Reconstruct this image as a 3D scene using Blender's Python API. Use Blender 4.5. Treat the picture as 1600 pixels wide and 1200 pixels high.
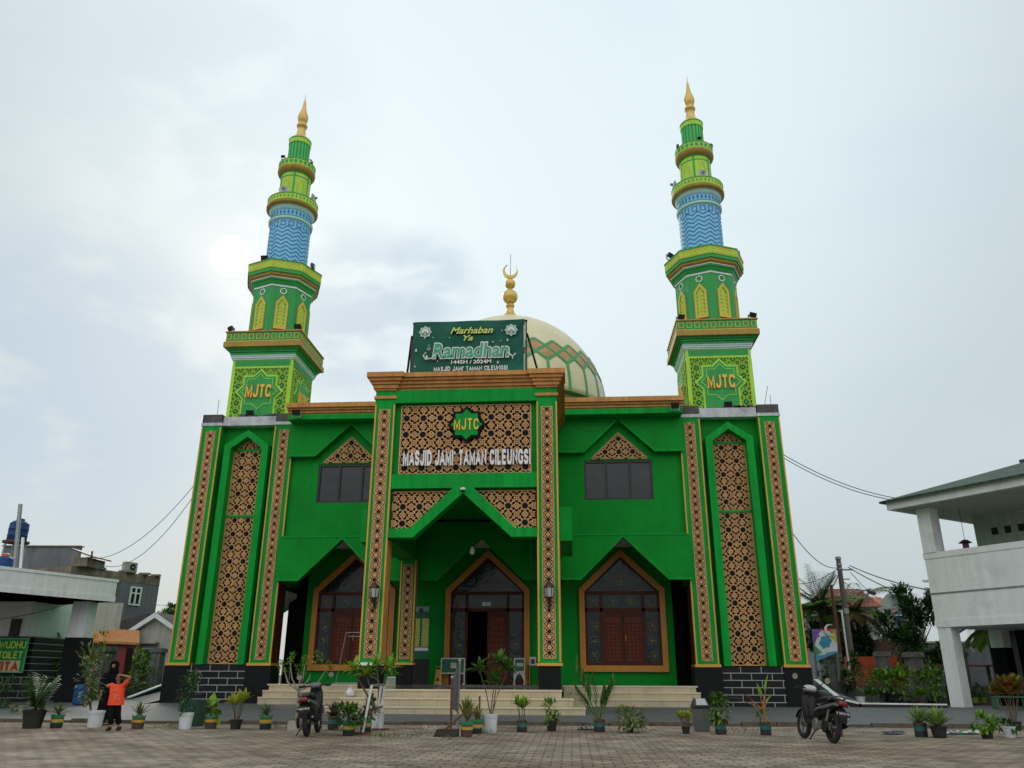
import bpy, bmesh, math, random
from mathutils import Vector, Matrix
R = math.radians
random.seed(7)
for o in list(bpy.data.objects): bpy.data.objects.remove(o)
scene = bpy.context.scene
COL = scene.collection

# ------------------------------------------------------------------ camera
CAM = dict(cx=3.7552, D=34.0, h=1.2271, yaw=.0726, tilt=.3515, roll=.0041, f=1240.8)
_c = CAM
FW = Vector((-math.sin(_c['yaw'])*math.cos(_c['tilt']), math.cos(_c['yaw'])*math.cos(_c['tilt']), math.sin(_c['tilt'])))
_r = Vector((math.cos(_c['yaw']), math.sin(_c['yaw']), 0)); _u = _r.cross(FW)
RT = _r*math.cos(_c['roll']) + _u*math.sin(_c['roll']); UP = -_r*math.sin(_c['roll']) + _u*math.cos(_c['roll'])
EYE = Vector((_c['cx'], -_c['D'], _c['h']))
cam = bpy.data.cameras.new('camera'); camo = bpy.data.objects.new('camera', cam); COL.objects.link(camo)
camo.matrix_world = Matrix(((RT.x, UP.x, -FW.x, EYE.x), (RT.y, UP.y, -FW.y, EYE.y), (RT.z, UP.z, -FW.z, EYE.z), (0, 0, 0, 1)))
cam.sensor_width = 36; cam.lens = 36*_c['f']/1600; cam.clip_end = 3000; cam.clip_start = .1
scene.camera = camo
def ray(u, v): return FW + RT*((u-800)/_c['f']) - UP*((v-600)/_c['f'])
def at(u, v, Y):
    d = ray(u, v); return EYE + d*((Y-EYE.y)/d.y)
def gz(u, v, z=0.0):
    d = ray(u, v); return EYE + d*((z-EYE.z)/d.z)

# ------------------------------------------------------------------ materials
MATS = {}
def mat(name, col, rough=.6, var=.12, scale=2.0, streak=0.0, bump=0.0, bscale=30, metal=0.0, spec=.5, dirt=None, dirt_amt=0.0, dscale=1.2):
    """painted / plain surface with real tonal wear: blotches, vertical weather streaks, fine bump"""
    if name in MATS: return MATS[name]
    m = bpy.data.materials.new(name); m.use_nodes = True; nt = m.node_tree; n = nt.nodes; L = nt.links
    b = n['Principled BSDF']; b.inputs['Roughness'].default_value = rough; b.inputs['Metallic'].default_value = metal
    b.inputs['Specular IOR Level'].default_value = spec
    tc = n.new('ShaderNodeTexCoord')
    no = n.new('ShaderNodeTexNoise'); no.inputs['Scale'].default_value = scale; no.inputs['Detail'].default_value = 6; no.inputs['Roughness'].default_value = .6
    L.new(tc.outputs['Object'], no.inputs['Vector'])
    mr = n.new('ShaderNodeMapRange'); mr.inputs[1].default_value = .3; mr.inputs[2].default_value = .7; mr.inputs[3].default_value = 1-var; mr.inputs[4].default_value = 1+var
    L.new(no.outputs['Fac'], mr.inputs[0])
    src = mr.outputs[0]
    if streak:
        mp = n.new('ShaderNodeMapping'); mp.inputs['Scale'].default_value = (2.2, 2.2, .12); L.new(tc.outputs['Object'], mp.inputs['Vector'])
        n2 = n.new('ShaderNodeTexNoise'); n2.inputs['Scale'].default_value = 2.5; n2.inputs['Detail'].default_value = 5; L.new(mp.outputs[0], n2.inputs['Vector'])
        m2 = n.new('ShaderNodeMapRange'); m2.inputs[1].default_value = .35; m2.inputs[2].default_value = .75; m2.inputs[3].default_value = 1; m2.inputs[4].default_value = 1-streak
        L.new(n2.outputs['Fac'], m2.inputs[0])
        mu = n.new('ShaderNodeMath'); mu.operation = 'MULTIPLY'; L.new(src, mu.inputs[0]); L.new(m2.outputs[0], mu.inputs[1]); src = mu.outputs[0]
    vm = n.new('ShaderNodeVectorMath'); vm.operation = 'SCALE'; vm.inputs[0].default_value = col; L.new(src, vm.inputs['Scale'])
    out = vm.outputs[0]
    if dirt:
        n3 = n.new('ShaderNodeTexNoise'); n3.inputs['Scale'].default_value = dscale; n3.inputs['Detail'].default_value = 9; n3.inputs['Roughness'].default_value = .7; L.new(tc.outputs['Object'], n3.inputs['Vector'])
        m3 = n.new('ShaderNodeMapRange'); m3.inputs[1].default_value = .5; m3.inputs[2].default_value = .68; m3.inputs[3].default_value = 0; m3.inputs[4].default_value = dirt_amt
        L.new(n3.outputs['Fac'], m3.inputs[0])
        mx = n.new('ShaderNodeMix'); mx.data_type = 'RGBA'; L.new(m3.outputs[0], mx.inputs[0]); L.new(out, mx.inputs[6]); mx.inputs[7].default_value = (*dirt, 1); out = mx.outputs[2]
    L.new(out, b.inputs['Base Color'])
    if bump:
        n4 = n.new('ShaderNodeTexNoise'); n4.inputs['Scale'].default_value = bscale; n4.inputs['Detail'].default_value = 4; L.new(tc.outputs['Object'], n4.inputs['Vector'])
        bp = n.new('ShaderNodeBump'); bp.inputs['Strength'].default_value = bump; bp.inputs['Distance'].default_value = .02; L.new(n4.outputs['Fac'], bp.inputs['Height']); L.new(bp.outputs[0], b.inputs['Normal'])
    MATS[name] = m; return m
def brickmat(name, c1, c2, mortar, bw, bh, ms, rough=.6, axes='XZ', off=.5, var=.15, spec=.5, bump=.3, patch=None):
    m = bpy.data.materials.new(name); m.use_nodes = True; nt = m.node_tree; n = nt.nodes; L = nt.links
    b = n['Principled BSDF']; b.inputs['Roughness'].default_value = rough; b.inputs['Specular IOR Level'].default_value = spec
    tc = n.new('ShaderNodeTexCoord'); sp = n.new('ShaderNodeSeparateXYZ'); L.new(tc.outputs['Object'], sp.inputs[0]); cb = n.new('ShaderNodeCombineXYZ')
    L.new(sp.outputs[axes[0]], cb.inputs[0]); L.new(sp.outputs[axes[1]], cb.inputs[1])
    nv = n.new('ShaderNodeTexNoise'); nv.inputs['Scale'].default_value = .8; L.new(tc.outputs['Object'], nv.inputs['Vector'])
    br = n.new('ShaderNodeTexBrick'); br.offset = off; L.new(cb.outputs[0], br.inputs['Vector'])
    br.inputs['Color1'].default_value = (*c1, 1); br.inputs['Color2'].default_value = (*c2, 1); br.inputs['Mortar'].default_value = (*mortar, 1)
    br.inputs['Scale'].default_value = 1; br.inputs['Brick Width'].default_value = bw; br.inputs['Row Height'].default_value = bh; br.inputs['Mortar Size'].default_value = ms; br.inputs['Mortar Smooth'].default_value = .1
    no = n.new('ShaderNodeTexNoise'); no.inputs['Scale'].default_value = 1.1; no.inputs['Detail'].default_value = 8; no.inputs['Roughness'].default_value = .65; L.new(tc.outputs['Object'], no.inputs['Vector'])
    mr = n.new('ShaderNodeMapRange'); mr.inputs[1].default_value = .3; mr.inputs[2].default_value = .7; mr.inputs[3].default_value = 1-var; mr.inputs[4].default_value = 1+var; L.new(no.outputs['Fac'], mr.inputs[0])
    vm = n.new('ShaderNodeVectorMath'); vm.operation = 'SCALE'; L.new(br.outputs['Color'], vm.inputs[0]); L.new(mr.outputs[0], vm.inputs['Scale']); out = vm.outputs[0]
    if patch:
        n3 = n.new('ShaderNodeTexNoise'); n3.inputs['Scale'].default_value = .35; n3.inputs['Detail'].default_value = 6; L.new(tc.outputs['Object'], n3.inputs['Vector'])
        m3 = n.new('ShaderNodeMapRange'); m3.inputs[1].default_value = .45; m3.inputs[2].default_value = .65; m3.inputs[4].default_value = .6; L.new(n3.outputs['Fac'], m3.inputs[0])
        mx = n.new('ShaderNodeMix'); mx.data_type = 'RGBA'; mx.blend_type = 'MULTIPLY'; L.new(m3.outputs[0], mx.inputs[0]); L.new(out, mx.inputs[6]); mx.inputs[7].default_value = (*patch, 1); out = mx.outputs[2]
    L.new(out, b.inputs['Base Color'])
    if bump:
        bp = n.new('ShaderNodeBump'); bp.inputs['Strength'].default_value = bump; bp.inputs['Distance'].default_value = .02; bp.invert = True; L.new(br.outputs['Fac'], bp.inputs['Height']); L.new(bp.outputs[0], b.inputs['Normal'])
    MATS[name] = m; return m
def leafmat(name, c, c2=None, var=.35, rough=.45, trans=.25):
    m = bpy.data.materials.new(name); m.use_nodes = True; nt = m.node_tree; n = nt.nodes; L = nt.links
    b = n['Principled BSDF']; b.inputs['Roughness'].default_value = rough; b.inputs['Specular IOR Level'].default_value = .22
    tc = n.new('ShaderNodeTexCoord'); no = n.new('ShaderNodeTexNoise'); no.inputs['Scale'].default_value = 9; no.inputs['Detail'].default_value = 3; L.new(tc.outputs['Object'], no.inputs['Vector'])
    c2 = c2 or tuple(x*(1-var) for x in c)
    mr = n.new('ShaderNodeMapRange'); mr.inputs[1].default_value = .38; mr.inputs[2].default_value = .62; L.new(no.outputs['Fac'], mr.inputs[0])
    mx = n.new('ShaderNodeMix'); mx.data_type = 'RGBA'; L.new(mr.outputs[0], mx.inputs[0]); mx.inputs[6].default_value = (*c, 1); mx.inputs[7].default_value = (*c2, 1)
    L.new(mx.outputs[2], b.inputs['Base Color'])
    t = n.new('ShaderNodeBsdfTranslucent'); L.new(mx.outputs[2], t.inputs['Color']); ms = n.new('ShaderNodeMixShader'); ms.inputs[0].default_value = trans
    L.new(b.outputs[0], ms.inputs[1]); L.new(t.outputs[0], ms.inputs[2]); L.new(ms.outputs[0], n['Material Output'].inputs['Surface'])
    MATS[name] = m; return m
def glassmat(name, col, rough=.06, spec=.7):
    m = bpy.data.materials.new(name); m.use_nodes = True; b = m.node_tree.nodes['Principled BSDF']
    b.inputs['Base Color'].default_value = (*col, 1); b.inputs['Roughness'].default_value = rough; b.inputs['Specular IOR Level'].default_value = spec
    MATS[name] = m; return m

GREEN = mat('wall_green', (.0005, .275, .024), .55, .11, .9, streak=.10, bump=.08, bscale=18, spec=.14, dirt=(.004, .165, .022), dirt_amt=.5, dscale=.55)
GREEN2 = mat('trim_green', (.001, .345, .040), .55, .12, 1.2, streak=.30, bump=.08, bscale=18, spec=.14, dirt=(.01, .20, .04), dirt_amt=.4, dscale=.9)
MINT = mat('minaret_green', (.010, .35, .062), .5, .10, 1.5, streak=.15)
LIME = mat('lime_paint', (.46, .78, .085), .5, .10, 2, streak=.15, spec=.2)
YELL = mat('yellow_trim', (.74, .50, .05), .5, .08, 2, streak=.1)
GOLD = mat('gold_paint', (.60, .285, .085), .5, .16, 1.5, streak=.3, bump=.08, spec=.2)
LETG = mat('letter_gold', (.90, .50, .06), .4, .05, 2)
GOLDL = mat('gold_line', (.66, .34, .05), .45, .10, 2)
ORNG = mat('orange_frame', (.60, .235, .020), .4, .12, 1.5, streak=.12)
TAN = mat('lattice_tan', (.82, .475, .215), .5, .16, 1.1, spec=.2, streak=.2)
DBRN = mat('lattice_backing', (.022, .007, .004), .8, .2, 3, spec=.05)
BLKS = mat('star_black', (.008, .009, .011), .6, .2, 3, spec=.12)
WHT = mat('white_paint', (.83, .85, .845), .6, .06, 1.2, streak=.13, dirt=(.34, .35, .32), dirt_amt=.35, bump=.05, spec=.25)
WHTD = mat('white_weathered', (.60, .64, .67), .7, .12, 1.5, streak=.3, dirt=(.12, .12, .11), dirt_amt=.55, dscale=1.6, bump=.3)
CONC = mat('weathered_concrete', (.10, .095, .09), .85, .35, 2.2, streak=.3, dirt=(.02, .02, .018), dirt_amt=.7, bump=.6, bscale=14)
CREAM = mat('dome_cream', (.74, .67, .42), .45, .06, .8, streak=.1)
BRONZE = mat('dome_bronze', (.50, .27, .12), .5, .2, 1.5)
DGRN = mat('dome_green', (.03, .34, .10), .45, .08, 1)
OLIVE = mat('dome_drum_olive', (.20, .20, .09), .6, .1, 1)
FIN = mat('finial_gold', (.72, .49, .13), .3, .1, 2, metal=.25)
BALC = mat('balcony_gold', (.44, .285, .065), .5, .14, 1.5, streak=.2, spec=.2)
BLUE = mat('sky_blue_paint', (.20, .58, .90), .5, .06, 1.2, streak=.08)
DBLU = mat('deep_blue_paint', (.022, .13, .36), .5, .08, 2)
PBLU = mat('pale_aqua_paint', (.42, .70, .66), .5, .06, 2)
BLKT = mat('black_tile', (.007, .008, .009), .42, .25, 1.5, spec=.18)
BRKT = brickmat('black_brick_tile', (.011, .012, .014), (.016, .016, .018), (.36, .36, .34), .80, .268, .015, .42, 'XZ', .5, .2, .18)
STEP = brickmat('cream_step_tile', (.52, .44, .29), (.47, .40, .265), (.30, .26, .17), .60, 40, .008, .35, 'XZ', .0, .12, .5, .1)
FLOOR = mat('polished_floor', (.10, .105, .085), .09, .2, 2, spec=.6)
DWOOD = mat('dark_wood_and_gold_shade', (.075, .016, .007), .5, .25, 5, spec=.25)  # door and furniture wood, also the painted shade on the tower pillar side
DOORW = mat('carved_door_wood', (.14, .028, .010), .5, .25, 6, spec=.25)
BLACK = mat('black_frame', (.012, .011, .010), .4, .2, 4)
DARKROOM = mat('interior_shade_black', (.006, .009, .006), .9, .2, 2, spec=.05)  # near-black colour stands in for the shade inside hall and towers
SOFFW = mat('white_ceiling', (.62, .62, .58), .7, .05, 2)
GLS = glassmat('tinted_glass', (.016, .020, .024), .08, .55)
def _wavy(m, s, st):   # slightly uneven panes break the reflection up
    nt = m.node_tree; n = nt.nodes; L = nt.links; tc = n.new('ShaderNodeTexCoord'); w = n.new('ShaderNodeTexNoise'); w.inputs['Scale'].default_value = s; L.new(tc.outputs['Object'], w.inputs['Vector'])
    q = n.new('ShaderNodeBump'); q.inputs['Strength'].default_value = st; q.inputs['Distance'].default_value = .05; L.new(w.outputs['Fac'], q.inputs['Height']); L.new(q.outputs[0], n['Principled BSDF'].inputs['Normal'])
_wavy(GLS, 1.1, .35)
GLSD = glassmat('patterned_glass', (.010, .017, .017), .12, .40)
def _etch(m):   # etched arabesque lines and slightly wavy panes
    nt = m.node_tree; n = nt.nodes; L = nt.links; b = n['Principled BSDF']; tc = n.new('ShaderNodeTexCoord')
    v = n.new('ShaderNodeTexVoronoi'); v.feature = 'DISTANCE_TO_EDGE'; v.inputs['Scale'].default_value = 5.5; v.inputs['Randomness'].default_value = .75; L.new(tc.outputs['Object'], v.inputs['Vector'])
    r = n.new('ShaderNodeMapRange'); r.inputs[1].default_value = .0; r.inputs[2].default_value = .07; r.inputs[3].default_value = 1; r.inputs[4].default_value = 0; L.new(v.outputs['Distance'], r.inputs[0])
    x = n.new('ShaderNodeMix'); x.data_type = 'RGBA'; L.new(r.outputs[0], x.inputs[0]); x.inputs[6].default_value = (.012, .020, .020, 1); x.inputs[7].default_value = (.055, .072, .068, 1); L.new(x.outputs[2], b.inputs['Base Color'])
    w = n.new('ShaderNodeTexNoise'); w.inputs['Scale'].default_value = 3; L.new(tc.outputs['Object'], w.inputs['Vector']); q = n.new('ShaderNodeBump'); q.inputs['Strength'].default_value = .25; q.inputs['Distance'].default_value = .05; L.new(w.outputs['Fac'], q.inputs['Height']); L.new(q.outputs[0], b.inputs['Normal'])
_etch(GLSD)
PLB = mat('black_plastic', (.013, .013, .014), .35, .2, 10)
STEEL = mat('grey_metal', (.30, .31, .31), .45, .15, 8, metal=.6)
WMET = mat('white_metal', (.62, .63, .62), .4, .12, 10, dirt=(.25, .10, .04), dirt_amt=.6, dscale=6)
RUST = mat('rusty_metal', (.12, .045, .03), .7, .4, 12)
CHROME = mat('mirror_chrome', (.8, .82, .84), .08, .02, 5, metal=1)

# ------------------------------------------------------------------ mesh helper
class MB:
    def __init__(s, mx=1): s.v = []; s.f = []; s.m = []; s.mats = []; s.mx = mx; s.xf = None
    def mi(s, m):
        if m not in s.mats: s.mats.append(m)
        return s.mats.index(m)
    def add(s, vs, fs, m):
        k = len(s.v); i = s.mi(m)
        for p in vs:
            p = Vector(p)
            if s.xf is not None: p = s.xf @ p
            s.v.append((p.x*s.mx, p.y, p.z))
        for f in fs: s.f.append(tuple(k+q for q in f)); s.m.append(i)
    def box(s, x0, x1, y0, y1, z0, z1, m):
        s.add([(x0, y0, z0), (x1, y0, z0), (x1, y1, z0), (x0, y1, z0), (x0, y0, z1), (x1, y0, z1), (x1, y1, z1), (x0, y1, z1)],
              [(0, 1, 5, 4), (1, 2, 6, 5), (2, 3, 7, 6), (3, 0, 4, 7), (4, 5, 6, 7), (3, 2, 1, 0)], m)
    def obox(s, o, a, b, c, m):   # corner + three edge vectors
        o, a, b, c = map(Vector, (o, a, b, c))
        s.add([o, o+a, o+a+b, o+b, o+c, o+a+c, o+a+b+c, o+b+c], [(0, 1, 5, 4), (1, 2, 6, 5), (2, 3, 7, 6), (3, 0, 4, 7), (4, 5, 6, 7), (3, 2, 1, 0)], m)
    def prism(s, poly, y0, y1, m, fn=None):   # (x,z) outline extruded along y
        n = len(poly); fn = fn or (lambda x, z, y: (x, y, z))
        s.add([fn(x, z, y0) for x, z in poly]+[fn(x, z, y1) for x, z in poly],
              [tuple(range(n)), tuple(range(2*n-1, n-1, -1))]+[(i, (i+1) % n, n+(i+1) % n, n+i) for i in range(n)], m)
    def poly(s, pts, m): s.add(pts, [tuple(range(len(pts)))], m)
    def lathe(s, prof, m, c=(0, 0, 0), n=24, rot=0.0, caps=True, ax=None):
        c = Vector(c); vs = []; 
        for r, z in prof:
            for k in range(n):
                a = rot+2*math.pi*k/n; vs.append((c.x+r*math.cos(a), c.y+r*math.sin(a), c.z+z))
        fs = [(j*n+k, j*n+(k+1) % n, (j+1)*n+(k+1) % n, (j+1)*n+k) for j in range(len(prof)-1) for k in range(n)]
        if caps: fs += [tuple(range(n-1, -1, -1)), tuple((len(prof)-1)*n+k for k in range(n))]
        if ax is not None:
            q = Vector((0, 0, 1)).rotation_difference(Vector(ax)); vs = [c + q @ (Vector(p)-c) for p in vs]
        s.add(vs, fs, m)
    def tube(s, pts, r, m, n=8, r1=None):
        pts = [Vector(p) for p in pts]; vs = []; N = len(pts)
        up = Vector((0, 0, 1))
        for i, p in enumerate(pts):
            d = (pts[min(i+1, N-1)]-pts[max(i-1, 0)]).normalized()
            a = d.cross(up if abs(d.z) < .95 else Vector((1, 0, 0))).normalized(); b = d.cross(a)
            rr = r if r1 is None else r+(r1-r)*i/max(1, N-1)
            for k in range(n):
                t = 2*math.pi*k/n; vs.append(p+a*(rr*math.cos(t))+b*(rr*math.sin(t)))
        fs = [(j*n+k, j*n+(k+1) % n, (j+1)*n+(k+1) % n, (j+1)*n+k) for j in range(N-1) for k in range(n)]
        fs += [tuple(range(n-1, -1, -1)), tuple((N-1)*n+k for k in range(n))]
        s.add(vs, fs, m)
    def ball(s, c, r, m, n=12, sc=(1, 1, 1)):
        c = Vector(c); prof = [(max(1e-4, math.sin(math.pi*i/(n//2+2))), -math.cos(math.pi*i/(n//2+2))) for i in range(n//2+3)]
        vs = [(c.x+r*sc[0]*q*math.cos(2*math.pi*k/n), c.y+r*sc[1]*q*math.sin(2*math.pi*k/n), c.z+r*sc[2]*z) for q, z in prof for k in range(n)]
        s.add(vs, [(j*n+k, j*n+(k+1) % n, (j+1)*n+(k+1) % n, (j+1)*n+k) for j in range(len(prof)-1) for k in range(n)], m)
    def torus(s, c, R_, r, ax, m, n=28, k=10):
        q = Vector((0, 0, 1)).rotation_difference(Vector(ax)); c = Vector(c); vs = []
        for i in range(n):
            a = 2*math.pi*i/n
            for j in range(k):
                b = 2*math.pi*j/k; vs.append(c+q @ Vector(((R_+r*math.cos(b))*math.cos(a), (R_+r*math.cos(b))*math.sin(a), r*math.sin(b))))
        s.add(vs, [(i*k+j, ((i+1) % n)*k+j, ((i+1) % n)*k+(j+1) % k, i*k+(j+1) % k) for i in range(n) for j in range(k)], m)
    def leaf(s, b, d, L, w, m, droop=.3, fold=.25, seg=3):
        b = Vector(b); d = Vector(d).normalized(); side = d.cross(Vector((0, 0, 1)))
        if side.length < .05: side = Vector((1, 0, 0))
        side.normalize(); vs = []; p = b.copy(); dd = d.copy()
        prof = [.25, 1, .8, .45, .04] if seg >= 4 else ([.3, 1, .72, .05] if seg == 3 else [.35, 1, .05])
        for i in range(len(prof)):
            h = w*.5*prof[i]; nrm = side.cross(dd).normalized()
            vs += [p-side*h+nrm*h*fold, p, p+side*h+nrm*h*fold]
            p = p+dd*(L/(len(prof)-1)); dd = (dd+Vector((0, 0, -droop/(len(prof)-1)*1.3))).normalized()
        fs = []
        for i in range(len(prof)-1): k = i*3; fs += [(k, k+1, k+4, k+3), (k+1, k+2, k+5, k+4)]
        s.add(vs, fs, m)
    def build(s, name, parent=None, smooth=False, loc=None, recalc=True, bevel=0, sub=0):
        me = bpy.data.meshes.new(name); org = Vector((0, 0, 0)) if loc is None else Vector(loc)
        me.from_pydata([tuple(Vector(p)-org) for p in s.v], [], s.f)
        for m in s.mats: me.materials.append(m)
        me.polygons.foreach_set('material_index', s.m)
        if recalc:
            bm = bmesh.new(); bm.from_mesh(me); bmesh.ops.recalc_face_normals(bm, faces=bm.faces); bm.to_mesh(me); bm.free()
        if smooth: me.polygons.foreach_set('use_smooth', [True]*len(me.polygons))
        me.update()
        o = bpy.data.objects.new(name, me); COL.objects.link(o); o.location = org
        if parent: o.parent = parent
        if bevel:
            b = o.modifiers.new('bevel', 'BEVEL'); b.width = bevel; b.segments = 2; b.limit_method = 'ANGLE'; b.angle_limit = R(40)
        if sub:
            b = o.modifiers.new('subsurf', 'SUBSURF'); b.levels = sub; b.render_levels = sub
        if smooth:
            try:
                with bpy.context.temp_override(object=o, selected_editable_objects=[o], active_object=o): bpy.ops.object.shade_auto_smooth(angle=R(40))
            except Exception: pass
        return o
def tag(o, label, cat, group=None, kind=None):
    o['label'] = label; o['category'] = cat
    if group: o['group'] = group
    if kind: o['kind'] = kind
    return o
def thing(name, label, cat, loc=(0, 0, 0), rz=0, group=None):
    o = bpy.data.objects.new(name, None); COL.objects.link(o); o.location = loc; o.rotation_euler = (0, 0, rz); o.empty_display_size = .2
    return tag(o, label, cat, group)
def struct(name, mb, smooth=False):
    o = mb.build(name, None, smooth); o['kind'] = 'structure'; return o
def copy_tree(o, parent=None):
    c = o.copy(); COL.objects.link(c)
    if parent: c.parent = parent
    for ch in list(o.children): copy_tree(ch, c)
    return c
def text(s, name, parent, loc, height, m, width=None, ext=.03, off=0.0, shear=0.0, rot=(math.pi/2, 0, 0), align='CENTER', sx=1.0):
    """raised lettering as a mesh; height = cap height, width = whole line"""
    cu = bpy.data.curves.new(name, 'FONT'); cu.body = s; cu.size = 1; cu.offset = off; cu.shear = shear; cu.align_x = align; cu.align_y = 'CENTER'; cu.resolution_u = 3
    t = bpy.data.objects.new('t', cu); COL.objects.link(t); k = height/.70
    cu.extrude = ext/k; bpy.context.view_layer.update()
    me = bpy.data.meshes.new_from_object(t.evaluated_get(bpy.context.evaluated_depsgraph_get()))
    bpy.data.objects.remove(t); bpy.data.curves.remove(cu)
    xs = [v.co.x for v in me.vertices]; ys = [v.co.y for v in me.vertices]; cxm = (min(xs)+max(xs))/2 if align == 'CENTER' else 0; cym = (min(ys)+max(ys))/2
    sxx = (width/(max(xs)-min(xs))) if width else k*sx
    for v in me.vertices: v.co.x = (v.co.x-cxm)*sxx; v.co.y = (v.co.y-cym)*k; v.co.z *= k
    me.materials.clear(); me.materials.append(m); me.name = name
    o = bpy.data.objects.new(name, me); COL.objects.link(o); o.location = loc; o.rotation_euler = rot
    if parent: o.parent = parent
    return o

GLY = {'M': (1.05, [[(0, 0), (0, 1), (.5, .12), (1, 1), (1, 0)]]), 'A': (.95, [[(0, 0), (.5, 1), (1, 0)], [(.18, .28), (.82, .28)]]), 'S': (.82, [[(.98, .76), (.85, .94), (.5, 1), (.15, .94), (0, .77), (.12, .6), (.5, .5), (.88, .4), (1, .23), (.85, .06), (.5, 0), (.15, .06), (.02, .24)]]),
 'J': (.72, [[(1, 1), (1, .25), (.82, .05), (.5, 0), (.18, .05), (0, .3)]]), 'I': (0, [[(0, 0), (0, 1)]]), 'D': (.85, [[(0, 0), (0, 1), (.5, 1), (.86, .86), (1, .6), (1, .4), (.86, .14), (.5, 0), (0, 0)]]), 'T': (.8, [[(0, 1), (1, 1)], [(.5, 0), (.5, .98)]]), 'N': (.88, [[(0, 0), (0, 1), (1, 0), (1, 1)]]),
 'C': (.85, [[(1, .72), (.85, .94), (.5, 1), (.15, .92), (0, .68), (0, .32), (.15, .08), (.5, 0), (.85, .06), (1, .28)]]), 'L': (.72, [[(0, 1), (0, 0), (1, 0)]]), 'E': (.76, [[(1, 1), (0, 1), (0, 0), (1, 0)], [(.02, .5), (.88, .5)]]), 'U': (.86, [[(0, 1), (0, .28), (.15, .06), (.5, 0), (.85, .06), (1, .28), (1, 1)]]),
 'G': (.9, [[(1, .74), (.85, .94), (.5, 1), (.15, .92), (0, .68), (0, .32), (.15, .08), (.5, 0), (.85, .05), (1, .16), (1, .44), (.58, .44)]]), 'W': (1.25, [[(0, 1), (.26, 0), (.5, .9), (.74, 0), (1, 1)]]), 'H': (.86, [[(0, 0), (0, 1)], [(1, 0), (1, 1)], [(.02, .5), (.98, .5)]]), 'O': (.92, [[(.5, 0), (.15, .08), (0, .32), (0, .68), (.15, .92), (.5, 1), (.85, .92), (1, .68), (1, .32), (.85, .08), (.5, 0)]]), "'": (0, [[(0, .78), (0, 1)]])}
def block_text(s, name, parent, loc, height, m, width, t=.19, ext=.03, face=None, gap=.14):
    """bold block capitals drawn as mitred strokes; centre of the line at loc, facing -y"""
    mb = MB(); x = 0.0; G = []
    for ch in s:
        if ch == ' ': x += .50; continue
        w, ps = GLY[ch]; G.append((x, w, ps)); x += w*.72+t+gap
    W = x-gap; sx, sz = width/W, height
    for (x0, w, ps) in G:
        for pi, pl in enumerate(ps):
            P = [(x0+t/2+px*w*.72, t/2+pz*(1-t)) for px, pz in pl]; closed = pl[0] == pl[-1]; n = len(P); Lf = []; Rg = []
            if not closed:
                for e, f in ((0, 1), (-1, -2)):
                    if pl[e][1] in (0, 1) and abs(pl[e][0]-pl[f][0]) < .6 and abs(pl[e][1]-pl[f][1]) > .3: 
                        d = (P[e][0]-P[f][0], P[e][1]-P[f][1]); k = (t/2)/abs(d[1]); P[e] = (P[e][0]+d[0]*k, P[e][1]+d[1]*k)
            for i in range(n):
                a = P[i-1] if i > 0 else (P[-2] if closed else None); b = P[i]; c = P[i+1] if i < n-1 else (P[1] if closed else None)
                d1 = Vector((b[0]-a[0], b[1]-a[1])).normalized() if a else None; d2 = Vector((c[0]-b[0], c[1]-b[1])).normalized() if c else None
                d1 = d1 or d2; d2 = d2 or d1; n1 = Vector((-d1.y, d1.x)); n2 = Vector((-d2.y, d2.x)); mm = (n1+n2).normalized(); k = min(1.9, 1/max(.3, mm.dot(n1)))
                Lf.append((b[0]+mm.x*t/2*k, b[1]+mm.y*t/2*k)); Rg.append((b[0]-mm.x*t/2*k, b[1]-mm.y*t/2*k))
            for i in range(n-1):
                q = [Lf[i], Rg[i], Rg[i+1], Lf[i+1]]; q = [((u-W/2)*sx, (min(1.0, max(0.0, v))-.5)*sz) for u, v in q]; y0 = -ext-.002*pi
                mb.add([(u, y0, v) for u, v in q]+[(u, 0, v) for u, v in q], [(0, 1, 2, 3), (0, 3, 7, 4), (1, 2, 6, 5), (0, 1, 5, 4), (3, 2, 6, 7)], m)
    o = mb.build(name, parent, recalc=False); o.location = loc; return o
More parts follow.
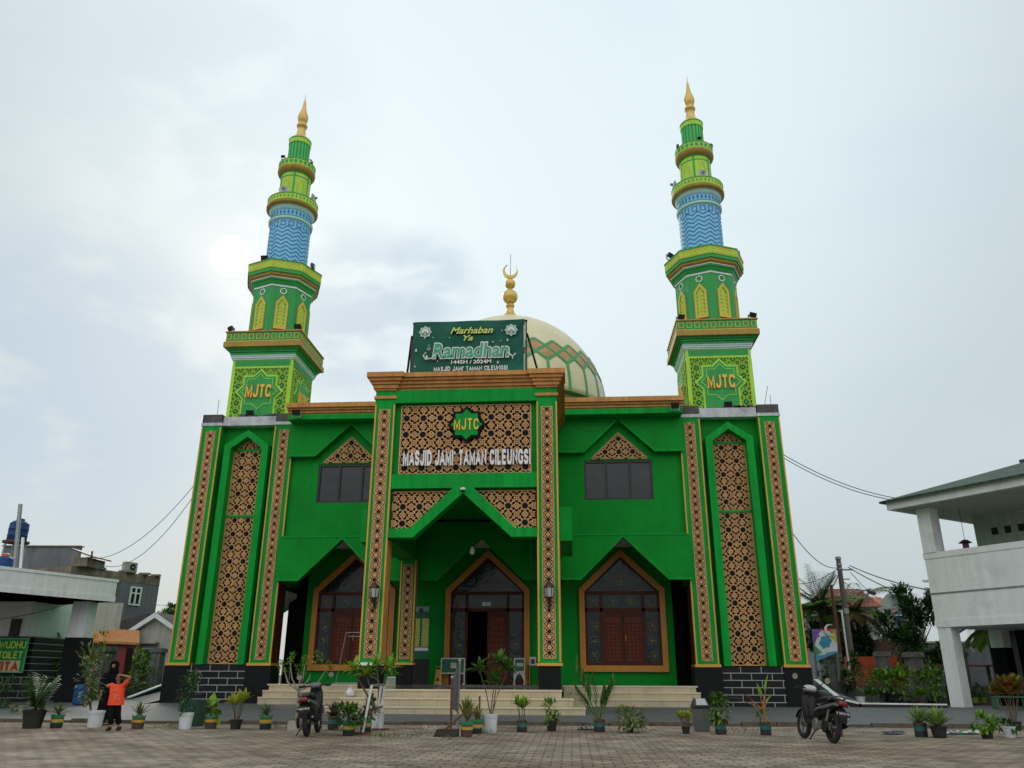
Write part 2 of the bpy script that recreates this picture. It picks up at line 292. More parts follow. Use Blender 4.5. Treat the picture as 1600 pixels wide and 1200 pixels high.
# ------------------------------------------------------------------ lattice screens (real relief bars over a dark backing)
def clipseg(p, q, poly):
    t0, t1 = 0.0, 1.0; dx, dz = q[0]-p[0], q[1]-p[1]; n = len(poly)
    ar = sum(poly[i][0]*poly[(i+1) % n][1]-poly[(i+1) % n][0]*poly[i][1] for i in range(n)); sg = 1 if ar > 0 else -1
    for i in range(n):
        a, b = poly[i], poly[(i+1) % n]; nx, nz = -(b[1]-a[1])*sg, (b[0]-a[0])*sg
        num = nx*(p[0]-a[0])+nz*(p[1]-a[1]); den = nx*dx+nz*dz
        if abs(den) < 1e-12:
            if num < 0: return None
            continue
        t = -num/den
        if den > 0: t0 = max(t0, t)
        else: t1 = min(t1, t)
    if t1-t0 < 1e-3: return None
    return (p[0]+dx*t0, p[1]+dz*t0), (p[0]+dx*t1, p[1]+dz*t1)
def _cell():
    L = []
    def add(p, q):
        c = clipseg(p, q, [(0, 0), (1, 0), (1, 1), (0, 1)])
        if c: L.append(c)
    for cx, cy in ((0, 0), (1, 0), (0, 1), (1, 1)):                       # eight pointed star round each boss
        for rot in (0, math.pi/4):
            P = [(cx+.29*math.cos(rot+k*math.pi/2), cy+.29*math.sin(rot+k*math.pi/2)) for k in range(4)]
            for k in range(4): add(P[k], P[(k+1) % 4])
    for cx, cy in ((.5, 0), (.5, 1), (0, .5), (1, .5)):                   # nested diamonds between the bosses
        for d in (.20, .085):
            P = [(cx-d, cy), (cx, cy+d), (cx+d, cy), (cx, cy-d)]
            for k in range(4): add(P[k], P[(k+1) % 4])
    c, h = .5, .27
    for sg in (-1, 1):                                                    # cross with capped arms in the middle
        L.append(((c-h, c+sg*.13), (c+h, c+sg*.13))); L.append(((c+sg*.13, c-h), (c+sg*.13, c+h)))
    L += [((c-.13, c), (c+.13, c)), ((c, c-.13), (c, c+.13))]
    for sx in (-1, 1):
        for sy in (-1, 1): L.append(((c+sx*.295, c+sy*.295), (c+sx*.13, c+sy*.13)))
    return L
CELL = _cell()
def star_pts(cx, cz, r, rot=0.0, n=8, k=.7654): return [(cx+(r if i % 2 == 0 else r*k)*math.cos(rot+math.pi*i/n), cz+(r if i % 2 == 0 else r*k)*math.sin(rot+math.pi*i/n)) for i in range(2*n)]
def inside(p, poly, m=0.0):
    n = len(poly); ar = sum(poly[i][0]*poly[(i+1) % n][1]-poly[(i+1) % n][0]*poly[i][1] for i in range(n)); sg = 1 if ar > 0 else -1
    for i in range(n):
        a, b = poly[i], poly[(i+1) % n]; l = math.hypot(b[0]-a[0], b[1]-a[1])
        if sg*((b[0]-a[0])*(p[1]-a[1])-(b[1]-a[1])*(p[0]-a[0]))/l < m: return False
    return True
def lattice(mb, poly, s, org, fn, mb_bar, mb_back, mb_star, w=.062, th=.035, border=True, skip=None, sz=None):
    """poly (x,z) convex; org = a star centre; fn(x,z,d) -> point, d = depth behind the front face"""
    sz = sz or s
    mb.poly([fn(x, z, th) for x, z in poly], mb_back)
    def bar(p, q, ww):
        l = math.hypot(q[0]-p[0], q[1]-p[1])
        if l < .01: return
        nx, nz = -(q[1]-p[1])/l*ww/2, (q[0]-p[0])/l*ww/2
        c = [(p[0]+nx, p[1]+nz), (q[0]+nx, q[1]+nz), (q[0]-nx, q[1]-nz), (p[0]-nx, p[1]-nz)]
        mb.add([fn(x, z, 0) for x, z in c]+[fn(x, z, th) for x, z in c], [(0, 1, 2, 3), (0, 4, 5, 1), (1, 5, 6, 2), (2, 6, 7, 3), (3, 7, 4, 0)], mb_bar)
    xs = [p[0] for p in poly]; zs = [p[1] for p in poly]
    i0, i1 = math.floor((min(xs)-org[0])/s), math.ceil((max(xs)-org[0])/s); j0, j1 = math.floor((min(zs)-org[1])/sz), math.ceil((max(zs)-org[1])/sz)
    for i in range(i0, i1):
        for j in range(j0, j1):
            x0, z0 = org[0]+i*s, org[1]+j*sz
            for p, q in CELL:
                c = clipseg((x0+p[0]*s, z0+p[1]*sz), (x0+q[0]*s, z0+q[1]*sz), poly)
                if c:
                    if skip and skip(((c[0][0]+c[1][0])/2, (c[0][1]+c[1][1])/2)): continue
                    bar(c[0], c[1], w*s)
    for i in range(i0, i1+1):
        for j in range(j0, j1+1):
            c = (org[0]+i*s, org[1]+j*sz)
            if inside(c, poly, .05*s) and not (skip and skip(c)):
                st = [p for p in star_pts(c[0], c[1], .19*s)]
                if not all(inside(p, poly) for p in st): continue
                mb.add([fn(x, z, -.012) for x, z in st]+[fn(x, z, th) for x, z in st], [tuple(range(16))]+[(k, (k+1) % 16, 16+(k+1) % 16, 16+k) for k in range(16)], mb_star)
    if border:
        n = len(poly)
        for i in range(n): bar(poly[i], poly[(i+1) % n], w*s*1.1)
def front(y): return lambda x, z, d: (x, y+d, z)

# ------------------------------------------------------------------ the mosque
mosque = thing('mosque', 'large bright green mosque with two tall minarets, tan lattice panels and a cream dome', 'mosque')
MC, YC = 10.79, 2.087

# towers ------------------------------------------------------------
def tower(s):
    m = MB(s)
    m.box(9.60, 12.20, .50, .85, 1.6, 12.0, GREEN)                     # recessed front wall
    m.box(12.2, 13.0, .9, 4.4, .12, 12.0, GREEN); m.box(8.72, 12.2, 4.1, 4.4, 4.9, 12.0, GREEN)
    m.box(8.72, 9.0, .9, 4.1, 4.95, 12.0, GREEN)                         # inner side above the open passage
    m.box(9.0, 12.2, .85, 4.1, 11.6, 11.9, GREEN)
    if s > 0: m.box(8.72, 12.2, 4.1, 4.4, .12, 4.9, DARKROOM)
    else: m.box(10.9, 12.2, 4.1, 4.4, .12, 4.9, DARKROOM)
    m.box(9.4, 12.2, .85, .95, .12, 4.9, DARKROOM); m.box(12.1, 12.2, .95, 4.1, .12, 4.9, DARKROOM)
    t = m.build('tower', mosque)
    for x0, x1 in ((8.68, 9.60), (12.13, 13.06)):                       # corner pillars
        p = MB(s); p.box(x0, x1, 0, .9, 1.6, 12.0, GREEN2)
        for e in (x0+.03, x1-.03): p.box(e-.03, e+.03, -.035, .0, 1.66, 11.9, GOLDL)
        p.box(x0-.05, x1+.05, -.14, .95, 1.56, 1.66, GOLDL)
        if x0 < 9: p.box(x0-.03, x0, .02, .9, 1.66, 4.9, DWOOD)  # gold pillar side coloured dark brown to stand in for its shade
        po = p.build('pillar', t)
        q = MB(s); xc = (x0+x1)/2
        lattice(q, [(xc-.205, 1.80), (xc+.205, 1.80), (xc+.205, 11.72), (xc-.205, 11.72)], .34, (xc, 1.98), front(-.03), TAN, DBRN, BLKS, w=.078, th=.028)
        q.build('lattice_strip', t, recalc=False)
    b = MB(s)                                                            # polished black plinth
    b.box(8.60, 9.68, -.12, .95, .02, 1.56, BLKT); b.build('plinth', t); b = MB(s); b.box(12.08, 13.14, -.12, .95, .02, 1.56, BLKT)
    b.box(13.0, 13.14, .95, 4.4, .02, 1.5, BLKT); b.build('plinth', t)
    b2 = MB(s); b2.box(9.68, 12.08, -.06, .7, .02, 1.58, BRKT); b2.build('brick_tile_plinth', t)
    n = MB(s); c = MC                                                    # pointed niche frame
    out = [(c-1.02, 1.6), (c-1.02, 11.02), (c, 11.72), (c+1.02, 11.02), (c+1.02, 1.6)]
    inn = [(c-.72, 1.6), (c-.72, 10.86), (c, 11.40), (c+.72, 10.86), (c+.72, 1.6)]
    for i in range(4): n.prism([out[i], out[i+1], inn[i+1], inn[i]], -.12, .52, GREEN2)
    n.build('niche_frame', t)
    q = MB(s)
    for lo, hi in ((1.64, 7.78), (7.88, 10.82)):
        lattice(q, [(c-.70, lo), (c+.70, lo), (c+.70, hi), (c-.70, hi)], .60, (c-.30, 2.25 if lo < 3 else 8.25), front(.30), TAN, DBRN, BLKS, w=.056, sz=.60)
    lattice(q, [(c-.66, 10.92), (c+.66, 10.92), (c, 11.33)], .60, (c-.30, 10.8), front(.30), TAN, DBRN, BLKS, w=.056)
    q.box(c-.72, c+.72, .27, .49, 7.78, 7.88, GREEN2); q.box(c-.72, c+.72, .27, .49, 10.82, 10.92, GREEN2)
    q.build('lattice_panel', t, recalc=False)
    w = MB(s)                                                            # weathered parapet
    w.box(9.62, 12.11, .08, 1.6, 12.0, 12.42, WHTD); w.box(8.70, 13.04, 1.6, 4.4, 11.95, 12.4, WHTD)
    for x0, x1 in ((8.64, 9.62), (12.11, 13.10)):
        w.box(x0, x1, -.03, 1.0, 11.98, 12.12, WHTD); w.box(x0+.04, x1-.03, -.01, 1.0, 12.12, 12.52, CONC)
    for k in range(9):
        x = random.uniform(8.7, 12.9); w.box(x, x+random.uniform(.15, .5), .1, .7, 12.42, 12.42+random.uniform(.04, .14), CONC)
    rod = ((12.55, 12.5, .35, .25, 1.0), (12.85, 12.5, .3, .0, .55), (9.0, 12.5, .4, .05, .5), (9.35, 12.5, .4, -.04, .42)) if s > 0 else ((12.6, 12.5, .4, .02, .9), (9.2, 12.5, .4, -.5, .3))
    for x, z, y, dx, h in rod: w.tube([(x, y, z), (x+dx, y, z+h)], .012, RUST, 5)
    w.build('parapet', t)
    return t
TW = {s: tower(s) for s in (-1, 1)}
m = MB(-1); m.add([(8.8, 1.2, 4.5), (10.4, 1.2, 3.5), (10.4, 3.9, 3.5), (8.8, 3.9, 4.5), (8.8, 1.2, 4.7), (10.4, 1.2, 3.7), (10.4, 3.9, 3.7), (8.8, 3.9, 4.7)], [(0, 1, 2, 3), (4, 5, 6, 7), (0, 1, 5, 4), (1, 2, 6, 5), (2, 3, 7, 6), (3, 0, 4, 7)], SOFFW)
m.build('stair_soffit', TW[-1])
m = MB()
for k in range(6): x = -10.2+k*.28; m.tube([(x, 2.6, .85), (x, 2.6, 2.0-k*.05)], .016, BLACK, 6)
m.tube([(-10.3, 2.6, 2.05), (-8.7, 2.6, 1.72)], .025, BLACK, 6); m.tube([(-8.72, 2.6, .8), (-8.72, 2.6, 1.85)], .03, STEEL, 6)
m.build('stair_railing', TW[-1])

# minarets ------------------------------------------------------------
def minaret(s):
    cx, cy = MC, YC; hw = 1.486; zt = 15.46; z0 = 12.3
    m = MB(s); m.box(cx-hw, cx+hw, cy-hw, cy+hw, z0, zt, LIME); mi = m.build('minaret', mosque)
    faces = [(lambda x, z, d: (cx+x, cy-hw-.03+d, z)), (lambda x, z, d: (cx-hw-.05+d, cy+x, z)), (lambda x, z, d: (cx+hw+.05-d, cy+x, z)), (lambda x, z, d: (cx+x, cy+hw+.05-d, z))]
    for fi, fn in enumerate(faces):
        q = MB(s); zc = 13.82
        st = star_pts(0, zc, 1.12)
        def sk(p): return math.hypot(p[0], p[1]-zc) < 1.0 or (abs(p[0]) < .80 and p[1] < zc)
        lattice(q, [(-1.30, 12.55), (1.30, 12.55), (1.30, 15.02), (-1.30, 15.02)], .42, (-.21, 12.85), fn, LIME, MINT, MINT, w=.115, th=.02, skip=sk)
        q.build('lattice_panel', mi, recalc=False)
        q = MB(s)
        def pl(poly, d, mm): q.add([fn(x, z, d) for x, z in poly]+[fn(x, z, .06) for x, z in poly], [tuple(range(len(poly)))]+[(i, (i+1) % len(poly), len(poly)+(i+1) % len(poly), len(poly)+i) for i in range(len(poly))], mm)
        pl(star_pts(0, zc, 1.17), -.02, LIME); pl([(-.83, 12.55), (.83, 12.55), (.83, zc-.4), (-.83, zc-.4)], -.015, LIME)
        pl(star_pts(0, zc, 1.05), -.05, MINT); pl([(-.745, 12.6), (.745, 12.6), (.745, zc-.5), (-.745, zc-.5)], -.045, MINT)
        a = star_pts(0, zc, .90); b = star_pts(0, zc, .86)
        for i in range(16): j = (i+1) % 16; q.add([fn(*a[i], -.062), fn(*a[j], -.062), fn(*b[j], -.062), fn(*b[i], -.062)], [(0, 1, 2, 3)], LIME)
        pl([(-1.36, 15.14), (1.36, 15.14), (1.36, 15.42), (-1.36, 15.42)], .02, MINT)
        q.build('star_plaque', mi, recalc=False)
    b = MB(s)                                                            # square balcony
    def sq(h, za, zb, mm): b.box(cx-h, cx+h, cy-h, cy+h, za, zb, mm)
    sq(1.53, 15.46, 15.54, PBLU); sq(1.57, 15.54, 15.62, WHT); sq(1.60, 15.62, 15.70, PBLU)
    sq(1.62, 15.70, 15.82, MINT); sq(1.68, 15.82, 15.92, MINT); sq(1.75, 15.92, 16.02, MINT)
    sq(1.90, 16.02, 16.28, BALC); sq(1.83, 16.28, 16.78, MINT); sq(1.88, 16.78, 16.84, GOLD)
    sq(1.85, 16.28, 16.33, YELL)
    for k in range(10):
        x = cx-1.83+.37*(k+.5)
        for sg in (-1, 1):
            for (u0, u1, v0, v1) in ((-.12, .12, 16.66, 16.69), (-.12, .12, 16.41, 16.44), (-.12, -.09, 16.44, 16.66), (.09, .12, 16.44, 16.66)):
                yy = cy+sg*1.83
                b.box(x+u0, x+u1, min(yy, yy+sg*.02), max(yy, yy+sg*.02), v0, v1, YELL)
                xx = cx+sg*1.83; yk = cy+(x-cx)
                b.box(min(xx, xx+sg*.02), max(xx, xx+sg*.02), yk+u0, yk+u1, v0, v1, YELL)
    b.build('square_balcony', mi)
    o = MB(s); C0 = (cx, cy, 0); rot = 0.0                                # octagonal stage, vertices towards the front
    rb = 1.50
    o.lathe([(rb, 16.7), (rb, 19.5)], MINT, C0, 8, rot); st = o.build('octagonal_stage', mi)
    o = MB(s); o.lathe([(rb+.03, 19.46), (rb+.03, 19.56)], WHT, C0, 8, rot); o.lathe([(rb+.05, 19.56), (rb+.10, 19.66)], MINT, C0, 8, rot)
    o.lathe([(rb+.10, 19.66), (rb+.13, 19.74), (rb+.19, 19.78), (rb+.19, 19.84)], MINT, C0, 8, rot); o.lathe([(rb+.195, 19.84), (rb+.23, 19.86), (rb+.23, 19.90)], WHT, C0, 8, rot); o.lathe([(rb+.23, 19.90), (rb+.33, 19.97), (rb+.36, 20.08)], BALC, C0, 8, rot)
    o.lathe([(rb+.38, 20.08), (rb+.42, 20.10), (rb+.42, 20.28)], MINT, C0, 8, rot); o.lathe([(rb+.45, 20.28), (rb+.45, 20.70)], LIME, C0, 8, rot); o.lathe([(rb+.48, 20.70), (rb+.48, 20.76)], MINT, C0, 8, rot)
    ap = (rb+.45)*math.cos(math.pi/8)
    for k in range(8):
        a = math.pi/8+k*math.pi/4; nx, ny = math.cos(a), math.sin(a); tx, ty = -ny, nx
        for i in range(11):
            uu = -.62+.124*i; zz = 20.42+(.12 if i % 2 else 0)
            o.obox((cx+nx*ap+tx*(uu-.045), cy+ny*ap+ty*(uu-.045), zz), (tx*.09, ty*.09, 0), (nx*.012, ny*.012, 0), (0, 0, .09), YELL)
        for zz in (20.33, 20.62): o.obox((cx+nx*ap-tx*.7, cy+ny*ap-ty*.7, zz), (tx*1.4, ty*1.4, 0), (nx*.014, ny*.014, 0), (0, 0, .03), YELL)
    o.build('octagonal_balcony', mi)
    api = rb*math.cos(math.pi/8)
    for k in range(8):
        a = math.pi/8+k*math.pi/4; nx, ny = math.cos(a), math.sin(a); tx, ty = -ny, nx
        fn = lambda x, z, d: (cx+nx*(api-d)+tx*x, cy+ny*(api-d)+ty*x, z)
        q = MB(s)
        out = [(-.30, 17.15), (-.30, 18.55), (0, 18.98), (.30, 18.55), (.30, 17.15)]; inn = [(-.20, 17.27), (-.20, 18.48), (0, 18.78), (.20, 18.48), (.20, 17.27)]
        for i in range(5):
            j = (i+1) % 5; q.add([fn(*out[i], -.06), fn(*out[j], -.06), fn(*inn[j], -.06), fn(*inn[i], -.06), fn(*out[i], .02), fn(*out[j], .02), fn(*inn[j], .02), fn(*inn[i], .02)],
                [(0, 1, 2, 3), (0, 1, 5, 4), (3, 2, 6, 7), (4, 5, 6, 7)], YELL)
        q.add([fn(*p, -.008) for p in inn], [(0, 1, 2, 3, 4)], LIME)
        for i in range(6):
            zz = 17.36+i*.2
            q.add([fn(x, z, -.02) for x, z in star_pts(0, zz, .10, 0, 4, .6)], [tuple(range(8))], YELL)
            for sg in (-1, 1): q.add([fn(sg*.15-.02, zz+.08, -.02), fn(sg*.15+.02, zz+.08, -.02), fn(sg*.15+.02, zz+.16, -.02), fn(sg*.15-.02, zz+.16, -.02)], [(0, 1, 2, 3)], MINT)
        q.build('arched_niche', mi, recalc=False)
        q = MB(s); P = [(.17*math.cos(t), 19.22+.17*math.sin(t)) for t in [2*math.pi*i/20 for i in range(20)]]; Q = [(.12*math.cos(t), 19.22+.12*math.sin(t)) for t in [2*math.pi*i/20 for i in range(20)]]
        for i in range(20): j = (i+1) % 20; q.add([fn(*P[i], -.03), fn(*P[j], -.03), fn(*Q[j], -.03), fn(*Q[i], -.03), fn(*P[i], .02), fn(*P[j], .02)], [(0, 1, 2, 3), (0, 1, 5, 4)], WHT)
        q.build('round_medallion', mi, recalc=False)
    r0 = 1.05                                                            # blue shaft with raised zigzags
    b = MB(s); b.lathe([(r0, 20.4), (r0, 23.62)], BLUE, C0, 32)
    N = 48
    for j in range(11):
        zb = 20.62+j*.235
        for i in range(N):
            a0, a1 = 2*math.pi*i/N, 2*math.pi*(i+1)/N; ph = [0, .09, .18, .09]; p0, p1 = ph[i % 4], ph[(i+1) % 4]
            ri, ro = r0, r0+.014; w = .055
            b.add([(cx+ro*math.cos(a0), cy+ro*math.sin(a0), zb+p0), (cx+ro*math.cos(a1), cy+ro*math.sin(a1), zb+p1), (cx+ro*math.cos(a1), cy+ro*math.sin(a1), zb+p1+w), (cx+ro*math.cos(a0), cy+ro*math.sin(a0), zb+p0+w)], [(0, 1, 2, 3)], DBLU)
    for k in range(16):
        a = 2*math.pi*k/16; da = .13
        for (z1, z2, q0, q1) in ((23.20, 23.24, -da, da), (23.46, 23.50, -da, da), (23.24, 23.46, -da, -da+.04), (23.24, 23.46, da-.04, da)):
            ro = r0+.014
            b.add([(cx+ro*math.cos(a+t), cy+ro*math.sin(a+t), z) for z, t in ((z1, q0), (z1, q1), (z2, q1), (z2, q0))], [(0, 1, 2, 3)], DBLU)
    b.build('blue_shaft', mi, recalc=False)
    b = MB(s); b.lathe([(r0+.02, 23.58), (r0+.09, 23.64), (r0+.09, 23.76), (r0+.03, 23.8)], PBLU, C0, 32); b.lathe([(r0+.10, 23.76), (r0+.10, 23.80)], DGRN, C0, 32)
    b.lathe([(r0+.01, 23.8), (r0+.01, 24.22)], BLUE, C0, 32)
    for k in range(32):
        a = 2*math.pi*k/32; ro = r0+.022; b.add([(cx+ro*math.cos(a+t), cy+ro*math.sin(a+t), z) for z, t in ((23.86, 0), (24.01, .055), (24.17, 0), (24.01, -.055))], [(0, 1, 2, 3)], DBLU)
    b.lathe([(r0+.03, 24.2), (r0+.07, 24.26), (r0+.11, 24.36), (r0+.15, 24.42)], PBLU, C0, 32)
    b.build('shaft_collar', mi)
    b = MB(s); b.lathe([(1.23, 24.42), (1.34, 24.52), (1.35, 24.64), (1.30, 24.68)], BALC, C0, 40); b.lathe([(1.31, 24.68), (1.31, 25.02)], LIME, C0, 40); b.lathe([(1.33, 25.02), (1.33, 25.06)], DGRN, C0, 40)
    for k in range(40):
        a = 2*math.pi*k/40; ro = 1.325; b.add([(cx+ro*math.cos(a+t), cy+ro*math.sin(a+t), z) for z, t in ((24.76, 0), (24.85, .03), (24.95, 0), (24.85, -.03))], [(0, 1, 2, 3)], MINT)
    b.build('lower_ring_balcony', mi)
    b = MB(s); rl = .80
    b.lathe([(rl, 24.9), (rl, 26.78)], LIME, C0, 32)
    b.lathe([(rl+.012, 26.42), (rl+.012, 26.47)], MINT, C0, 32); b.lathe([(rl+.02, 26.66), (rl+.02, 26.76)], MINT, C0, 32)
    for k in range(6):
        a = -math.pi/2-.25+k*math.pi/3; ro = rl+.015
        b.add([(cx+ro*math.cos(a+t), cy+ro*math.sin(a+t), z) for z, t in ((25, -.05), (25, .05), (26.66, .05), (26.66, -.05))], [(0, 1, 2, 3)], MINT)
        a2 = a+math.pi/6
        arch = [(-.26, 25.0), (-.26, 25.7), (-.2, 26.0), (0, 26.3), (.2, 26.0), (.26, 25.7), (.26, 25.0)]
        for i in range(6):
            (t0, zA), (t1, zB) = arch[i], arch[i+1]
            k0, k1 = t0*.84, t1*.84
            b.add([(cx+ro*math.cos(a2+t0), cy+ro*math.sin(a2+t0), zA), (cx+ro*math.cos(a2+t1), cy+ro*math.sin(a2+t1), zB), (cx+ro*math.cos(a2+k1), cy+ro*math.sin(a2+k1), zB-.04), (cx+ro*math.cos(a2+k0), cy+ro*math.sin(a2+k0), zA-.04)], [(0, 1, 2, 3)], YELL)
    b.build('lime_stage', mi, recalc=False)
    b = MB(s); b.lathe([(.86, 26.74), (.96, 26.84), (1.0, 26.94), (1.0, 27.04), (.97, 27.08)], BALC, C0, 36); b.lathe([(.975, 27.08), (.975, 27.42)], LIME, C0, 36); b.lathe([(.99, 27.42), (.99, 27.46)], DGRN, C0, 36)
    for k in range(24):
        a = 2*math.pi*k/24; ro = .985; b.add([(cx+ro*math.cos(a+t), cy+ro*math.sin(a+t), z) for z, t in ((27.16, -.08), (27.16, .08), (27.34, .08), (27.34, -.08))], [(0, 1, 2, 3)], MINT)
    b.build('upper_ring_balcony', mi)
    b = MB(s); b.lathe([(.55, 27.3), (.55, 28.95)], MINT, C0, 32)
    for k in range(20):
        a = 2*math.pi*k/20; ro = .575; b.add([(cx+rr*math.cos(a+t), cy+rr*math.sin(a+t), z) for z in (27.3, 28.85) for rr, t in ((.55, -.09), (ro, -.085), (ro, .085), (.55, .09))], [(0, 1, 5, 4), (1, 2, 6, 5), (2, 3, 7, 6)], mat('ribbed_green', (.05, .50, .10), .45))
    b.lathe([(.60, 28.82), (.60, 29.10)], LIME, C0, 32); b.lathe([(.62, 29.10), (.62, 29.15)], DGRN, C0, 32)
    b.build('ribbed_drum', mi)
    b = MB(s); b.lathe([(.61, 29.15), (.50, 29.28), (.36, 29.42), (.27, 29.6), (.23, 29.85), (.22, 30.1), (.28, 30.14), (.30, 30.22), (.28, 30.30), (.20, 30.34), (.18, 30.42), (.24, 30.52), (.29, 30.72), (.28, 30.92), (.20, 31.15), (.13, 31.4), (.085, 31.75), (.05, 32.0), (.02, 32.1), (.012, 32.42)], FIN, C0, 28)
    b.build('spire', mi, smooth=True)
    fy = cy-hw-.05-.065
    block_text('MJTC', 'lettering', mi, (s*cx, fy+.06, 13.82), .66, LETG, 1.24, .2, .11)
    for sd in (-1, 1):
        o = block_text('MJTC', 'lettering', mi, (s*cx+sd*(hw+.05), cy, 13.82), .66, LETG, 1.24, .2, .11); o.rotation_euler = (0, 0, sd*math.pi/2)
    return mi
MN = {s: minaret(s) for s in (-1, 1)}

# wings ------------------------------------------------------------
CX = 6.0
def wing(s):
    m = MB(s)
    # upper fascia with gable notch, recessed wall with window opening, lower fascia with gable notch
    m.prism([(3.3, 10.4), (CX-1.53, 10.4), (CX, 11.86), (CX+1.53, 10.4), (8.76, 10.4), (8.76, 11.95), (3.3, 11.95)], -.18, .12, GREEN)
    m.prism([(3.3, 4.95), (CX-1.80, 4.95), (CX, 6.70), (CX+1.80, 4.95), (8.76, 4.95), (8.76, 6.80), (3.3, 6.80)], -.18, .10, GREEN)
    for x0, x1, z0, z1 in ((3.3, 4.45, 6.8, 10.6), (7.42, 8.72, 6.8, 10.6), (4.45, 7.42, 6.8, 8.36), (4.45, 7.42, 10.10, 11.9), (3.3, 4.45, 10.6, 11.9), (7.42, 8.72, 10.6, 11.9)):
        m.box(x0, x1, .14, .40, z0, z1, GREEN)
    wl = m.build('wing_wall', mosque)
    for (A, B, zb) in (((CX-1.53, 10.4), (CX, 11.86), 10.4), ((CX-1.80, 4.95), (CX, 6.70), 4.95)):
        t = MB(s); dx, dz = B[0]-A[0], B[1]-A[1]; l = math.hypot(dx, dz); nx, nz = -dz/l*.085, dx/l*.085
        k = .085/ (dx/l)
        t.prism([A, B, (B[0], B[1]+k), (A[0]-.035, A[1]+.085)], -.21, -.18, GREEN2)
        t.prism([(2*CX-A[0], A[1]), B, (B[0], B[1]+k), (2*CX-A[0]+.035, A[1]+.085)], -.21, -.18, GREEN2)
        t.prism([(3.4, zb), A, (A[0]-.035, A[1]+.085), (3.4, zb+.085)], -.21, -.18, GREEN2)
        t.prism([(2*CX-A[0], zb), (8.78, zb), (8.78, zb+.085), (2*CX-A[0]+.035, A[1]+.085)], -.21, -.18, GREEN2)
        if zb < 6: t.box(3.3, 8.70, -.20, -.17, 6.78, 6.86, GREEN2)
        t.build('gable_lit_trim', wl)  # lighter green edge band stands in for light caught along the notch
    q = MB(s); lattice(q, [(4.78, 10.18), (7.22, 10.18), (CX, 11.36)], .60, (CX, 10.48), front(.085), TAN, DBRN, BLKS, w=.056)
    q.build('gable_lattice', wl, recalc=False)
    m = MB(s); x0, x1, z0, z1 = 4.45, 7.42, 8.36, 10.10
    for (a, b_, c, d) in ((x0, x1, z0, z0+.09), (x0, x1, z1-.09, z1), (x0, x0+.09, z0+.09, z1-.09), (x1-.09, x1, z0+.09, z1-.09), (x0+.92, x0+1.02, z0+.09, z1-.09), (x1-1.02, x1-.92, z0+.09, z1-.09)):
        m.box(a, b_, .17, .32, c, d, BLACK)
    wd = m.build('window', mosque)
    for (a, b_) in ((x0+.09, x0+.92), (x0+1.02, x1-1.02), (x1-.92, x1-.09)):
        p = MB(s); p.box(a, b_, .24, .26, z0+.09, z1-.09, GLS); p.build('pane', wd)
    c = MB(s)                                                            # eave and cornice
    for i, (y, za, zb) in enumerate(((-.60, 12.20, 12.30), (-.66, 12.30, 12.42), (-.74, 12.42, 12.52), (-.84, 12.52, 12.73))): c.box(3.42, 8.80+.02*i, y, 1.0, za, zb, GOLD)
    c.box(3.42, 8.76, -.78, .5, 11.96, 12.20, GREEN2); c.box(3.42, 8.72, -.03, .14, 11.86, 11.96, GOLD)
    c.build('cornice', mosque)
for s in (-1, 1): wing(s)
m = MB(); m.prism([(-3.3, 4.95), (-1.80, 4.95), (0, 6.70), (1.80, 4.95), (3.3, 4.95), (3.3, 7.4), (-3.3, 7.4)], -.18, .10, GREEN)
m.build('centre_gable_wall', mosque)
# hall body, roof, porch
m = MB()
m.box(-8.7, 8.7, 2.9, 24, 12.0, 12.45, GREEN); m.box(-8.7, -8.4, 2.9, 24, .1, 12, GREEN); m.box(8.4, 8.7, 2.9, 24, .1, 12, GREEN); m.box(-8.4, 8.4, 23.7, 24, .1, 12, GREEN)
m.box(-3.3, 3.3, .1, 2.9, 12.0, 12.45, GREEN); m.box(-8.7, -3.3, .4, 2.9, 12.0, 12.45, GREEN); m.box(3.3, 8.7, .4, 2.9, 12.0, 12.45, GREEN)
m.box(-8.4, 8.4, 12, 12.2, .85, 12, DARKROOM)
m.build('hall', mosque)
m = MB(); dw = GREEN
m.box(-8.2, -1.0, 2.5, 2.8, .85, 6.68, dw); m.box(1.05, 8.2, 2.5, 2.8, .85, 6.68, dw); m.box(-1.0, 1.05, 2.5, 2.8, 4.0, 6.68, dw)
m.box(-9.15, -8.2, 2.86, 2.9, .85, 6.68, DARKROOM); m.box(8.2, 8.7, 2.86, 2.9, .85, 6.68, DARKROOM)  # near-black sheets stand in for shade in the openings at both porch ends
m.build('porch_wall', mosque)
m = MB(); m.box(-8.7, 8.7, .10, 2.88, 6.68, 6.80, SOFFW); m.build('porch_ceiling', mosque)
m = MB(); m.box(-8.70, 8.70, -.1, 12, .2, .86, FLOOR); m.box(-3.40, 3.40, -6.4, -.1, .2, .79, FLOOR); m.build('porch_floor', mosque)
# steps
NOSE = mat('step_nosing', (.62, .54, .37), .4, .08, 2)
for s in (-1, 1):
    m = MB(s)
    for i, z in enumerate((.853, .625, .375)):
        m.box(3.36+.37*i, 8.66+.05*i, -.12-.34*i, -.09 if i == 0 else -.12-.34*(i-1), .06, z, STEP)
        m.box(3.36+.37*i, 8.67+.05*i, -.145-.34*i, -.12-.34*i, z-.05, z+.004, NOSE)
    m.build('wing_steps', mosque)
m = MB()
for i, z in enumerate((.783, .535, .285)):
    e = 3.4+.37*i; y = -6.40-.37*i
    m.box(-e, e, y-.02, y+.30, .02, z, STEP); m.box(-e-.02, e+.02, y-.045, y-.02, z-.05, z+.004, NOSE)
    for sg in (-1, 1): m.box(min(sg*e, sg*(e-.35)), max(sg*e, sg*(e-.35)), y+.30, -.12-.34*i-.01, .02, z-.004, STEP)
m.build('portal_steps', mosque)

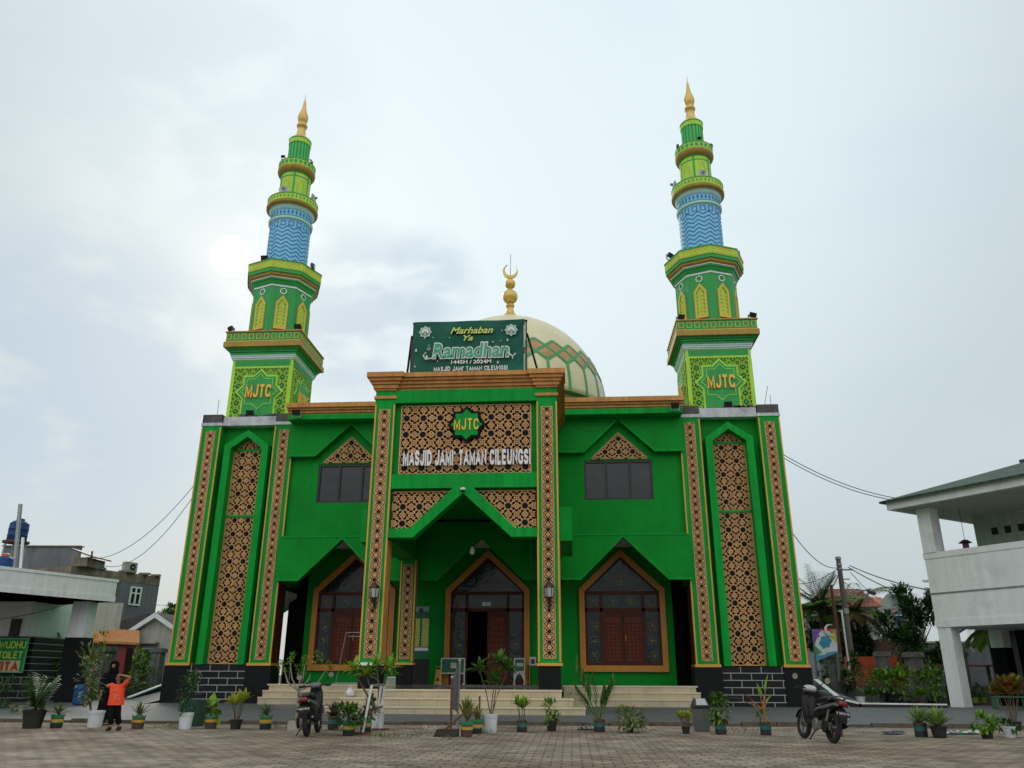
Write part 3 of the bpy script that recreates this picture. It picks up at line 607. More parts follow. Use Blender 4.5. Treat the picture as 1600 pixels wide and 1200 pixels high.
# portal ------------------------------------------------------------
m = MB()
m.box(-2.7, 2.7, -5.85, -.2, 7.5, 11.25, GREEN); m.box(-3.3, -2.7, -5.4, -.2, 7.1, 11.25, GREEN); m.box(2.7, 3.3, -5.4, -.2, 7.1, 11.25, GREEN)
m.box(-3.3, 3.3, -5.4, -.2, 11.25, 12.2, GREEN)
portal = m.build('portal', mosque)
m = MB(); m.box(-2.64, 2.64, -6.20, -5.84, 7.53, 8.06, GREEN2); m.box(-2.64, 2.64, -6.22, -5.84, 10.78, 11.28, GREEN2); m.box(-2.64, 2.64, -5.98, -5.84, 8.06, 10.78, GREEN)
m.build('portal_band', portal)
def column(x, y0, y1, za, zb, half, deep, bz):
    m = MB(); m.box(x-half, x+half, y0, y1, bz+.80, zb, GREEN2)
    for e in (-half+.03, half-.03): m.box(x+e-.028, x+e+.028, y0-.03, y0, bz+.86, za, GOLDL)
    for e in (-half, half): m.box(min(x+e, x+e*1.045), max(x+e, x+e*1.045), y0+.05, y1-.05, bz+.86, 5.7, GOLD)
    m.box(x-half-.05, x+half+.05, y0-.06, y1+.06, bz+.74, bz+.83, WHT if x < 0 and y0 < -3 else GOLDL)
    o = m.build('column', mosque)
    m = MB(); m.box(x-half+.02, x+half-.02, y0+.01, y1-.01, bz, bz+.74, BLKT); m.build('plinth', o)
    m = MB(); lattice(m, [(x-.20, bz+.98), (x+.20, bz+.98), (x+.20, za-.2), (x-.20, za-.2)], .34, (x, bz+1.15), front(y0-.03), TAN, DBRN, BLKS, w=.078, th=.028)
    m.build('lattice_strip', o, recalc=False); return o
for x in (-3.02, 3.02):
    o = column(x, -6.2, -5.5, 10.72, 11.3, .38, .7, .78)
    m = MB()
    for i, (e, za, zb) in enumerate(((.43, 10.95, 11.06), (.42, 11.28, 11.36), (.48, 11.36, 11.5), (.54, 11.5, 11.62), (.62, 11.62, 11.74), (.70, 11.74, 11.93))): m.box(x-e, x+e, -6.2-(e-.38)-.01, -5.3, za, zb, GOLD)
    m.build('capital', o)
for x in (-2.98, 2.98): column(x, -.55, -.2, 5.75, 5.75, .33, .4, .86)
m = MB()
for i, (d, za, zb) in enumerate(((.0, 11.28, 11.40), (.07, 11.40, 11.52), (.15, 11.52, 11.64), (.24, 11.64, 11.74), (.33, 11.74, 11.91))):
    m.box(-3.0, 3.0, -6.12-d, -5.2, za, zb, GOLD)
    for sg in (-1, 1): m.box(min(sg*3.0, sg*(3.35+d)), max(sg*3.0, sg*(3.35+d)), -5.28, -.3, za, zb-.005, GOLD)
m.build('cornice', portal)
m = MB(); B0 = (0, 7.33); A0 = (1.74, 5.76)
m.prism([(-2.63, 5.76), (-A0[0], 5.76), (0, 7.33), (A0[0], 5.76), (2.63, 5.76), (2.63, 6.08), (1.86, 6.08), (.36, 7.53), (-.36, 7.53), (-1.86, 6.08), (-2.63, 6.08)], -6.27, -5.75, GREEN2)
m.build('gable_fascia', portal)
m = MB(); lattice(m, [(-2.42, 8.10), (2.42, 8.10), (2.42, 10.70), (-2.42, 10.70)], .635, (-2.22, 8.32), front(-6.04), TAN, DBRN, BLKS, w=.054, skip=lambda p: math.hypot(p[0]-.05, p[1]-9.92) < .62)
m.build('lattice_panel', portal, recalc=False)
for sg in (-1, 1):
    m = MB(sg); lattice(m, [(.44, 7.45), (1.90, 6.10), (2.58, 6.10), (2.58, 7.45)], .60, (2.20, 6.30), front(-6.0), TAN, DBRN, BLKS, w=.056); m.build('lattice_panel', portal, recalc=False)
    m = MB(sg); m.box(3.40, 3.86, -5.4, -1.3, 5.75, 6.96, GREEN2); m.box(2.66, 3.40, -5.4, -.2, 5.75, 7.1, GREEN); m.build('side_eave', portal)
m = MB(); m.prism(star_pts(.05, 9.92, .72), -6.12, -6.02, BLKS); m.prism(star_pts(.05, 9.92, .585), -6.16, -6.10, GREEN2); st = m.build('star_emblem', portal)
block_text('MJTC', 'lettering', st, (.05, -6.155, 9.92), .44, LETG, .92, .17, .04, gap=.2)
block_text("MASJID JAMI' TAMAN CILEUNGSI", 'sign_lettering', portal, (.08, -6.08, 8.66), .58, mat('white_letter', (.80, .80, .80), .4, .03), 4.66, .23, .09)
# doors ------------------------------------------------------------
def door(cx, opened, lab):
    y = 2.5; m = MB()
    out = [(cx-1.88, 1.38), (cx-1.88, 4.84), (cx, 6.58), (cx+1.88, 4.84), (cx+1.88, 1.38)] if not opened else [(cx-1.88, .87), (cx-1.88, 4.84), (cx, 6.58), (cx+1.88, 4.84), (cx+1.88, .87)]
    inn = [(cx-1.64, out[0][1]+(.26 if not opened else 0)), (cx-1.64, 4.72), (cx, 6.24), (cx+1.64, 4.72), (cx+1.64, out[0][1]+(.26 if not opened else 0))]
    for i in range(5 if not opened else 4):
        j = (i+1) % 5; m.prism([out[i], out[j], inn[j], inn[i]], y-.16, y+.02, ORNG)
    d = m.build('doorway', mosque); d['label'] = lab
    zb = inn[0][1]; f = MB()
    for (a, b, c, e) in ((-1.64, 1.64, 4.60, 4.74), (-1.64, 1.64, 3.88, 4.02), (-1.64, -1.54, zb, 4.6), (1.54, 1.64, zb, 4.6), (-.98, -.86, zb, 4.6), (.86, .98, zb, 4.6), (-1.54, -.98, zb, zb+.1), (.98, 1.54, zb, zb+.1)): f.box(cx+a, cx+b, y-.12, y-.002, c, e, DWOOD)
    f.prism([(cx-1.64, 4.74), (cx-1.52, 4.74), (cx, 6.12), (cx, 6.24)], y-.12, y-.002, DWOOD); f.prism([(cx+1.64, 4.74), (cx+1.52, 4.74), (cx, 6.12), (cx, 6.24)], y-.12, y-.002, DWOOD)
    f.build('frame', d)
    def pane(poly, orn):
        p = MB(); p.prism(poly, y-.06, y-.04, GLSD)
        for (ox, oz, r_) in orn:
            P = star_pts(ox, oz, r_, 0, 6, .8); Q = star_pts(ox, oz, r_*.9, 0, 6, .8)
            for i in range(12): j = (i+1) % 12; p.add([(P[i][0], y-.064, P[i][1]), (P[j][0], y-.064, P[j][1]), (Q[j][0], y-.064, Q[j][1]), (Q[i][0], y-.064, Q[i][1])], [(0, 1, 2, 3)], mat('etched_green', (.07, .11, .10), .4))
            rr = random.Random(int(ox*100+oz*10)); pts = [(ox+rr.uniform(-.55, .55)*r_, y-.07, oz+rr.uniform(-.5, .5)*r_) for _ in range(7)]
            for i in range(6): p.tube([pts[i], ((pts[i][0]+pts[i+1][0])/2+.03, y-.07, (pts[i][2]+pts[i+1][2])/2), pts[i+1]], .012, mat('gold_leaf', (.42, .30, .06), .35), 4)
        p.build('pane', d)
    pane([(cx-1.52, 4.74), (cx+1.52, 4.74), (cx, 6.12)], [(cx, 5.25, .30)])
    pane([(cx-1.54, 4.02), (cx-.98, 4.02), (cx-.98, 4.6), (cx-1.54, 4.6)], [(cx-1.26, 4.31, .23)])
    pane([(cx-.86, 4.02), (cx+.86, 4.02), (cx+.86, 4.6), (cx-.86, 4.6)], [(cx-.42, 4.31, .24), (cx+.42, 4.31, .24)])
    pane([(cx+.98, 4.02), (cx+1.54, 4.02), (cx+1.54, 4.6), (cx+.98, 4.6)], [(cx+1.26, 4.31, .23)])
    for a in (-1.54, .98): pane([(cx+a, zb+.1), (cx+a+.56, zb+.1), (cx+a+.56, 3.88), (cx+a, 3.88)], [(cx+a+.28, zb+1.6, .2), (cx+a+.28, zb+1.0, .22), (cx+a+.28, zb+.4, .2)])
    for sg in ((-1, 1) if not opened else (1,)):
        l = MB(); x0, x1 = (cx-.86, cx-.01) if sg < 0 else (cx+.01, cx+.86)
        l.box(x0, x1, y-.10, y-.03, zb+.02, 3.88, DOORW)
        for (a, b, c, e) in ((x0, x0+.08, zb+.02, 3.88), (x1-.08, x1, zb+.02, 3.88), (x0+.08, x1-.08, 3.66, 3.88), (x0+.08, x1-.08, zb+.02, zb+.18)): l.box(a, b, y-.125, y-.10, c, e, DWOOD)
        for i in range(4):
            for j in range(10):
                zz = zb+.32+j*.2*(3.2/ (2.2+ (0 if not opened else .5))) if False else zb+.32+j*(3.5-zb-.3)/10
                xx = x0+.17+i*.17; r_ = .055
                l.add([(xx-r_, y-.10, zz), (xx, y-.10, zz-r_), (xx+r_, y-.10, zz), (xx, y-.10, zz+r_), (xx, y-.118, zz)], [(0, 1, 4), (1, 2, 4), (2, 3, 4), (3, 0, 4)], DWOOD)
        l.build('door_leaf', d)
    h = MB(); h.tube([(cx+.10, y-.16, zb+1.0), (cx+.10, y-.16, zb+1.25)], .018, GOLDL, 6); h.build('door_handle', d)
door(-CX, False, 'pointed doorway with closed carved wooden leaves'); door(CX, False, 'pointed doorway with closed carved wooden leaves'); door(.05, True, 'main pointed doorway with one leaf open')
m = MB(); m.box(-.18, 0, 2.40, 2.41, 4.12, 4.28, WHT); m.box(.02, .2, 2.40, 2.41, 4.12, 4.28, WHT); m.box(-.2, .22, 2.40, 2.41, 3.95, 3.99, WHT); m.build('paper_notice', mosque)
# dome ------------------------------------------------------------
DX, DY, DZ, DR, DH = .42, 10.0, 15.3, 5.68, 6.05
def dome_r(t):   # t in 0..1 from rim to top
    return DR*math.cos(t*math.pi/2), DZ+DH*math.sin(t*math.pi/2)
prof = [dome_r(i/28) for i in range(27)]; prof += [(.62, prof[-1][1]+.10), (.50, prof[-1][1]+.22), (.44, prof[-1][1]+.3)]
m = MB(); m.lathe(prof, CREAM, (DX, DY, 0), 72); dome = m.build('dome', mosque, smooth=True)
m = MB(); m.lathe([(DR-.25, 12.3), (DR-.25, DZ-.1), (DR+.02, DZ), (DR-.1, DZ+.06)], OLIVE, (DX, DY, 0), 72); m.build('dome_drum', dome)
m = MB()
NS = 28
def dp(a, t, off=.02):
    r_, z = dome_r(t); return (DX+(r_+off)*math.cos(a), DY+(r_+off)*math.sin(a), z+off*math.sin(t*math.pi/2))
def strip(a0, t0, a1, t1, w, mm, off=.035):
    n = 6; vs = []
    for i in range(n+1):
        k = i/n; a, t = a0+(a1-a0)*k, t0+(t1-t0)*k; r_ = dome_r(t)[0]
        da, dt = (a1-a0)*r_, (t1-t0)*DR*1.55; l = math.hypot(da, dt) or 1; na, ntt = -dt/l*w/2/r_, da/l*w/2/(DR*1.55)
        vs += [dp(a+na, t+ntt, off), dp(a-na, t-ntt, off)]
    m.add(vs, [(2*i, 2*i+1, 2*i+3, 2*i+2) for i in range(n)], mm)
dA = 2*math.pi/NS; T = (.34, .42, .50, .58)
for k in range(NS):
    a = k*dA
    def dia(ac, tc, ha, ht):
        n = 4
        for i in range(n):
            for j in range(n):
                def q(u, v): return dp(ac+(u-v)*ha, tc+(u+v-1)*ht, .02)
                m.add([q(i/n, j/n), q((i+1)/n, j/n), q((i+1)/n, (j+1)/n), q(i/n, (j+1)/n)], [(0, 1, 2, 3)], BRONZE)
    dia(a, .228, dA/2, .052); dia(a+dA/2, .280, dA/2, .052)
    for sg in (-1, 1):
        strip(a, .176, a+sg*dA/2, .228, .15, DGRN); strip(a+sg*dA/2, .228, a, .280, .15, DGRN); strip(a, .280, a+sg*dA/2, .332, .15, DGRN)
    strip(a, .0, a, .18, .15, DGRN)
m.build('dome_tracery', dome, recalc=False)
zf = DZ+DH*math.sin(26/28*math.pi/2)
m = MB(); zt = prof[-1][1]
m.lathe([(.62, zt-.12), (.60, zt+.05), (.44, zt+.18), (.30, zt+.38), (.22, zt+.62), (.18, zt+.8), (.26, zt+.84), (.27, zt+.94), (.18, zt+1.0), (.12, zt+1.05)], FIN, (DX, DY, 0), 28)
m.ball((DX, DY, zt+1.52), .47, FIN, 24); m.lathe([(.12, zt+1.9), (.12, zt+2.1)], FIN, (DX, DY, 0), 16); m.ball((DX, DY, zt+2.4), .33, FIN, 24); m.lathe([(.07, zt+2.7), (.07, zt+2.88)], FIN, (DX, DY, 0), 12)
m.tube([(DX, DY, zt+2.8), (DX+.02, DY, zt+4.5)], .02, STEEL, 6)
m.build('finial', dome, smooth=True)
m = MB(); zc = zt+3.28; out = []; n = 26
A = [(.5*math.cos(t), .5*math.sin(t)) for t in [R(125+ (395-125)*i/n) for i in range(n+1)]]
Bq = [(.10+.40*math.cos(t)*1.0-.06, .12+.42*math.sin(t)) for t in [R(395-(395-125)*i/n) for i in range(n+1)]]
for i in range(n):
    a, b, c, d = A[i], A[i+1], Bq[n-i-1], Bq[n-i]
    m.prism([(DX+a[0]*.95, zc+a[1]), (DX+b[0]*.95, zc+b[1]), (DX+c[0]*.95, zc+c[1]), (DX+d[0]*.95, zc+d[1])], DY-.06, DY+.06, FIN)
m.build('crescent', dome)
# ------------------------------------------------------------------ sky and light
w = bpy.data.worlds.new('World'); scene.world = w; w.use_nodes = True; nt = w.node_tree; n = nt.nodes; L = nt.links
SUN_EL, SUN_AZ = R(27.4), R(-26.0)
SUND = Vector((math.sin(SUN_AZ)*math.cos(SUN_EL), math.cos(SUN_AZ)*math.cos(SUN_EL), math.sin(SUN_EL)))
bg = n['Background']; bg.inputs['Strength'].default_value = .1
sky = n.new('ShaderNodeTexSky'); sky.sky_type = 'NISHITA'; sky.sun_disc = False; sky.sun_elevation = SUN_EL; sky.sun_rotation = SUN_AZ; sky.air_density = 1.2; sky.dust_density = 2
tc = n.new('ShaderNodeTexCoord'); vec = tc.outputs['Generated']
def nd(t, **k):
    x = n.new(t)
    for a, b in k.items(): setattr(x, a, b)
    return x
def mrange(src, a, b, c, d):
    x = nd('ShaderNodeMapRange'); x.interpolation_type = 'SMOOTHSTEP'; L.new(src, x.inputs[0])
    for i, v in enumerate((a, b, c, d)): x.inputs[i+1].default_value = v
    return x.outputs[0]
def dot(v):
    x = nd('ShaderNodeVectorMath', operation='DOT_PRODUCT'); L.new(vec, x.inputs[0]); x.inputs[1].default_value = v; return x.outputs['Value']
def mixc(f, a, b):
    x = nd('ShaderNodeMix', data_type='RGBA'); 
    L.new(f, x.inputs[0]) if not isinstance(f, float) else setattr(x.inputs[0], 'default_value', f)
    for i, c in ((6, a), (7, b)):
        if isinstance(c, tuple): x.inputs[i].default_value = (*c, 1)
        else: L.new(c, x.inputs[i])
    return x.outputs[2]
def mathn(op, a, b):
    x = nd('ShaderNodeMath', operation=op)
    for i, c in enumerate((a, b)):
        if isinstance(c, (int, float)): x.inputs[i].default_value = c
        else: L.new(c, x.inputs[i])
    return x.outputs[0]
sep = nd('ShaderNodeSeparateXYZ'); L.new(vec, sep.inputs[0])
# thin bright overcast: the front veil is brightest up high, duller to the sides and the horizon
cd = Vector((-.04, .76, .66)).normalized()
veil = mixc(mrange(dot(tuple(cd)), .80, .995, 0, 1), (6.0, 6.95, 7.3), (8.2, 9.4, 9.85))
veil = mixc(mrange(sep.outputs['Z'], .0, .24, 1, 0), veil, (5.1, 5.75, 5.95))
mp = nd('ShaderNodeMapping'); mp.inputs['Scale'].default_value = (1, 1, 1.9); L.new(vec, mp.inputs['Vector'])
n1 = nd('ShaderNodeTexNoise'); n1.inputs['Scale'].default_value = 3.1; n1.inputs['Detail'].default_value = 7; n1.inputs['Roughness'].default_value = .5; n1.inputs['Distortion'].default_value = .25
mp.inputs['Location'].default_value = (.35, .1, .55)
L.new(mp.outputs[0], n1.inputs['Vector'])
patch = mrange(n1.outputs['Fac'], .50, .75, 0, .13)
veil = mixc(patch, veil, (4.5, 5.7, 7.0))
# the darker banks of cloud seen left of the left minaret and between minaret and dome
for dv, r0, r1, am in ((at(560, 490, 900), .9915, .9994, .66), (at(672, 440, 900), .9970, .9999, .55), (at(515, 560, 900), .9965, .9999, .40), (at(150, 575, 900), .982, .9993, .75), (at(60, 640, 900), .970, .9985, .55), (at(370, 190, 900), .982, .9990, .22), (at(40, 300, 900), .95, .998, .16)):
    n2 = nd('ShaderNodeTexNoise'); n2.inputs['Scale'].default_value = 9; n2.inputs['Detail'].default_value = 7; L.new(mp.outputs[0], n2.inputs['Vector'])
    bank = mathn('MULTIPLY', mrange(dot(tuple((Vector(dv)-EYE).normalized())), r0, r1, 0, am), mrange(n2.outputs['Fac'], .33, .55, .15, 1))
    veil = mixc(bank, veil, (4.5, 5.8, 7.1))
veil = mixc(mathn('MULTIPLY', mrange(dot(tuple(SUND)), .9978, 1.0, 0, 1), .14), veil, (9.6, 9.8, 9.4))
glow = mrange(dot(tuple(SUND)), .9996, 1.0, 0, 1)
veil = mixc(mathn('MULTIPLY', glow, .8), veil, (9.9, 9.9, 9.2))
veil = mixc(mathn('MULTIPLY', mrange(dot(tuple(SUND)), .95, 1.0, 0, 1), .02), veil, (9.6, 9.9, 9.4))
rear = mixc(mrange(sep.outputs['Z'], .02, .42, 0, 1), (4.2, 4.5, 4.5), (13.0, 13.3, 13.3))  # unseen rear sky: brightened overhead to light the facade, dimmed low to darken porch
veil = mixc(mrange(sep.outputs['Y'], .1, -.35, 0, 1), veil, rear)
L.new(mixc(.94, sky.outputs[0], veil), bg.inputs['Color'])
sl = bpy.data.lights.new('sun', 'SUN'); sl.energy = .55; sl.angle = R(14); sl.color = (1, .96, .88)
so = bpy.data.objects.new('sun', sl); COL.objects.link(so); so.rotation_euler = SUND.to_track_quat('Z', 'Y').to_euler()
vs = scene.view_settings; vs.view_transform = 'Standard'; vs.look = 'None'; vs.exposure = 0; vs.gamma = 1; vs.use_curve_mapping = False

# ------------------------------------------------------------------ ground
EARTH = mat('earth', (.09, .085, .06), .95, .3, .6, bump=.4, bscale=6, dirt=(.05, .09, .03), dirt_amt=.6)
PAVE = brickmat('block_paving', (.315, .258, .198), (.225, .186, .145), (.125, .10, .078), .31, .22, .016, .9, 'XY', .5, .5, .12, .8, patch=(.66, .56, .48))
TILE = brickmat('grey_terrace_tile', (.115, .12, .12), (.10, .105, .105), (.07, .075, .075), 1.2, .6, .006, .62, 'XY', .0, .14, .22, .08)
KERB = mat('old_kerb', (.11, .085, .065), .9, .4, 3, bump=.6, bscale=9, dirt=(.03, .05, .015), dirt_amt=.8, dscale=3)
m = MB(); m.poly([(-900, -400, -.06), (900, -400, -.06), (900, 1500, -.06), (-900, 1500, -.06)], EARTH); struct('ground', m)
m = MB(); m.poly([(-60, -60, 0), (60, -60, 0), (60, -10.2, 0), (-60, -10.6, 0)], PAVE); struct('paving', m)
m = MB()
fr = [(-26, -11.9), (-11, -12.0), (-4.5, -12.0), (3, -11.4), (10.5, -11.0), (18.5, -11.6), (24, -12.0)]
def fy(x):
    for (a, b), (c, d) in zip(fr, fr[1:]):
        if a <= x <= c: return b+(d-b)*(x-a)/(c-a)
    return -11.5
xs = [-26+i*2.0 for i in range(26)]
rows = [(0, .06), (4, .06), (8, .07), (11.9, .115), (20, .13)]
for i in range(len(xs)-1):
    for j in range(len(rows)-1):
        m.poly([(x, fy(x)+d, z) for x, (d, z) in ((xs[i], rows[j]), (xs[i+1], rows[j]), (xs[i+1], rows[j+1]), (xs[i], rows[j+1]))], TILE)
struct('terrace', m)
m = MB(); x = -26.0
while x < 24:
    l = random.uniform(.5, 1.1); y0 = fy(x); y1 = fy(min(24, x+l)); h = random.uniform(.02, .075)
    m.obox((x, y0-.14+random.uniform(-.03, .03), -.02), (l-.03, y1-y0, 0), (0, .17, 0), (0, 0, .06+h), KERB); x += l
o = struct('kerb', m)
# ramps with black and white kerbs along the outer sides of the towers
RAMP = {1: [(13.2, -.8), (15.9, -2.2), (19.0, 9.0), (13.2, 9.0)], -1: [(13.2, -.8), (16.6, 4.2), (16.6, 9), (13.2, 9)]}
m = MB(); m.add([(13.18, -1.2, .11), (15.9, 2.0, .12), (15.2, 8, .98), (13.18, 8, .98)], [(0, 1, 2, 3)], TILE); struct('ramp', m)
m = MB(); m.add([(-13.18, -1.2, .11), (-16.7, 4.0, .12), (-15.2, 8, .9), (-13.18, 8, .9)], [(0, 1, 2, 3)], TILE); struct('ramp', m)
def kerbline(pts, name, lab):
    m = MB()
    for (a, b) in zip(pts, pts[1:]):
        a, b = Vector(a), Vector(b); d = b-a; nrm = Vector((d.y, -d.x, 0)).normalized()*.2
        m.obox(a-Vector((0, 0, .1)), d, nrm, (0, 0, .24), BLACK); m.obox(a+Vector((0, 0, .14)), d, nrm, (0, 0, .05), WHT)
    return tag(m.build(name), lab, 'kerb')
kerbline([at(1279, 1068, 5.5), at(1319, 1100, .8), at(1345, 1106, .4), at(1478, 1108, .2)], 'edging_kerb', 'black and white kerb sloping down beside the tower with the tall potted red leaf palm')
kerbline([at(197, 1096, 3.6), at(249, 1076, 5.5)], 'edging_kerb', 'black and white kerb rising behind the child in the orange shirt')
# ------------------------------------------------------------------ things fixed to the mosque
BANG = mat('banner_cloth', (.006, .105, .068), .6, .25, .9, bump=.35, bscale=2.2, spec=.25)
WTXT = mat('white_print', (.78, .80, .78), .5, .02); YTXT = mat('yellow_print', (.62, .66, .16), .5, .02); DTXT = mat('dark_print', (.01, .06, .035), .5, .02); MTXT = mat('bright_green_print', (.02, .36, .20), .5, .03)
bn = thing('banner', 'green Ramadan banner with white lettering stretched on a frame above the portal cornice', 'banner', (0, -5.7, 12.0))
m = MB(); N, K = 40, 20
for i in range(N):
    for j in range(K):
        def q(i, j): x = -2.17+4.36*i/N; z = .02+2.30*j/K; return (x, .012*math.sin(x*3.1+z*2)+.02*math.sin(z*5+x*1.2)*math.sin(x*2.2)+.015*math.sin((x-z)*9)*max(0, (x-.8)/1.4), z)
        m.add([q(i, j), q(i+1, j), q(i+1, j+1), q(i, j+1)], [(0, 1, 2, 3)], BANG)
m.build('cloth', bn, smooth=True, recalc=False)
m = MB()
for x in (-2.20, 2.24): m.box(x-.03, x+.03, .05, .11, -.3, 2.30, BLACK)
m.box(-2.25, 2.29, .05, .11, 2.26, 2.33, BLACK); m.box(-2.2, 2.24, .06, .1, 1.1, 1.15, BLACK); m.box(2.14, 2.19, -.01, .05, 0, 2.3, STEEL)
m.box(-2.30, -2.24, .12, .2, -.2, 1.8, BLACK)
m.tube([(2.27, .08, 1.75), (2.75, 1.4, .2)], .045, BLACK, 6); m.tube([(-2.27, .08, 1.75), (-2.7, 1.4, .2)], .045, BLACK, 6)
m.build('frame', bn)
def btxt(s, x, z, h, w, mm, y=-.06, **k): return text(s, 'lettering', bn, (x, y, z), h, mm, w, .008, **k)
btxt('Marhaban', .12, 1.88, .27, 1.72, DTXT, -.05, off=.06, shear=.35); btxt('Marhaban', .12, 1.88, .27, 1.68, YTXT, -.07, shear=.35, off=.02)
btxt('Ya', -.02, 1.56, .22, .38, YTXT, -.07, shear=.35, off=.02)
btxt('Ramadhan', .10, 1.04, .64, 3.12, DTXT, -.05, off=.10, shear=.12); btxt('Ramadhan', .10, 1.04, .61, 3.02, WTXT, -.065, off=.055, shear=.12); btxt('Ramadhan', .10, 1.04, .585, 2.94, MTXT, -.085, off=.012, shear=.12)
m = MB(); m.tube([(-1.25, -.07, .92), (-1.42, -.07, .74), (-1.66, -.07, .70), (-1.76, -.07, .86), (-1.66, -.07, .98)], .03, WTXT, 5); m.tube([(1.52, -.07, .92), (1.72, -.07, .74), (1.84, -.07, .86)], .03, WTXT, 5); m.tube([(-1.56, -.07, 1.08), (-1.48, -.07, 1.14), (-1.55, -.07, 1.20), (-1.62, -.07, 1.13), (-1.56, -.07, 1.08)], .018, WTXT, 5); m.build('flourish', bn)
btxt('1445H / 2024M', .12, .56, .145, 1.55, WTXT, off=.02); block_text("MASJID JAMI' TAMAN CILEUNGSI", 'lettering', bn, (.10, -.055, .29), .19, WTXT, 2.85, .2, .008)
for x in (-1.72, 1.66):
    m = MB(); m.prism(star_pts(x, 1.86, .27), -.055, -.045, mat('pale_print', (.35, .55, .48), .5, .05)); m.prism(star_pts(x, 1.86, .235), -.062, -.055, WTXT); m.prism(star_pts(x, 1.86, .20), -.068, -.062, mat('slate_print', (.10, .13, .16), .5, .05)); m.prism(star_pts(x, 1.86, .165), -.074, -.068, WTXT)
    m.prism([(x-.11, 1.80), (x, 1.90), (x+.11, 1.80), (x+.11, 1.75), (x-.11, 1.75)], -.08, -.074, MTXT); m.prism(star_pts(x, 1.80, .05, 0, 4, .5), -.085, -.08, YTXT)
    m.build('emblem', bn)
m = MB()
for x, z, r_ in ((-2.05, 1.10, .07), (-1.62, .82, .08), (-2.06, .42, .04), (1.52, 1.45, .06), (1.72, .70, .05), (1.15, .52, .06), (-1.4, 1.62, .03), (-1.75, 1.58, .03), (.95, 1.38, .04), (1.25, 1.42, .03), (-.75, 1.6, .03), (-1.2, .62, .03), (.4, .66, .03), (-1.55, 1.30, .03), (1.3, 1.85, .03)):
    m.prism([(x, z+r_), (x+r_*.6, z-r_*.4), (x, z-r_), (x-r_*.6, z-r_*.4)], -.06, -.045, WTXT)
m.build('printed_stars', bn)

def floodlight(P, aim, lab, first=[None]):
    if first[0] is None:
        t = thing('floodlight', lab, 'floodlight', P, aim, 'floodlights fixed on the minarets and cornices')
        m = MB(); m.box(-.17, .17, -.06, .04, .10, .34, PLB); m.box(-.14, .14, .04, .09, .13, .31, PLB); m.box(-.15, .15, .09, .12, .15, .17, PLB); o = m.build('housing', t); o.rotation_euler = (R(28), 0, 0)
        m = MB(); m.box(-.15, .15, -.066, -.06, .12, .32, GLS); m.build('lens', o)
        m = MB(); m.box(-.2, -.175, -.03, .03, 0, .22, STEEL); m.box(.175, .2, -.03, .03, 0, .22, STEEL); m.box(-.2, .2, -.03, .03, -.02, .0, STEEL); m.build('bracket', t)
        first[0] = t; return t
    t = copy_tree(first[0]); t.location = P; t.rotation_euler = (0, 0, aim); t['label'] = lab; return t
for (x, y, z, aim, lab) in (
    (-12.45, .45, 16.84, R(140), 'black floodlight on the outer front corner of the left minaret square balcony'),
    (-9.15, .40, 16.84, R(185), 'black floodlight on the inner front corner of the left minaret square balcony'),
    (9.15, .45, 16.84, R(200), 'black floodlight on the inner front corner of the right minaret square balcony'),
    (12.45, .45, 16.84, R(210), 'black floodlight on the outer front corner of the right minaret square balcony'),
    (-11.3, .55, 20.76, R(180), 'black floodlight on the front of the left minaret octagonal balcony below the blue shaft'),
    (-9.05, 1.5, 20.76, R(110), 'black floodlight on the inner side of the left minaret octagonal balcony'),
    (9.0, 1.6, 20.76, R(230), 'black floodlight on the inner side of the right minaret octagonal balcony'),
    (12.4, 1.5, 20.76, R(100), 'black floodlight on the outer side of the right minaret octagonal balcony'),
    (-11.3, 1.25, 27.46, R(180), 'small black floodlight on the front of the top ring of the left minaret'),
    (-9.85, 1.7, 27.46, R(90), 'small black floodlight on the inner side of the top ring of the left minaret'),
    (10.95, 1.15, 27.46, R(180), 'small black floodlight on the front of the top ring of the right minaret'),
    (9.85, 1.7, 27.46, R(260), 'small black floodlight on the inner side of the top ring of the right minaret'),
    (11.72, 1.75, 27.46, R(90), 'small black floodlight on the outer side of the top ring of the right minaret'),
    (-10.95, .30, 12.45, R(0), 'black floodlight on the left tower parapet under its star plaque'),
    (10.95, .35, 12.45, R(0), 'black floodlight on the right tower parapet under its star plaque')):
    f_ = floodlight((x, y, z), aim-math.pi if abs(z-12.45) > .01 else aim, lab)
    if z > 27: f_.scale = (.6, .6, .6)
for x, lab in ((-8.3, 'black floodlight under the gold cornice next to the left tower'), (8.42, 'black floodlight under the gold cornice next to the right tower')):
    t = floodlight((x, -.95, 12.02), 0, lab)
def horn(P, ang, lab, first=[None]):
    if first[0] is None:
        t = thing('horn_loudspeaker', lab, 'loudspeaker', P, ang, 'horn loudspeakers on the ring balconies of the minarets')
        m = MB(); m.lathe([(.06, -.42), (.07, -.3), (.10, -.15), (.17, -.05), (.27, 0), (.275, .012), (.25, .0), (.15, -.06), (.09, -.15), (.02, -.16)], mat('horn_grey', (.58, .58, .56), .4, .1), (0, 0, .3), 24, caps=False, ax=(0, -1, .12)); m.build('horn', t, smooth=True)
        m = MB(); m.lathe([(.02, -.02), (.075, 0), (.075, .10), (.03, .14)], STEEL, (0, -.08, .31), 12, ax=(0, -1, .12)); m.build('centre_cone', t)
        m = MB(); m.lathe([(.09, 0), (.11, .05), (.11, .18), (.06, .2)], STEEL, (0, .6, .22), 14, ax=(0, -1, .12)); m.build('driver', t)
        m = MB(); m.box(-.02, .02, .3, .34, -.1, .25, STEEL); m.build('bracket', t); first[0] = t; return t
    t = copy_tree(first[0]); t.location = P; t.rotation_euler = (0, 0, ang); t['label'] = lab; return t
horn((-10.95, .98, 25.02), R(5), 'grey horn loudspeaker facing the front on the left minaret lower ring')
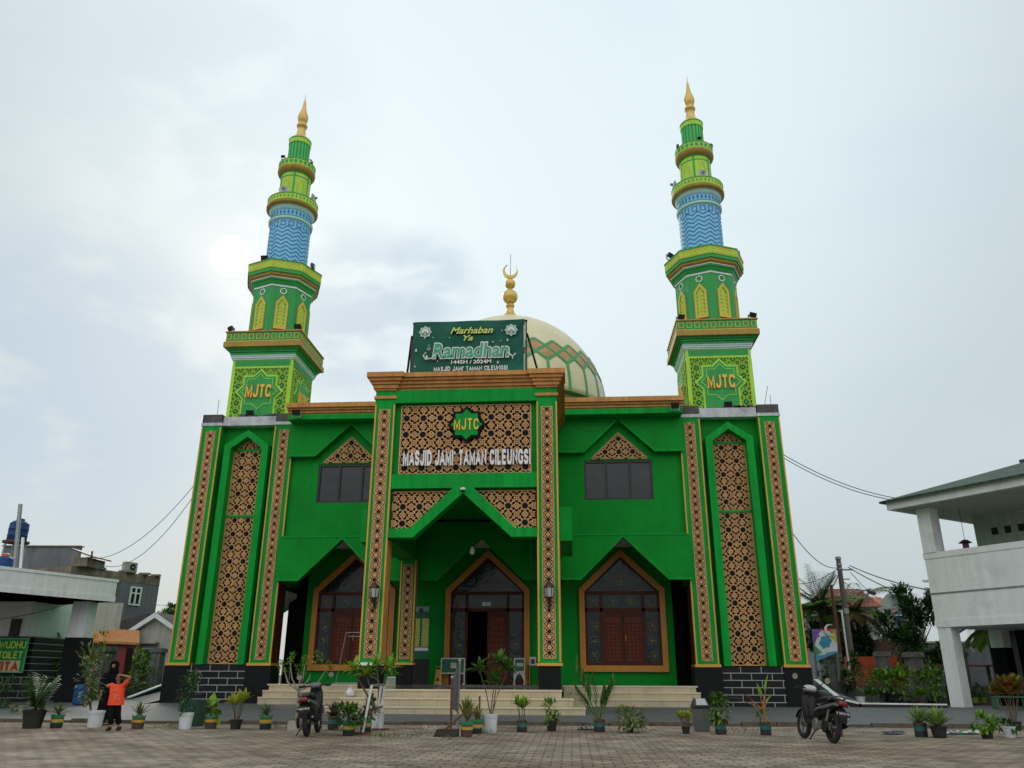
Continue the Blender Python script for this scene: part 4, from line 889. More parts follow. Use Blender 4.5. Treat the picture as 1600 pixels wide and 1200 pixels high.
horn((-9.62, 1.9, 25.02), R(80), 'grey horn loudspeaker facing inwards on the left minaret lower ring')
horn((10.95, .98, 25.02), R(5), 'grey horn loudspeaker facing the front on the right minaret lower ring')
horn((9.6, 1.9, 25.02), R(-80), 'grey horn loudspeaker facing inwards on the right minaret lower ring')
def lantern(P, lab):
    t = thing('wall_lantern', lab, 'lantern', P, 0, 'black wall lanterns on the portal columns')
    m = MB(); m.lathe([(.02, .82), (.03, .74), (.16, .62), (.19, .56), (.17, .54)], PLB, (0, -.18, 0), 6); m.build('cap', t)
    m = MB(); m.lathe([(.12, .24), (.165, .54)], mat('lantern_glass', (.45, .46, .42), .1, .1), (0, -.18, 0), 6); g = m.build('glass', t)
    m = MB()
    for k in range(6): a = k*math.pi/3; m.tube([(.125*math.cos(a), -.18+.125*math.sin(a), .23), (.172*math.cos(a), -.18+.172*math.sin(a), .55)], .012, PLB, 5)
    m.lathe([(.03, .06), (.05, .16), (.14, .22), (.14, .25)], PLB, (0, -.18, 0), 6); m.tube([(0, -.18, .10), (0, -.1, .0), (0, -.02, .08)], .022, PLB, 6); m.lathe([(.0, 0), (.06, .02), (.06, .3), (0, .34)], PLB, (0, -.01, -.1), 10); m.build('cage', t)
lantern((-2.95, -6.24, 3.46), 'black glazed wall lantern on the front portal column beside the left doorway')
lantern((3.04, -6.24, 3.46), 'black glazed wall lantern on the front portal column beside the right doorway')
P = at(738, 858, -3.2)
t = thing('pendant_bulb', 'white light bulb hanging on a black cord inside the portal arch', 'light bulb', P)
m = MB(); m.lathe([(.03, .10), (.06, .05), (.10, -.06), (.10, -.14), (.05, -.2), (.01, -.21)], mat('bulb_white', (.75, .75, .72), .3, .03), n=16); m.build('bulb', t, smooth=True)
m = MB(); m.tube([(0, 0, .16), (0, 0, 7.5-P.z)], .012, PLB, 5); m.lathe([(.035, .08), (.035, .18)], PLB, n=10); m.build('cord', t)
t = thing('security_camera', 'small white dome camera at the tip of the portal gable', 'camera', (0, -6.32, 7.42))
m = MB(); m.lathe([(.07, .08), (.09, .06), (.09, 0)], WHT, n=14); m.build('base', t); m = MB(); m.ball((0, 0, 0), .075, GLS, 12); m.build('lens_dome', t)

# ------------------------------------------------------------------ things on the porch
SIGNG = mat('sign_green', (.006, .12, .06), .4, .08, 4); PAPER = mat('paper_white', (.65, .66, .62), .6, .05, 6); FLY = mat('chart_yellow', (.42, .48, .10), .6, .15, 6)
t = thing('notice_board', 'tall chart board with yellow timetable columns beside the main doorway', 'notice board', (-2.72, 1.35, .86))
m = MB(); m.box(-.38, .42, 0, .12, 0, 1.0, BLACK); m.build('stand', t)
m = MB(); m.box(-.36, .40, -.02, .06, 1.05, 3.2, SIGNG); m.box(-.33, -.02, -.035, -.02, 1.5, 2.65, FLY); m.box(.06, .37, -.035, -.02, 1.5, 2.65, FLY); m.box(-.33, .37, -.03, -.02, 1.33, 1.46, PAPER); m.box(-.30, .34, -.03, -.02, 2.95, 3.15, mat('faded_print', (.25, .32, .28), .6, .4, 12)); m.lathe([(.11, 0), (.11, .02)], DTXT, (.0, -.02, 2.98), 16, ax=(0, -1, 0)); 
for k in range(9): m.box(-.33, .37, -.04, -.035, 1.58+.12*k, 1.588+.12*k, DTXT)
m.build('chart', t)
def stand_sign(P, wd, zb, zt, lab, arch=False):
    t = thing('sign_stand', lab, 'sign', P, 0, 'white framed green sign stands on the porch')
    m = MB()
    for x in (-wd/2, wd/2-.05): m.box(x, x+.05, 0, .05, 0, zt, WMET)
    m.box(-wd/2+.05, wd/2-.05, 0, .05, zb-.05, zb, WMET); m.box(-wd/2+.05, wd/2-.05, 0, .05, zt-.05, zt, WMET); m.box(-wd/2-.02, -wd/2+.07, -.2, .25, -.0, .03, WMET); m.box(wd/2-.07, wd/2+.02, -.2, .25, 0, .03, WMET)
    if arch: m.prism([(-wd/2+.05, zb-.05), (-wd/2+.05, zb-.4), (-wd/2+.12, zb-.22), (0, zb-.1), (wd/2-.12, zb-.22), (wd/2-.05, zb-.4), (wd/2-.05, zb-.05)], .01, .04, WMET)
    m.build('frame', t)
    m = MB(); m.box(-wd/2+.05, wd/2-.05, .01, .035, zb, zt-.05, SIGNG); p = m.build('panel', t)
    m = MB(); m.box(-.12+(.03 if not arch else 0), .15, .0, .008, zb+.18, zt-.2, PAPER); 
    for k in range(4): m.box(-.08, .12, -.003, 0, zb+.22+.05*k, zb+.23+.05*k, DTXT)
    m.build('notice', t); return t
q = at(707, 1064, 1.9); stand_sign((q.x, 1.9, .86), 1.05, .46, 1.06, 'wide low green sign on white legs in front of the open main door')
q = at(811.5, 1063, 1.9); stand_sign((q.x, 1.9, .86), .48, .54, 1.06, 'narrow green sign with an arched base right of the main door', True)
t = thing('wet_floor_sign', 'yellow folding floor sign standing left of the main door', 'floor sign', (at(684, 1060, 1.7).x, 1.7, .86))
YPL = mat('yellow_plastic', (.62, .30, .02), .4, .1, 6)
m = MB(); m.add([(-.16, 0, 0), (.16, 0, 0), (.10, .16, .72), (-.10, .16, .72), (-.16, .03, 0), (.16, .03, 0), (.10, .18, .72), (-.10, .18, .72)], [(0, 1, 2, 3), (4, 5, 6, 7), (0, 1, 5, 4), (1, 2, 6, 5), (2, 3, 7, 6), (3, 0, 4, 7)], YPL); m.build('front_leaf', t)
m = MB(); m.add([(-.16, .38, 0), (.16, .38, 0), (.10, .2, .72), (-.10, .2, .72)], [(0, 1, 2, 3)], YPL); m.build('rear_leaf', t)
m = MB(); m.box(-.08, .08, .10, .12, .60, .68, BLACK); m.box(-.06, .06, .02, .06, .12, .24, BLACK); m.build('handle_slot', t)
t = thing('side_table', 'dark small table with a framed picture right of the main door', 'table', (at(833, 1064, 1.7).x, 1.7, .86))
m = MB(); m.box(-.26, .24, -.2, .2, .72, .76, DWOOD); m.build('table_top', t)
for x in (-.23, .19):
    for y in (-.18, .14): m = MB(); m.box(x, x+.04, y, y+.04, 0, .72, DWOOD); m.build('leg', t)
t = thing('picture_frame', 'small white framed picture propped on the dark porch table', 'picture', (at(832, 1030, 1.65).x, 1.65, 1.62))
m = MB(); m.box(-.12, .14, 0, .03, 0, .34, PAPER); m.build('frame', t); m = MB(); m.box(-.07, .09, -.01, 0, .06, .26, GLS); m.build('picture', t)
t = thing('storage_box', 'pale lidded plastic box on the porch beside the rear portal column', 'box', (at(612, 1064, .8).x, .8, .86))
m = MB(); m.box(-.2, .2, -.15, .15, 0, .24, mat('pale_plastic', (.38, .42, .36), .4, .08, 6)); m.build('tub', t); m = MB(); m.box(-.22, .22, -.17, .17, .24, .29, WHT); m.build('lid', t)
t = thing('clothes_rack', 'thin metal clothes rack in front of the left doorway', 'rack', (at(541, 1066, .9).x, .9, .86))
m = MB(); m.tube([(-.45, 0, 0), (-.15, 0, 2.05)], .02, STEEL, 6); m.tube([(-.15, 0, 2.05), (1.15, 0, 2.05)], .02, STEEL, 6); m.tube([(-.15, .2, 1.9), (1.1, .2, 1.9)], .02, STEEL, 6); m.tube([(1.15, 0, 2.05), (1.0, 0, 0)], .02, STEEL, 6); m.tube([(-.15, 0, 2.03), (-.15, .2, 1.9)], .015, STEEL, 6); m.build('frame', t); m = MB(); m.tube([(-.5, -.2, .02), (1.3, -.2, .02)], .03, STEEL, 6); m.tube([(-.45, -.3, .02), (-.45, .3, .02)], .03, STEEL, 6); m.build('foot', t)
P = gz(556, 1087, .54)
m = MB(); rr = random.Random(3)
m.lathe([(.18, 0), (.26, .10), (.24, .28), (.15, .42), (.06, .50), (.09, .58), (.03, .62)], mat('bag_white', (.62, .60, .60), .3, .3, 6, dirt=(.25, .06, .03), dirt_amt=.8, dscale=5), (0, 0, 0), 16)
m.v = [(x+rr.uniform(-.03, .03), y+rr.uniform(-.03, .03), max(0, z+rr.uniform(-.02, .02))) for x, y, z in m.v]
o = m.build('plastic_bag', None, smooth=True); o.location = (-3.52, -6.55, .54); o.scale = (.55, .55, .55); tag(o, 'crumpled white plastic bag left on the portal steps', 'bag')

# ------------------------------------------------------------------ left canopy building (toilets)
def oblock(mb, O, A, B, a0, a1, b0, b1, z0, z1, mm):
    o = Vector(O)+Vector(A)*a0+Vector(B)*b0; o.z = z0
    mb.obox(o, Vector(A)*(a1-a0), Vector(B)*(b1-b0), (0, 0, z1-z0), mm)
OL = (-15.85, 0, 0); AL = (-.40, -.917, 0); BL = (-.917, .40, 0)
lb = thing('washroom_canopy', 'white concrete canopy building with black tiled column bases beside the mosque', 'building')
m = MB(); oblock(m, OL, AL, BL, 0, 15, 0, 7, 4.12, 4.95, WHT); oblock(m, OL, AL, BL, -.04, 15, -.04, 7, 4.95, 5.06, WHT); oblock(m, OL, AL, BL, -.03, 15, -.03, 7, 4.12, 4.34, WHT); m.build('roof_slab', lb)
m = MB(); cb = Vector(OL)+Vector(AL)*.35+Vector(BL)*.85; DK = BLKT
m.box(-17.45, -16.75, -.35, .35, 2.65, 4.12, WHT); o = m.build('column', lb); m = MB(); m.box(-17.49, -16.71, -.39, .39, .08, 2.65, DK); m.build('tiled_base', o)
m = MB(); m.box(-24, -19.25, -.3, .3, 2.7, 4.12, WHT); m.box(-24, -18.95, -.2, 3, .08, 2.7, BRKT); m.box(-24, -19.25, .3, 3, 2.7, 4.12, WHT); m.build('wall', lb)
m = MB(); m.box(-20.0, -19.6, -.42, -.30, 2.7, 3.4, BLACK); m.build('black_pier', lb)
sg = thing('toilet_sign', 'green and red sign for the ablution room and toilet on the black wall', 'sign', (-20.1, -.62, 1.25))
m = MB(); m.box(-1.3, 1.19, 0, .06, 0, 1.36, mat('sign_vivid_green', (.01, .27, .065), .45, .08, 4, spec=.2)); m.build('board', sg)
m = MB()
for (a, b, c, e) in ((-1.3, 1.19, 0, .03), (-1.3, 1.19, 1.33, 1.36), (1.16, 1.19, .03, 1.33)): m.box(a, b, -.01, 0, c, e, mat('mint_edge', (.20, .5, .3), .5))
m.box(-1.25, 1.02, -.012, 0, .04, .47, mat('sign_pale', (.60, .58, .30), .5, .05)); mat('sign_red', (.50, .02, .015), .45, .1); m.build('border', sg)
YS = mat('sign_yellow', (.78, .84, .10), .45, .05)
block_text('WUDHU', 'lettering', sg, (.54, -.012, 1.09), .28, YS, 1.16, .13, .012); block_text('TOILET', 'lettering', sg, (.52, -.012, .69), .28, YS, 1.06, .13, .012); block_text('WANITA', 'lettering', sg, (.06, -.015, .255), .37, mat('sign_red', ()), 1.80, .27, .02)
def tank(P, r_, h, lab, stand=None, capm=None):
    TB = mat('tank_blue', (.012, .045, .15), .5, .2, 3, spec=.25)
    t = thing('water_tank', lab, 'water tank', P, 0, 'blue plastic water tanks')
    m = MB(); m.lathe([(r_*.93, 0), (r_, .04), (r_, h*.25), (r_*1.03, h*.27), (r_, h*.29), (r_, h*.55), (r_*1.03, h*.57), (r_, h*.59), (r_*.98, h*.84), (r_*.7, h*.95), (r_*.42, h)], TB, n=24); m.build('drum', t, smooth=True)
    m = MB(); m.lathe([(r_*.42, h), (r_*.44, h+.08), (r_*.2, h+.12)], capm or TB, n=18); m.build('lid', t)
    if stand:
        m = MB(); m.lathe([(r_*1.35, -.1), (r_*1.35, 0)], RUST, n=20); m.build('platform', t)
        for k in range(4): a = math.pi/4+k*math.pi/2; m = MB(); m.tube([(r_*math.cos(a), r_*math.sin(a), -.1), (r_*1.1*math.cos(a), r_*1.1*math.sin(a), -stand)], .06, STEEL, 6); m.build('leg', t)
    return t
q = at(6, 882, -2.2); t = tank((q.x, q.y, 5.06), .34, .72, 'blue water tank with an orange lid on the canopy roof edge', None, mat('orange_lid', (.6, .12, .03), .4))
q = at(28, 846, 7); tank((q.x-.1, 7, q.z), .48, 1.12, 'blue water tank high on a steel platform above the grey wall', 3.0)
m = MB(); a, b = at(22, 890, 4), at(32, 788, 4); m.tube([a, b], .10, STEEL, 8); m.tube([at(24, 884, 4)+Vector((.3, 0, -.2)), at(27, 840, 4)+Vector((.3, 0, 0))], .07, WHT, 8); tag(m.build('steel_pole', loc=a), 'leaning grey steel pole in front of the raised blue water tank', 'pole')

# ------------------------------------------------------------------ houses behind on the left
HGR = mat('house_grey', (.17, .185, .20), .8, .15, .8, streak=.25, dirt=(.10, .10, .10), dirt_amt=.4); HPALE = mat('house_pale', (.46, .45, .40), .8, .12, 1, streak=.3, dirt=(.2, .18, .15), dirt_amt=.5)
EROD = mat('eroded_plaster', (.26, .22, .16), .9, .35, 1.5, streak=.4, dirt=(.12, .06, .03), dirt_amt=.7); RTILE = brickmat('dark_roof_tile', (.055, .045, .042), (.075, .06, .055), (.02, .018, .018), .30, .22, .03, .8, 'XY', .5, .3)
ORAW = mat('orange_awning', (.50, .21, .07), .6, .18, 3, streak=.2)
def quadwall(mb, P0, P1, zb, zt, d, mm):
    a = Vector((P1[0]-P0[0], P1[1]-P0[1], 0)); n_ = Vector((-a.y, a.x, 0)).normalized()*d; mb.obox((P0[0], P0[1], zb), a, n_, (0, 0, zt-zb), mm)
def wwindow(par, P0, P1, s0, s1, z0, z1, fm, nv=2, nh=1, arch=False):
    a = (Vector((P1[0]-P0[0], P1[1]-P0[1], 0))).normalized(); n_ = Vector((a.y, -a.x, 0)); o = Vector((P0[0], P0[1], 0))
    m = MB()
    def b(sa, sb, za, zb_, d0, d1, mm, M=None): (M or m).obox(o+a*sa+n_*d0+Vector((0, 0, za)), a*(sb-sa), n_*(d1-d0), (0, 0, zb_-za), mm)
    fw = .09
    b(s0, s1, z0, z0+fw, 0, .07, fm); b(s0, s1, z1-fw, z1, 0, .07, fm)
    for i in range(nv+1): x = s0+(s1-s0-fw)*i/nv; b(x, x+fw, z0+fw, z1-fw, 0, .07, fm)
    for j in range(1, nh+1): z = z0+(z1-z0)*(.62 if nh == 1 else j/(nh+1)); b(s0+fw, s1-fw, z, z+fw*.8, 0, .065, fm)
    w_ = m.build('window', par); g = MB(); b(s0+.02, s1-.02, z0+.02, z1-.02, .005, .02, GLS, g); g.build('pane', w_); return w_
g1 = thing('grey_house', 'tall blank grey house wall behind the raised blue water tank', 'house'); m = MB(); p0, p1 = at(6, 852, 12), at(121, 853, 12); quadwall(m, (p0.x, 12), (p1.x, 12.3), -.06, p1.z, .25, HGR); m.build('wall', g1)
wwindow(g1, (p0.x, 12), (p1.x, 12.3), p1.x-p0.x-3.2, p1.x-p0.x-2.45, at(70, 948, 12).z, at(70, 931, 12).z, WHT, 1, 0)
m = MB(); m.obox((p0.x-.05, 11.9, p1.z), (p1.x-p0.x+.1, .3, 0), (0, .45, 0), (0, 0, .06), EROD); m.build('coping', g1)
g2 = thing('terraced_house', 'grey flat-roofed house with an eroded parapet and white window beside the left tower', 'house')
p0 = at(113, 884, 10); p1 = at(250, 907, 15.5); zt = p0.z; m = MB(); quadwall(m, (p0.x, p0.y), (p1.x, p1.y), -.06, zt-.55, 7, HGR); m.build('wall', g2)
m = MB(); quadwall(m, (p0.x-.02, p0.y-.02), (p1.x+.02, p1.y-.02), zt-.55, zt, 7, EROD)
for k in range(14): f = random.random(); P = p0.lerp(p1, f); m.box(P.x-.2, P.x+random.uniform(.1, .5), P.y+.05, P.y+.3, zt, zt+random.uniform(.04, .18), EROD)
m.build('eroded_parapet', g2)
W = math.hypot(p1.x-p0.x, p1.y-p0.y); f0 = .70; P = Vector((p0.x, p0.y, 0)).lerp(Vector((p1.x, p1.y, 0)), .73); wz0, wz1 = at(214, 946, P.y).z, at(214, 917, P.y).z
wwindow(g2, (p0.x, p0.y), (p1.x, p1.y), W*.665, W*.795, wz0, wz1, WHT, 2, 1)
m = MB(); 
for k in range(7): quadwall(m, (p0.x+1.05+.14*k, p0.y+.35+.05*k-.05), (p0.x+1.11+.14*k, p0.y+.38+.05*k-.05), at(160, 952, 11).z, at(160, 934, 11).z, .05, WHTD)
m.build('balcony_bars', g2)
m = MB(); P = at(150, 945, 11); quadwall(m, (p0.x+.1, p0.y-.3), (p0.x+3.0, p0.y+.65), 0, at(150, 943, 11).z, .2, HPALE); m.build('pale_wall', g2)
m = MB(); P = at(128, 890, 10.4); m.box(P.x-.45, P.x+.35, 10.2, 12, zt, zt+.5, EROD); sh = m.build('roof_shelter', g2); m = MB(); m.add([(P.x-.7, 10, zt+.95), (P.x+.6, 10, zt+.5), (P.x+.6, 12.2, zt+.5), (P.x-.7, 12.2, zt+.95), (P.x-.7, 10, zt+1.02), (P.x+.6, 10, zt+.57), (P.x+.6, 12.2, zt+.57), (P.x-.7, 12.2, zt+1.02)], [(0, 1, 2, 3), (4, 5, 6, 7), (0, 1, 5, 4), (1, 2, 6, 5), (3, 0, 4, 7)], DWOOD); m.build('shelter_roof', sh)
ac = thing('air_conditioner', 'white outdoor air conditioner unit on the grey house parapet', 'air conditioner', Vector((p0.x, p0.y+.15, zt)).lerp(Vector((p1.x, p1.y+.15, zt)), .62), math.atan2(p1.y-p0.y, p1.x-p0.x))
m = MB(); m.box(-.42, .42, 0, .32, .05, .66, HPALE); m.build('case', ac); m = MB(); m.lathe([(.24, 0), (.24, .02)], GLS, (.08, -.005, .36), 20, ax=(0, -1, 0)); m.torus((.08, -.02, .36), .22, .02, (0, 1, 0), HPALE, 20, 6); m.lathe([(.06, 0), (.06, .04)], HPALE, (.08, -.02, .36), 10, ax=(0, -1, 0)); m.build('fan', ac)
m = MB(); m.box(-.36, -.3, 0, .3, 0, .05, STEEL); m.box(.3, .36, 0, .3, 0, .05, STEEL); m.build('feet', ac)
g3 = thing('tiled_house', 'low house with dark tiled roof and pale gable partly hidden by the left tower', 'house')
a, b, c, d = at(134, 961, 15), at(246, 959, 15), at(212, 986, 11.5), at(134, 984, 11.5)
m = MB(); m.add([d, c, b, a, *[p+Vector((0, 0, -.15)) for p in (d, c, b, a)]], [(0, 1, 2, 3), (4, 5, 6, 7), (0, 1, 5, 4), (1, 2, 6, 5), (3, 0, 4, 7)], RTILE); m.build('roof', g3)
ga, gl, gr = at(247, 957, 11), at(208, 985, 11), at(288, 990, 11); zc_ = gl.z; 
m = MB(); m.prism([(gl.x+.25, 0), (gr.x, 0), (gr.x, zc_-.1), (ga.x, ga.z-.25), (gl.x+.25, zc_-.1)], 11.0, 11.3, HPALE); m.box(gl.x-6, gl.x+.3, 12.6, 13, 0, zc_, HPALE); m.build('wall', g3)
m = MB()
for (p, q) in ((gl, ga), (gr, ga)): m.prism([(p.x-.15*(1 if p is gl else -1), p.z-.25), (p.x-.15*(1 if p is gl else -1), p.z), (q.x, q.z), (q.x, q.z-.3)], 10.7, 11.0, WHT)
m.build('bargeboard', g3)
m = MB(); m.add([(gl.x-.2, 10.7, gl.z), (ga.x, 10.7, ga.z), (ga.x, 17, ga.z), (gl.x-.2, 17, gl.z), (gr.x+.2, 10.7, gr.z), (gr.x+.2, 17, gr.z)], [(0, 1, 2, 3), (1, 4, 5, 2)], RTILE); m.build('gable_roof', g3)
wwindow(g3, (gl.x, 11.0), (gr.x, 11.0), .25, 1.35, at(224, 1030, 11).z, at(224, 1012, 11).z, WHT, 2, 0)
m = MB(); m.box(gl.x+.2, gl.x+1.6, 10.6, 11, at(224, 1006, 11).z, at(224, 1003, 11).z, HPALE); m.build('window_ledge', g3)
aw = thing('shop_awning', 'orange sheet awning over a dark open garage behind the concrete posts', 'awning'); a, b, c, d = at(48, 976, 10.6), at(218, 985, 10.6), at(218, 1004, 9.6), at(48, 997, 9.6)
m = MB(); m.add([a, b, c, d, *[p+Vector((0, 0, -.12)) for p in (a, b, c, d)]], [(0, 1, 2, 3), (4, 5, 6, 7), (2, 3, 7, 6), (0, 3, 7, 4), (1, 2, 6, 5)], ORAW)
m.build('sheet', aw); m = MB()
for f in (.02, .5, .98): P = d.lerp(c, f); m = MB(); m.box(P.x-.05, P.x+.05, 9.6, 9.7, 0, P.z-.05, RUST); m.build('post', aw)
m = MB(); m.box(a.x, b.x, 12.2, 12.4, 0, 2.6, mat('garage_dark', (.13, .12, .10), .9, .3, 1)); m.build('back_wall', aw)
m = MB(); P = at(152, 1040, 9.9); Q = at(196, 1040, 9.9); REDG = mat('red_shutter', (.22, .02, .02), .5, .2, 3); m.box(P.x-.2, P.x+.6, 9.9, 9.98, .1, at(150, 1008, 9.9).z, REDG); m.box(P.x+.9, P.x+1.5, 9.9, 9.98, .1, at(150, 1010, 9.9).z, REDG); tag(m.build('red_gate', loc=(P.x, 9.9, 0)), 'dark red gate panels under the orange awning', 'gate')

# fences of weathered concrete posts with a low wall
POSTC = mat('post_concrete', (.16, .155, .145), .9, .35, 2.5, streak=.4, dirt=(.05, .055, .04), dirt_amt=.6, bump=.4, bscale=12)
def fence(specs, name_lab, wall_h, endx):
    f = thing('concrete_fence', name_lab, 'fence'); pts = []
    for (u0, u1, vt, vb, Y) in specs:
        P = at((u0+u1)/2, vb, Y); wdt = (at(u1, vt, Y)-at(u0, vt, Y)).length; z = at(u0, vt, Y).z; m = MB(); h = wdt*.40
        cx_ = P.x; 
        if True:
            T_ = at((u0+u1)/2, vt, Y); cx_ = (P.x+T_.x)/2
        m.box(cx_-h, cx_+h, Y-h, Y+h, -.06, z-.22, POSTC); m.box(cx_-h*1.25, cx_+h*1.25, Y-h*1.25, Y+h*1.25, z-.22, z-.04, POSTC); m.box(cx_-h*1.1, cx_+h*1.1, Y-h*1.1, Y+h*1.1, z-.04, z, POSTC); m.box(cx_-h*.25, cx_+h*.25, Y-h-.03, Y-h, .1, z-.25, POSTC); m.build('post', f); pts.append((cx_, Y))
    pts = [endx[0]]+pts+[endx[1]]
    m = MB()
    for (a, b) in zip(pts, pts[1:]): quadwall(m, a, b, -.06, wall_h, .15, POSTC)
    m.build('low_wall', f); return f
fence([(58, 86, 1009, 1085, 3), (154, 177, 1011, 1062, 6.5), (234, 254, 1013, 1067, 9)], 'weathered concrete post fence behind the two people on the left side', .75, ((-24, -1), (-14, 11)))
fence([(1294, 1315, 1020, 1070, 8.5), (1370, 1391, 1018, 1066, 6.5), (1417, 1443, 1019, 1077, 4.2), (1490, 1511, 1018, 1052, 5.5)], 'weathered concrete post fence in front of the orange walled house', .85, ((15, 9.5), (24, 4.5)))

# ------------------------------------------------------------------ right building
OR = (18.62, 1.0, 0); AR = (.571, -.821, 0); BR = (.821, .571, 0)
rb_ = thing('white_annex', 'white two storey building with green tiled roof on raised columns', 'building')
m = MB(); oblock(m, OR, AR, BR, -.02, 15, -.02, 10, 3.12, 3.42, WHT); oblock(m, OR, AR, BR, 0, 15, 0, 10, 3.42, 4.45, WHT); m.build('floor_beam', rb_)
m = MB(); oblock(m, OR, AR, BR, 0, 15, 0, .2, 4.45, 5.86, WHT); oblock(m, OR, AR, BR, 0, .2, .2, 5, 4.45, 5.86, WHT); oblock(m, OR, AR, BR, -.03, 15, -.03, .25, 5.86, 6.10, WHT); oblock(m, OR, AR, BR, -.03, 15, -.025, .0, 4.42, 4.48, STEEL); m.build('parapet', rb_)
for (a, b_) in ((0, 0), (0, 3.6), (7.5, 0)):
    m = MB(); oblock(m, OR, AR, BR, a+.02, a+.58, b_+.02, b_+.58, .05, 3.12, WHT) if b_ == 0 else oblock(m, OR, AR, BR, a+.02, a+.58, b_+.02, b_+.58, 2.4, 3.12, WHT); o = m.build('column', rb_)
    if b_: m = MB(); oblock(m, OR, AR, BR, a, a+.6, b_, b_+.6, .05, 2.4, BLKT); m.build('tiled_base', o)
for a in (0, 7.5): m = MB(); oblock(m, OR, AR, BR, a+.02, a+.6, -.06, .56, 6.10, 8.0, WHT); m.build('upper_column', rb_)
VENT = mat('annex_wall', (.45, .48, .42), .7, .1, 1, streak=.2)
m = MB(); oblock(m, OR, AR, BR, .3, 15, 3.6, 9, 4.45, 8.0, VENT); o = m.build('upper_room', rb_)
for k in range(5): m = MB(); oblock(m, OR, AR, BR, 1.05+.56*k, 1.31+.56*k, 3.57, 3.6, 7.05, 7.35, BLACK); m.build('vent_hole', o)
m = MB(); oblock(m, OR, AR, BR, .6, 15, 4.6, 4.8, .05, 3.12, BLKT); oblock(m, OR, AR, BR, .0, .0+.2, 4.8, 10, .05, 3.12, BLKT); m.build('rear_wall', rb_)
m = MB(); oblock(m, OR, AR, BR, -.85, 15, -.75, 10, 8.0, 8.38, WHT); oblock(m, OR, AR, BR, -.6, 15, -.5, 10, 7.96, 8.0, VENT); m.build('eave_fascia', rb_)
GRT = brickmat('green_roof_tile', (.022, .058, .036), (.034, .078, .044), (.010, .022, .015), .3, .3, .03, .7, 'XY', .0, .35)
E_ = lambda a, b_, z: tuple(Vector(OR)+Vector(AR)*a+Vector(BR)*b_+Vector((0, 0, z)))
m = MB(); m.add([E_(-1.05, -.95, 8.38), E_(15, -.95, 8.38), E_(15, 5, 10.15), E_(2.6, 4.6, 10.15), E_(-1.05, 10, 8.38)], [(0, 1, 2, 3), (0, 3, 4)], GRT); m.add([E_(-1.05, -.95, 8.30), E_(15, -.95, 8.30), E_(15, -.95, 8.385), E_(-1.05, -.95, 8.385), E_(-1.05, 10, 8.3), E_(-1.05, 10, 8.385)], [(0, 1, 2, 3), (0, 4, 5, 3)], GRT); m.build('roof', rb_)
m = MB(); m.obox(E_(2.3, 4.6, 10.06), Vector(AR)*12, Vector(BR)*.4, (0, 0, .22), mat('ridge_tile', (.06, .06, .08), .7, .2)); m.build('ridge', rb_)
t = thing('red_lamp_holder', 'small dark red lamp hanging over the white balcony parapet on a wire', 'lamp', E_(1.5, .6, 6.0)); m = MB(); m.lathe([(.07, .0), (.12, .1), (.12, .38), (.05, .42)], mat('lamp_red', (.08, .012, .02), .5, .2), n=14); m.build('body', t); m = MB(); m.lathe([(.26, .40), (.10, .52), (.02, .54)], mat('lamp_cap', (.04, .01, .02), .5), n=16); m.build('shade', t); m = MB(); m.tube([(0, 0, .5), (0, 0, 1.98)], .01, PLB, 5); m.build('wire', t)
t = thing('wall_camera', 'small white security camera on the edge of the white annex', 'camera', E_(-.1, .1, 5.0)); m = MB(); m.lathe([(.06, 0), (.06, .24)], WHT, n=12, ax=(-1, -.5, -.1)); m.build('body', t); m = MB(); m.tube([(.1, 0, 0), (-.02, 0, 0)], .02, WHT, 6); m.build('arm', t)

# ------------------------------------------------------------------ behind on the right
ORW = mat('orange_wall', (.42, .06, .02), .7, .15, 1, streak=.2); MAR = brickmat('maroon_roof_tile', (.17, .085, .10), (.13, .06, .075), (.05, .02, .025), 40, .28, .05, .6, 'XZ', .5, .2); REDT = brickmat('red_roof_tile', (.26, .085, .05), (.20, .065, .04), (.09, .03, .02), .35, .30, .04, .75, 'XZ', .5, .25)
h1 = thing('orange_house', 'house with orange wall and maroon tiled gable roof behind the fence posts', 'house')
m = MB(); P, Q = at(1326, 1060, 13), at(1422, 1060, 13); m.box(P.x, Q.x, 13, 13.3, 0, at(1340, 1026, 13).z, ORW); m.build('garden_wall', h1)
m = MB(); 
for k in range(8): x = Q.x-2.0+.24*k; m.box(x, x+.07, 12.9, 12.98, .2, at(1340, 1040, 13).z, mat('red_picket', (.40, .03, .015), .6))
m.build('pickets', h1)
P, Q = at(1346, 1030, 18), at(1440, 1030, 18); zt = at(1360, 998, 18).z; m = MB(); m.box(P.x, Q.x, 18, 22, 0, zt, mat('dark_brown_wall', (.10, .05, .04), .8, .2)); m.build('wall', h1)  # plain dark brown house wall
a, b, c, d = at(1338, 996, 16.5), at(1350, 952, 21), at(1402, 951, 21), at(1395, 970, 17.2); e = at(1352, 993, 16.5)
m = MB(); m.add([a, b, c, d, e], [(0, 1, 2, 3, 4)], MAR); m.build('roof', h1)
m = MB(); n_ = Vector((0, 0, -.5)); m.add([e, d, d+n_, e+n_, e+Vector((0, .3, 0)), d+Vector((0, .3, 0)), d+n_+Vector((0, .3, 0)), e+n_+Vector((0, .3, 0))], [(0, 1, 2, 3), (4, 5, 6, 7), (0, 1, 5, 4), (2, 3, 7, 6)], WHT); m.add([a, e, e+n_*.6, a+n_*.6], [(0, 1, 2, 3)], WHT); m.build('bargeboard', h1)
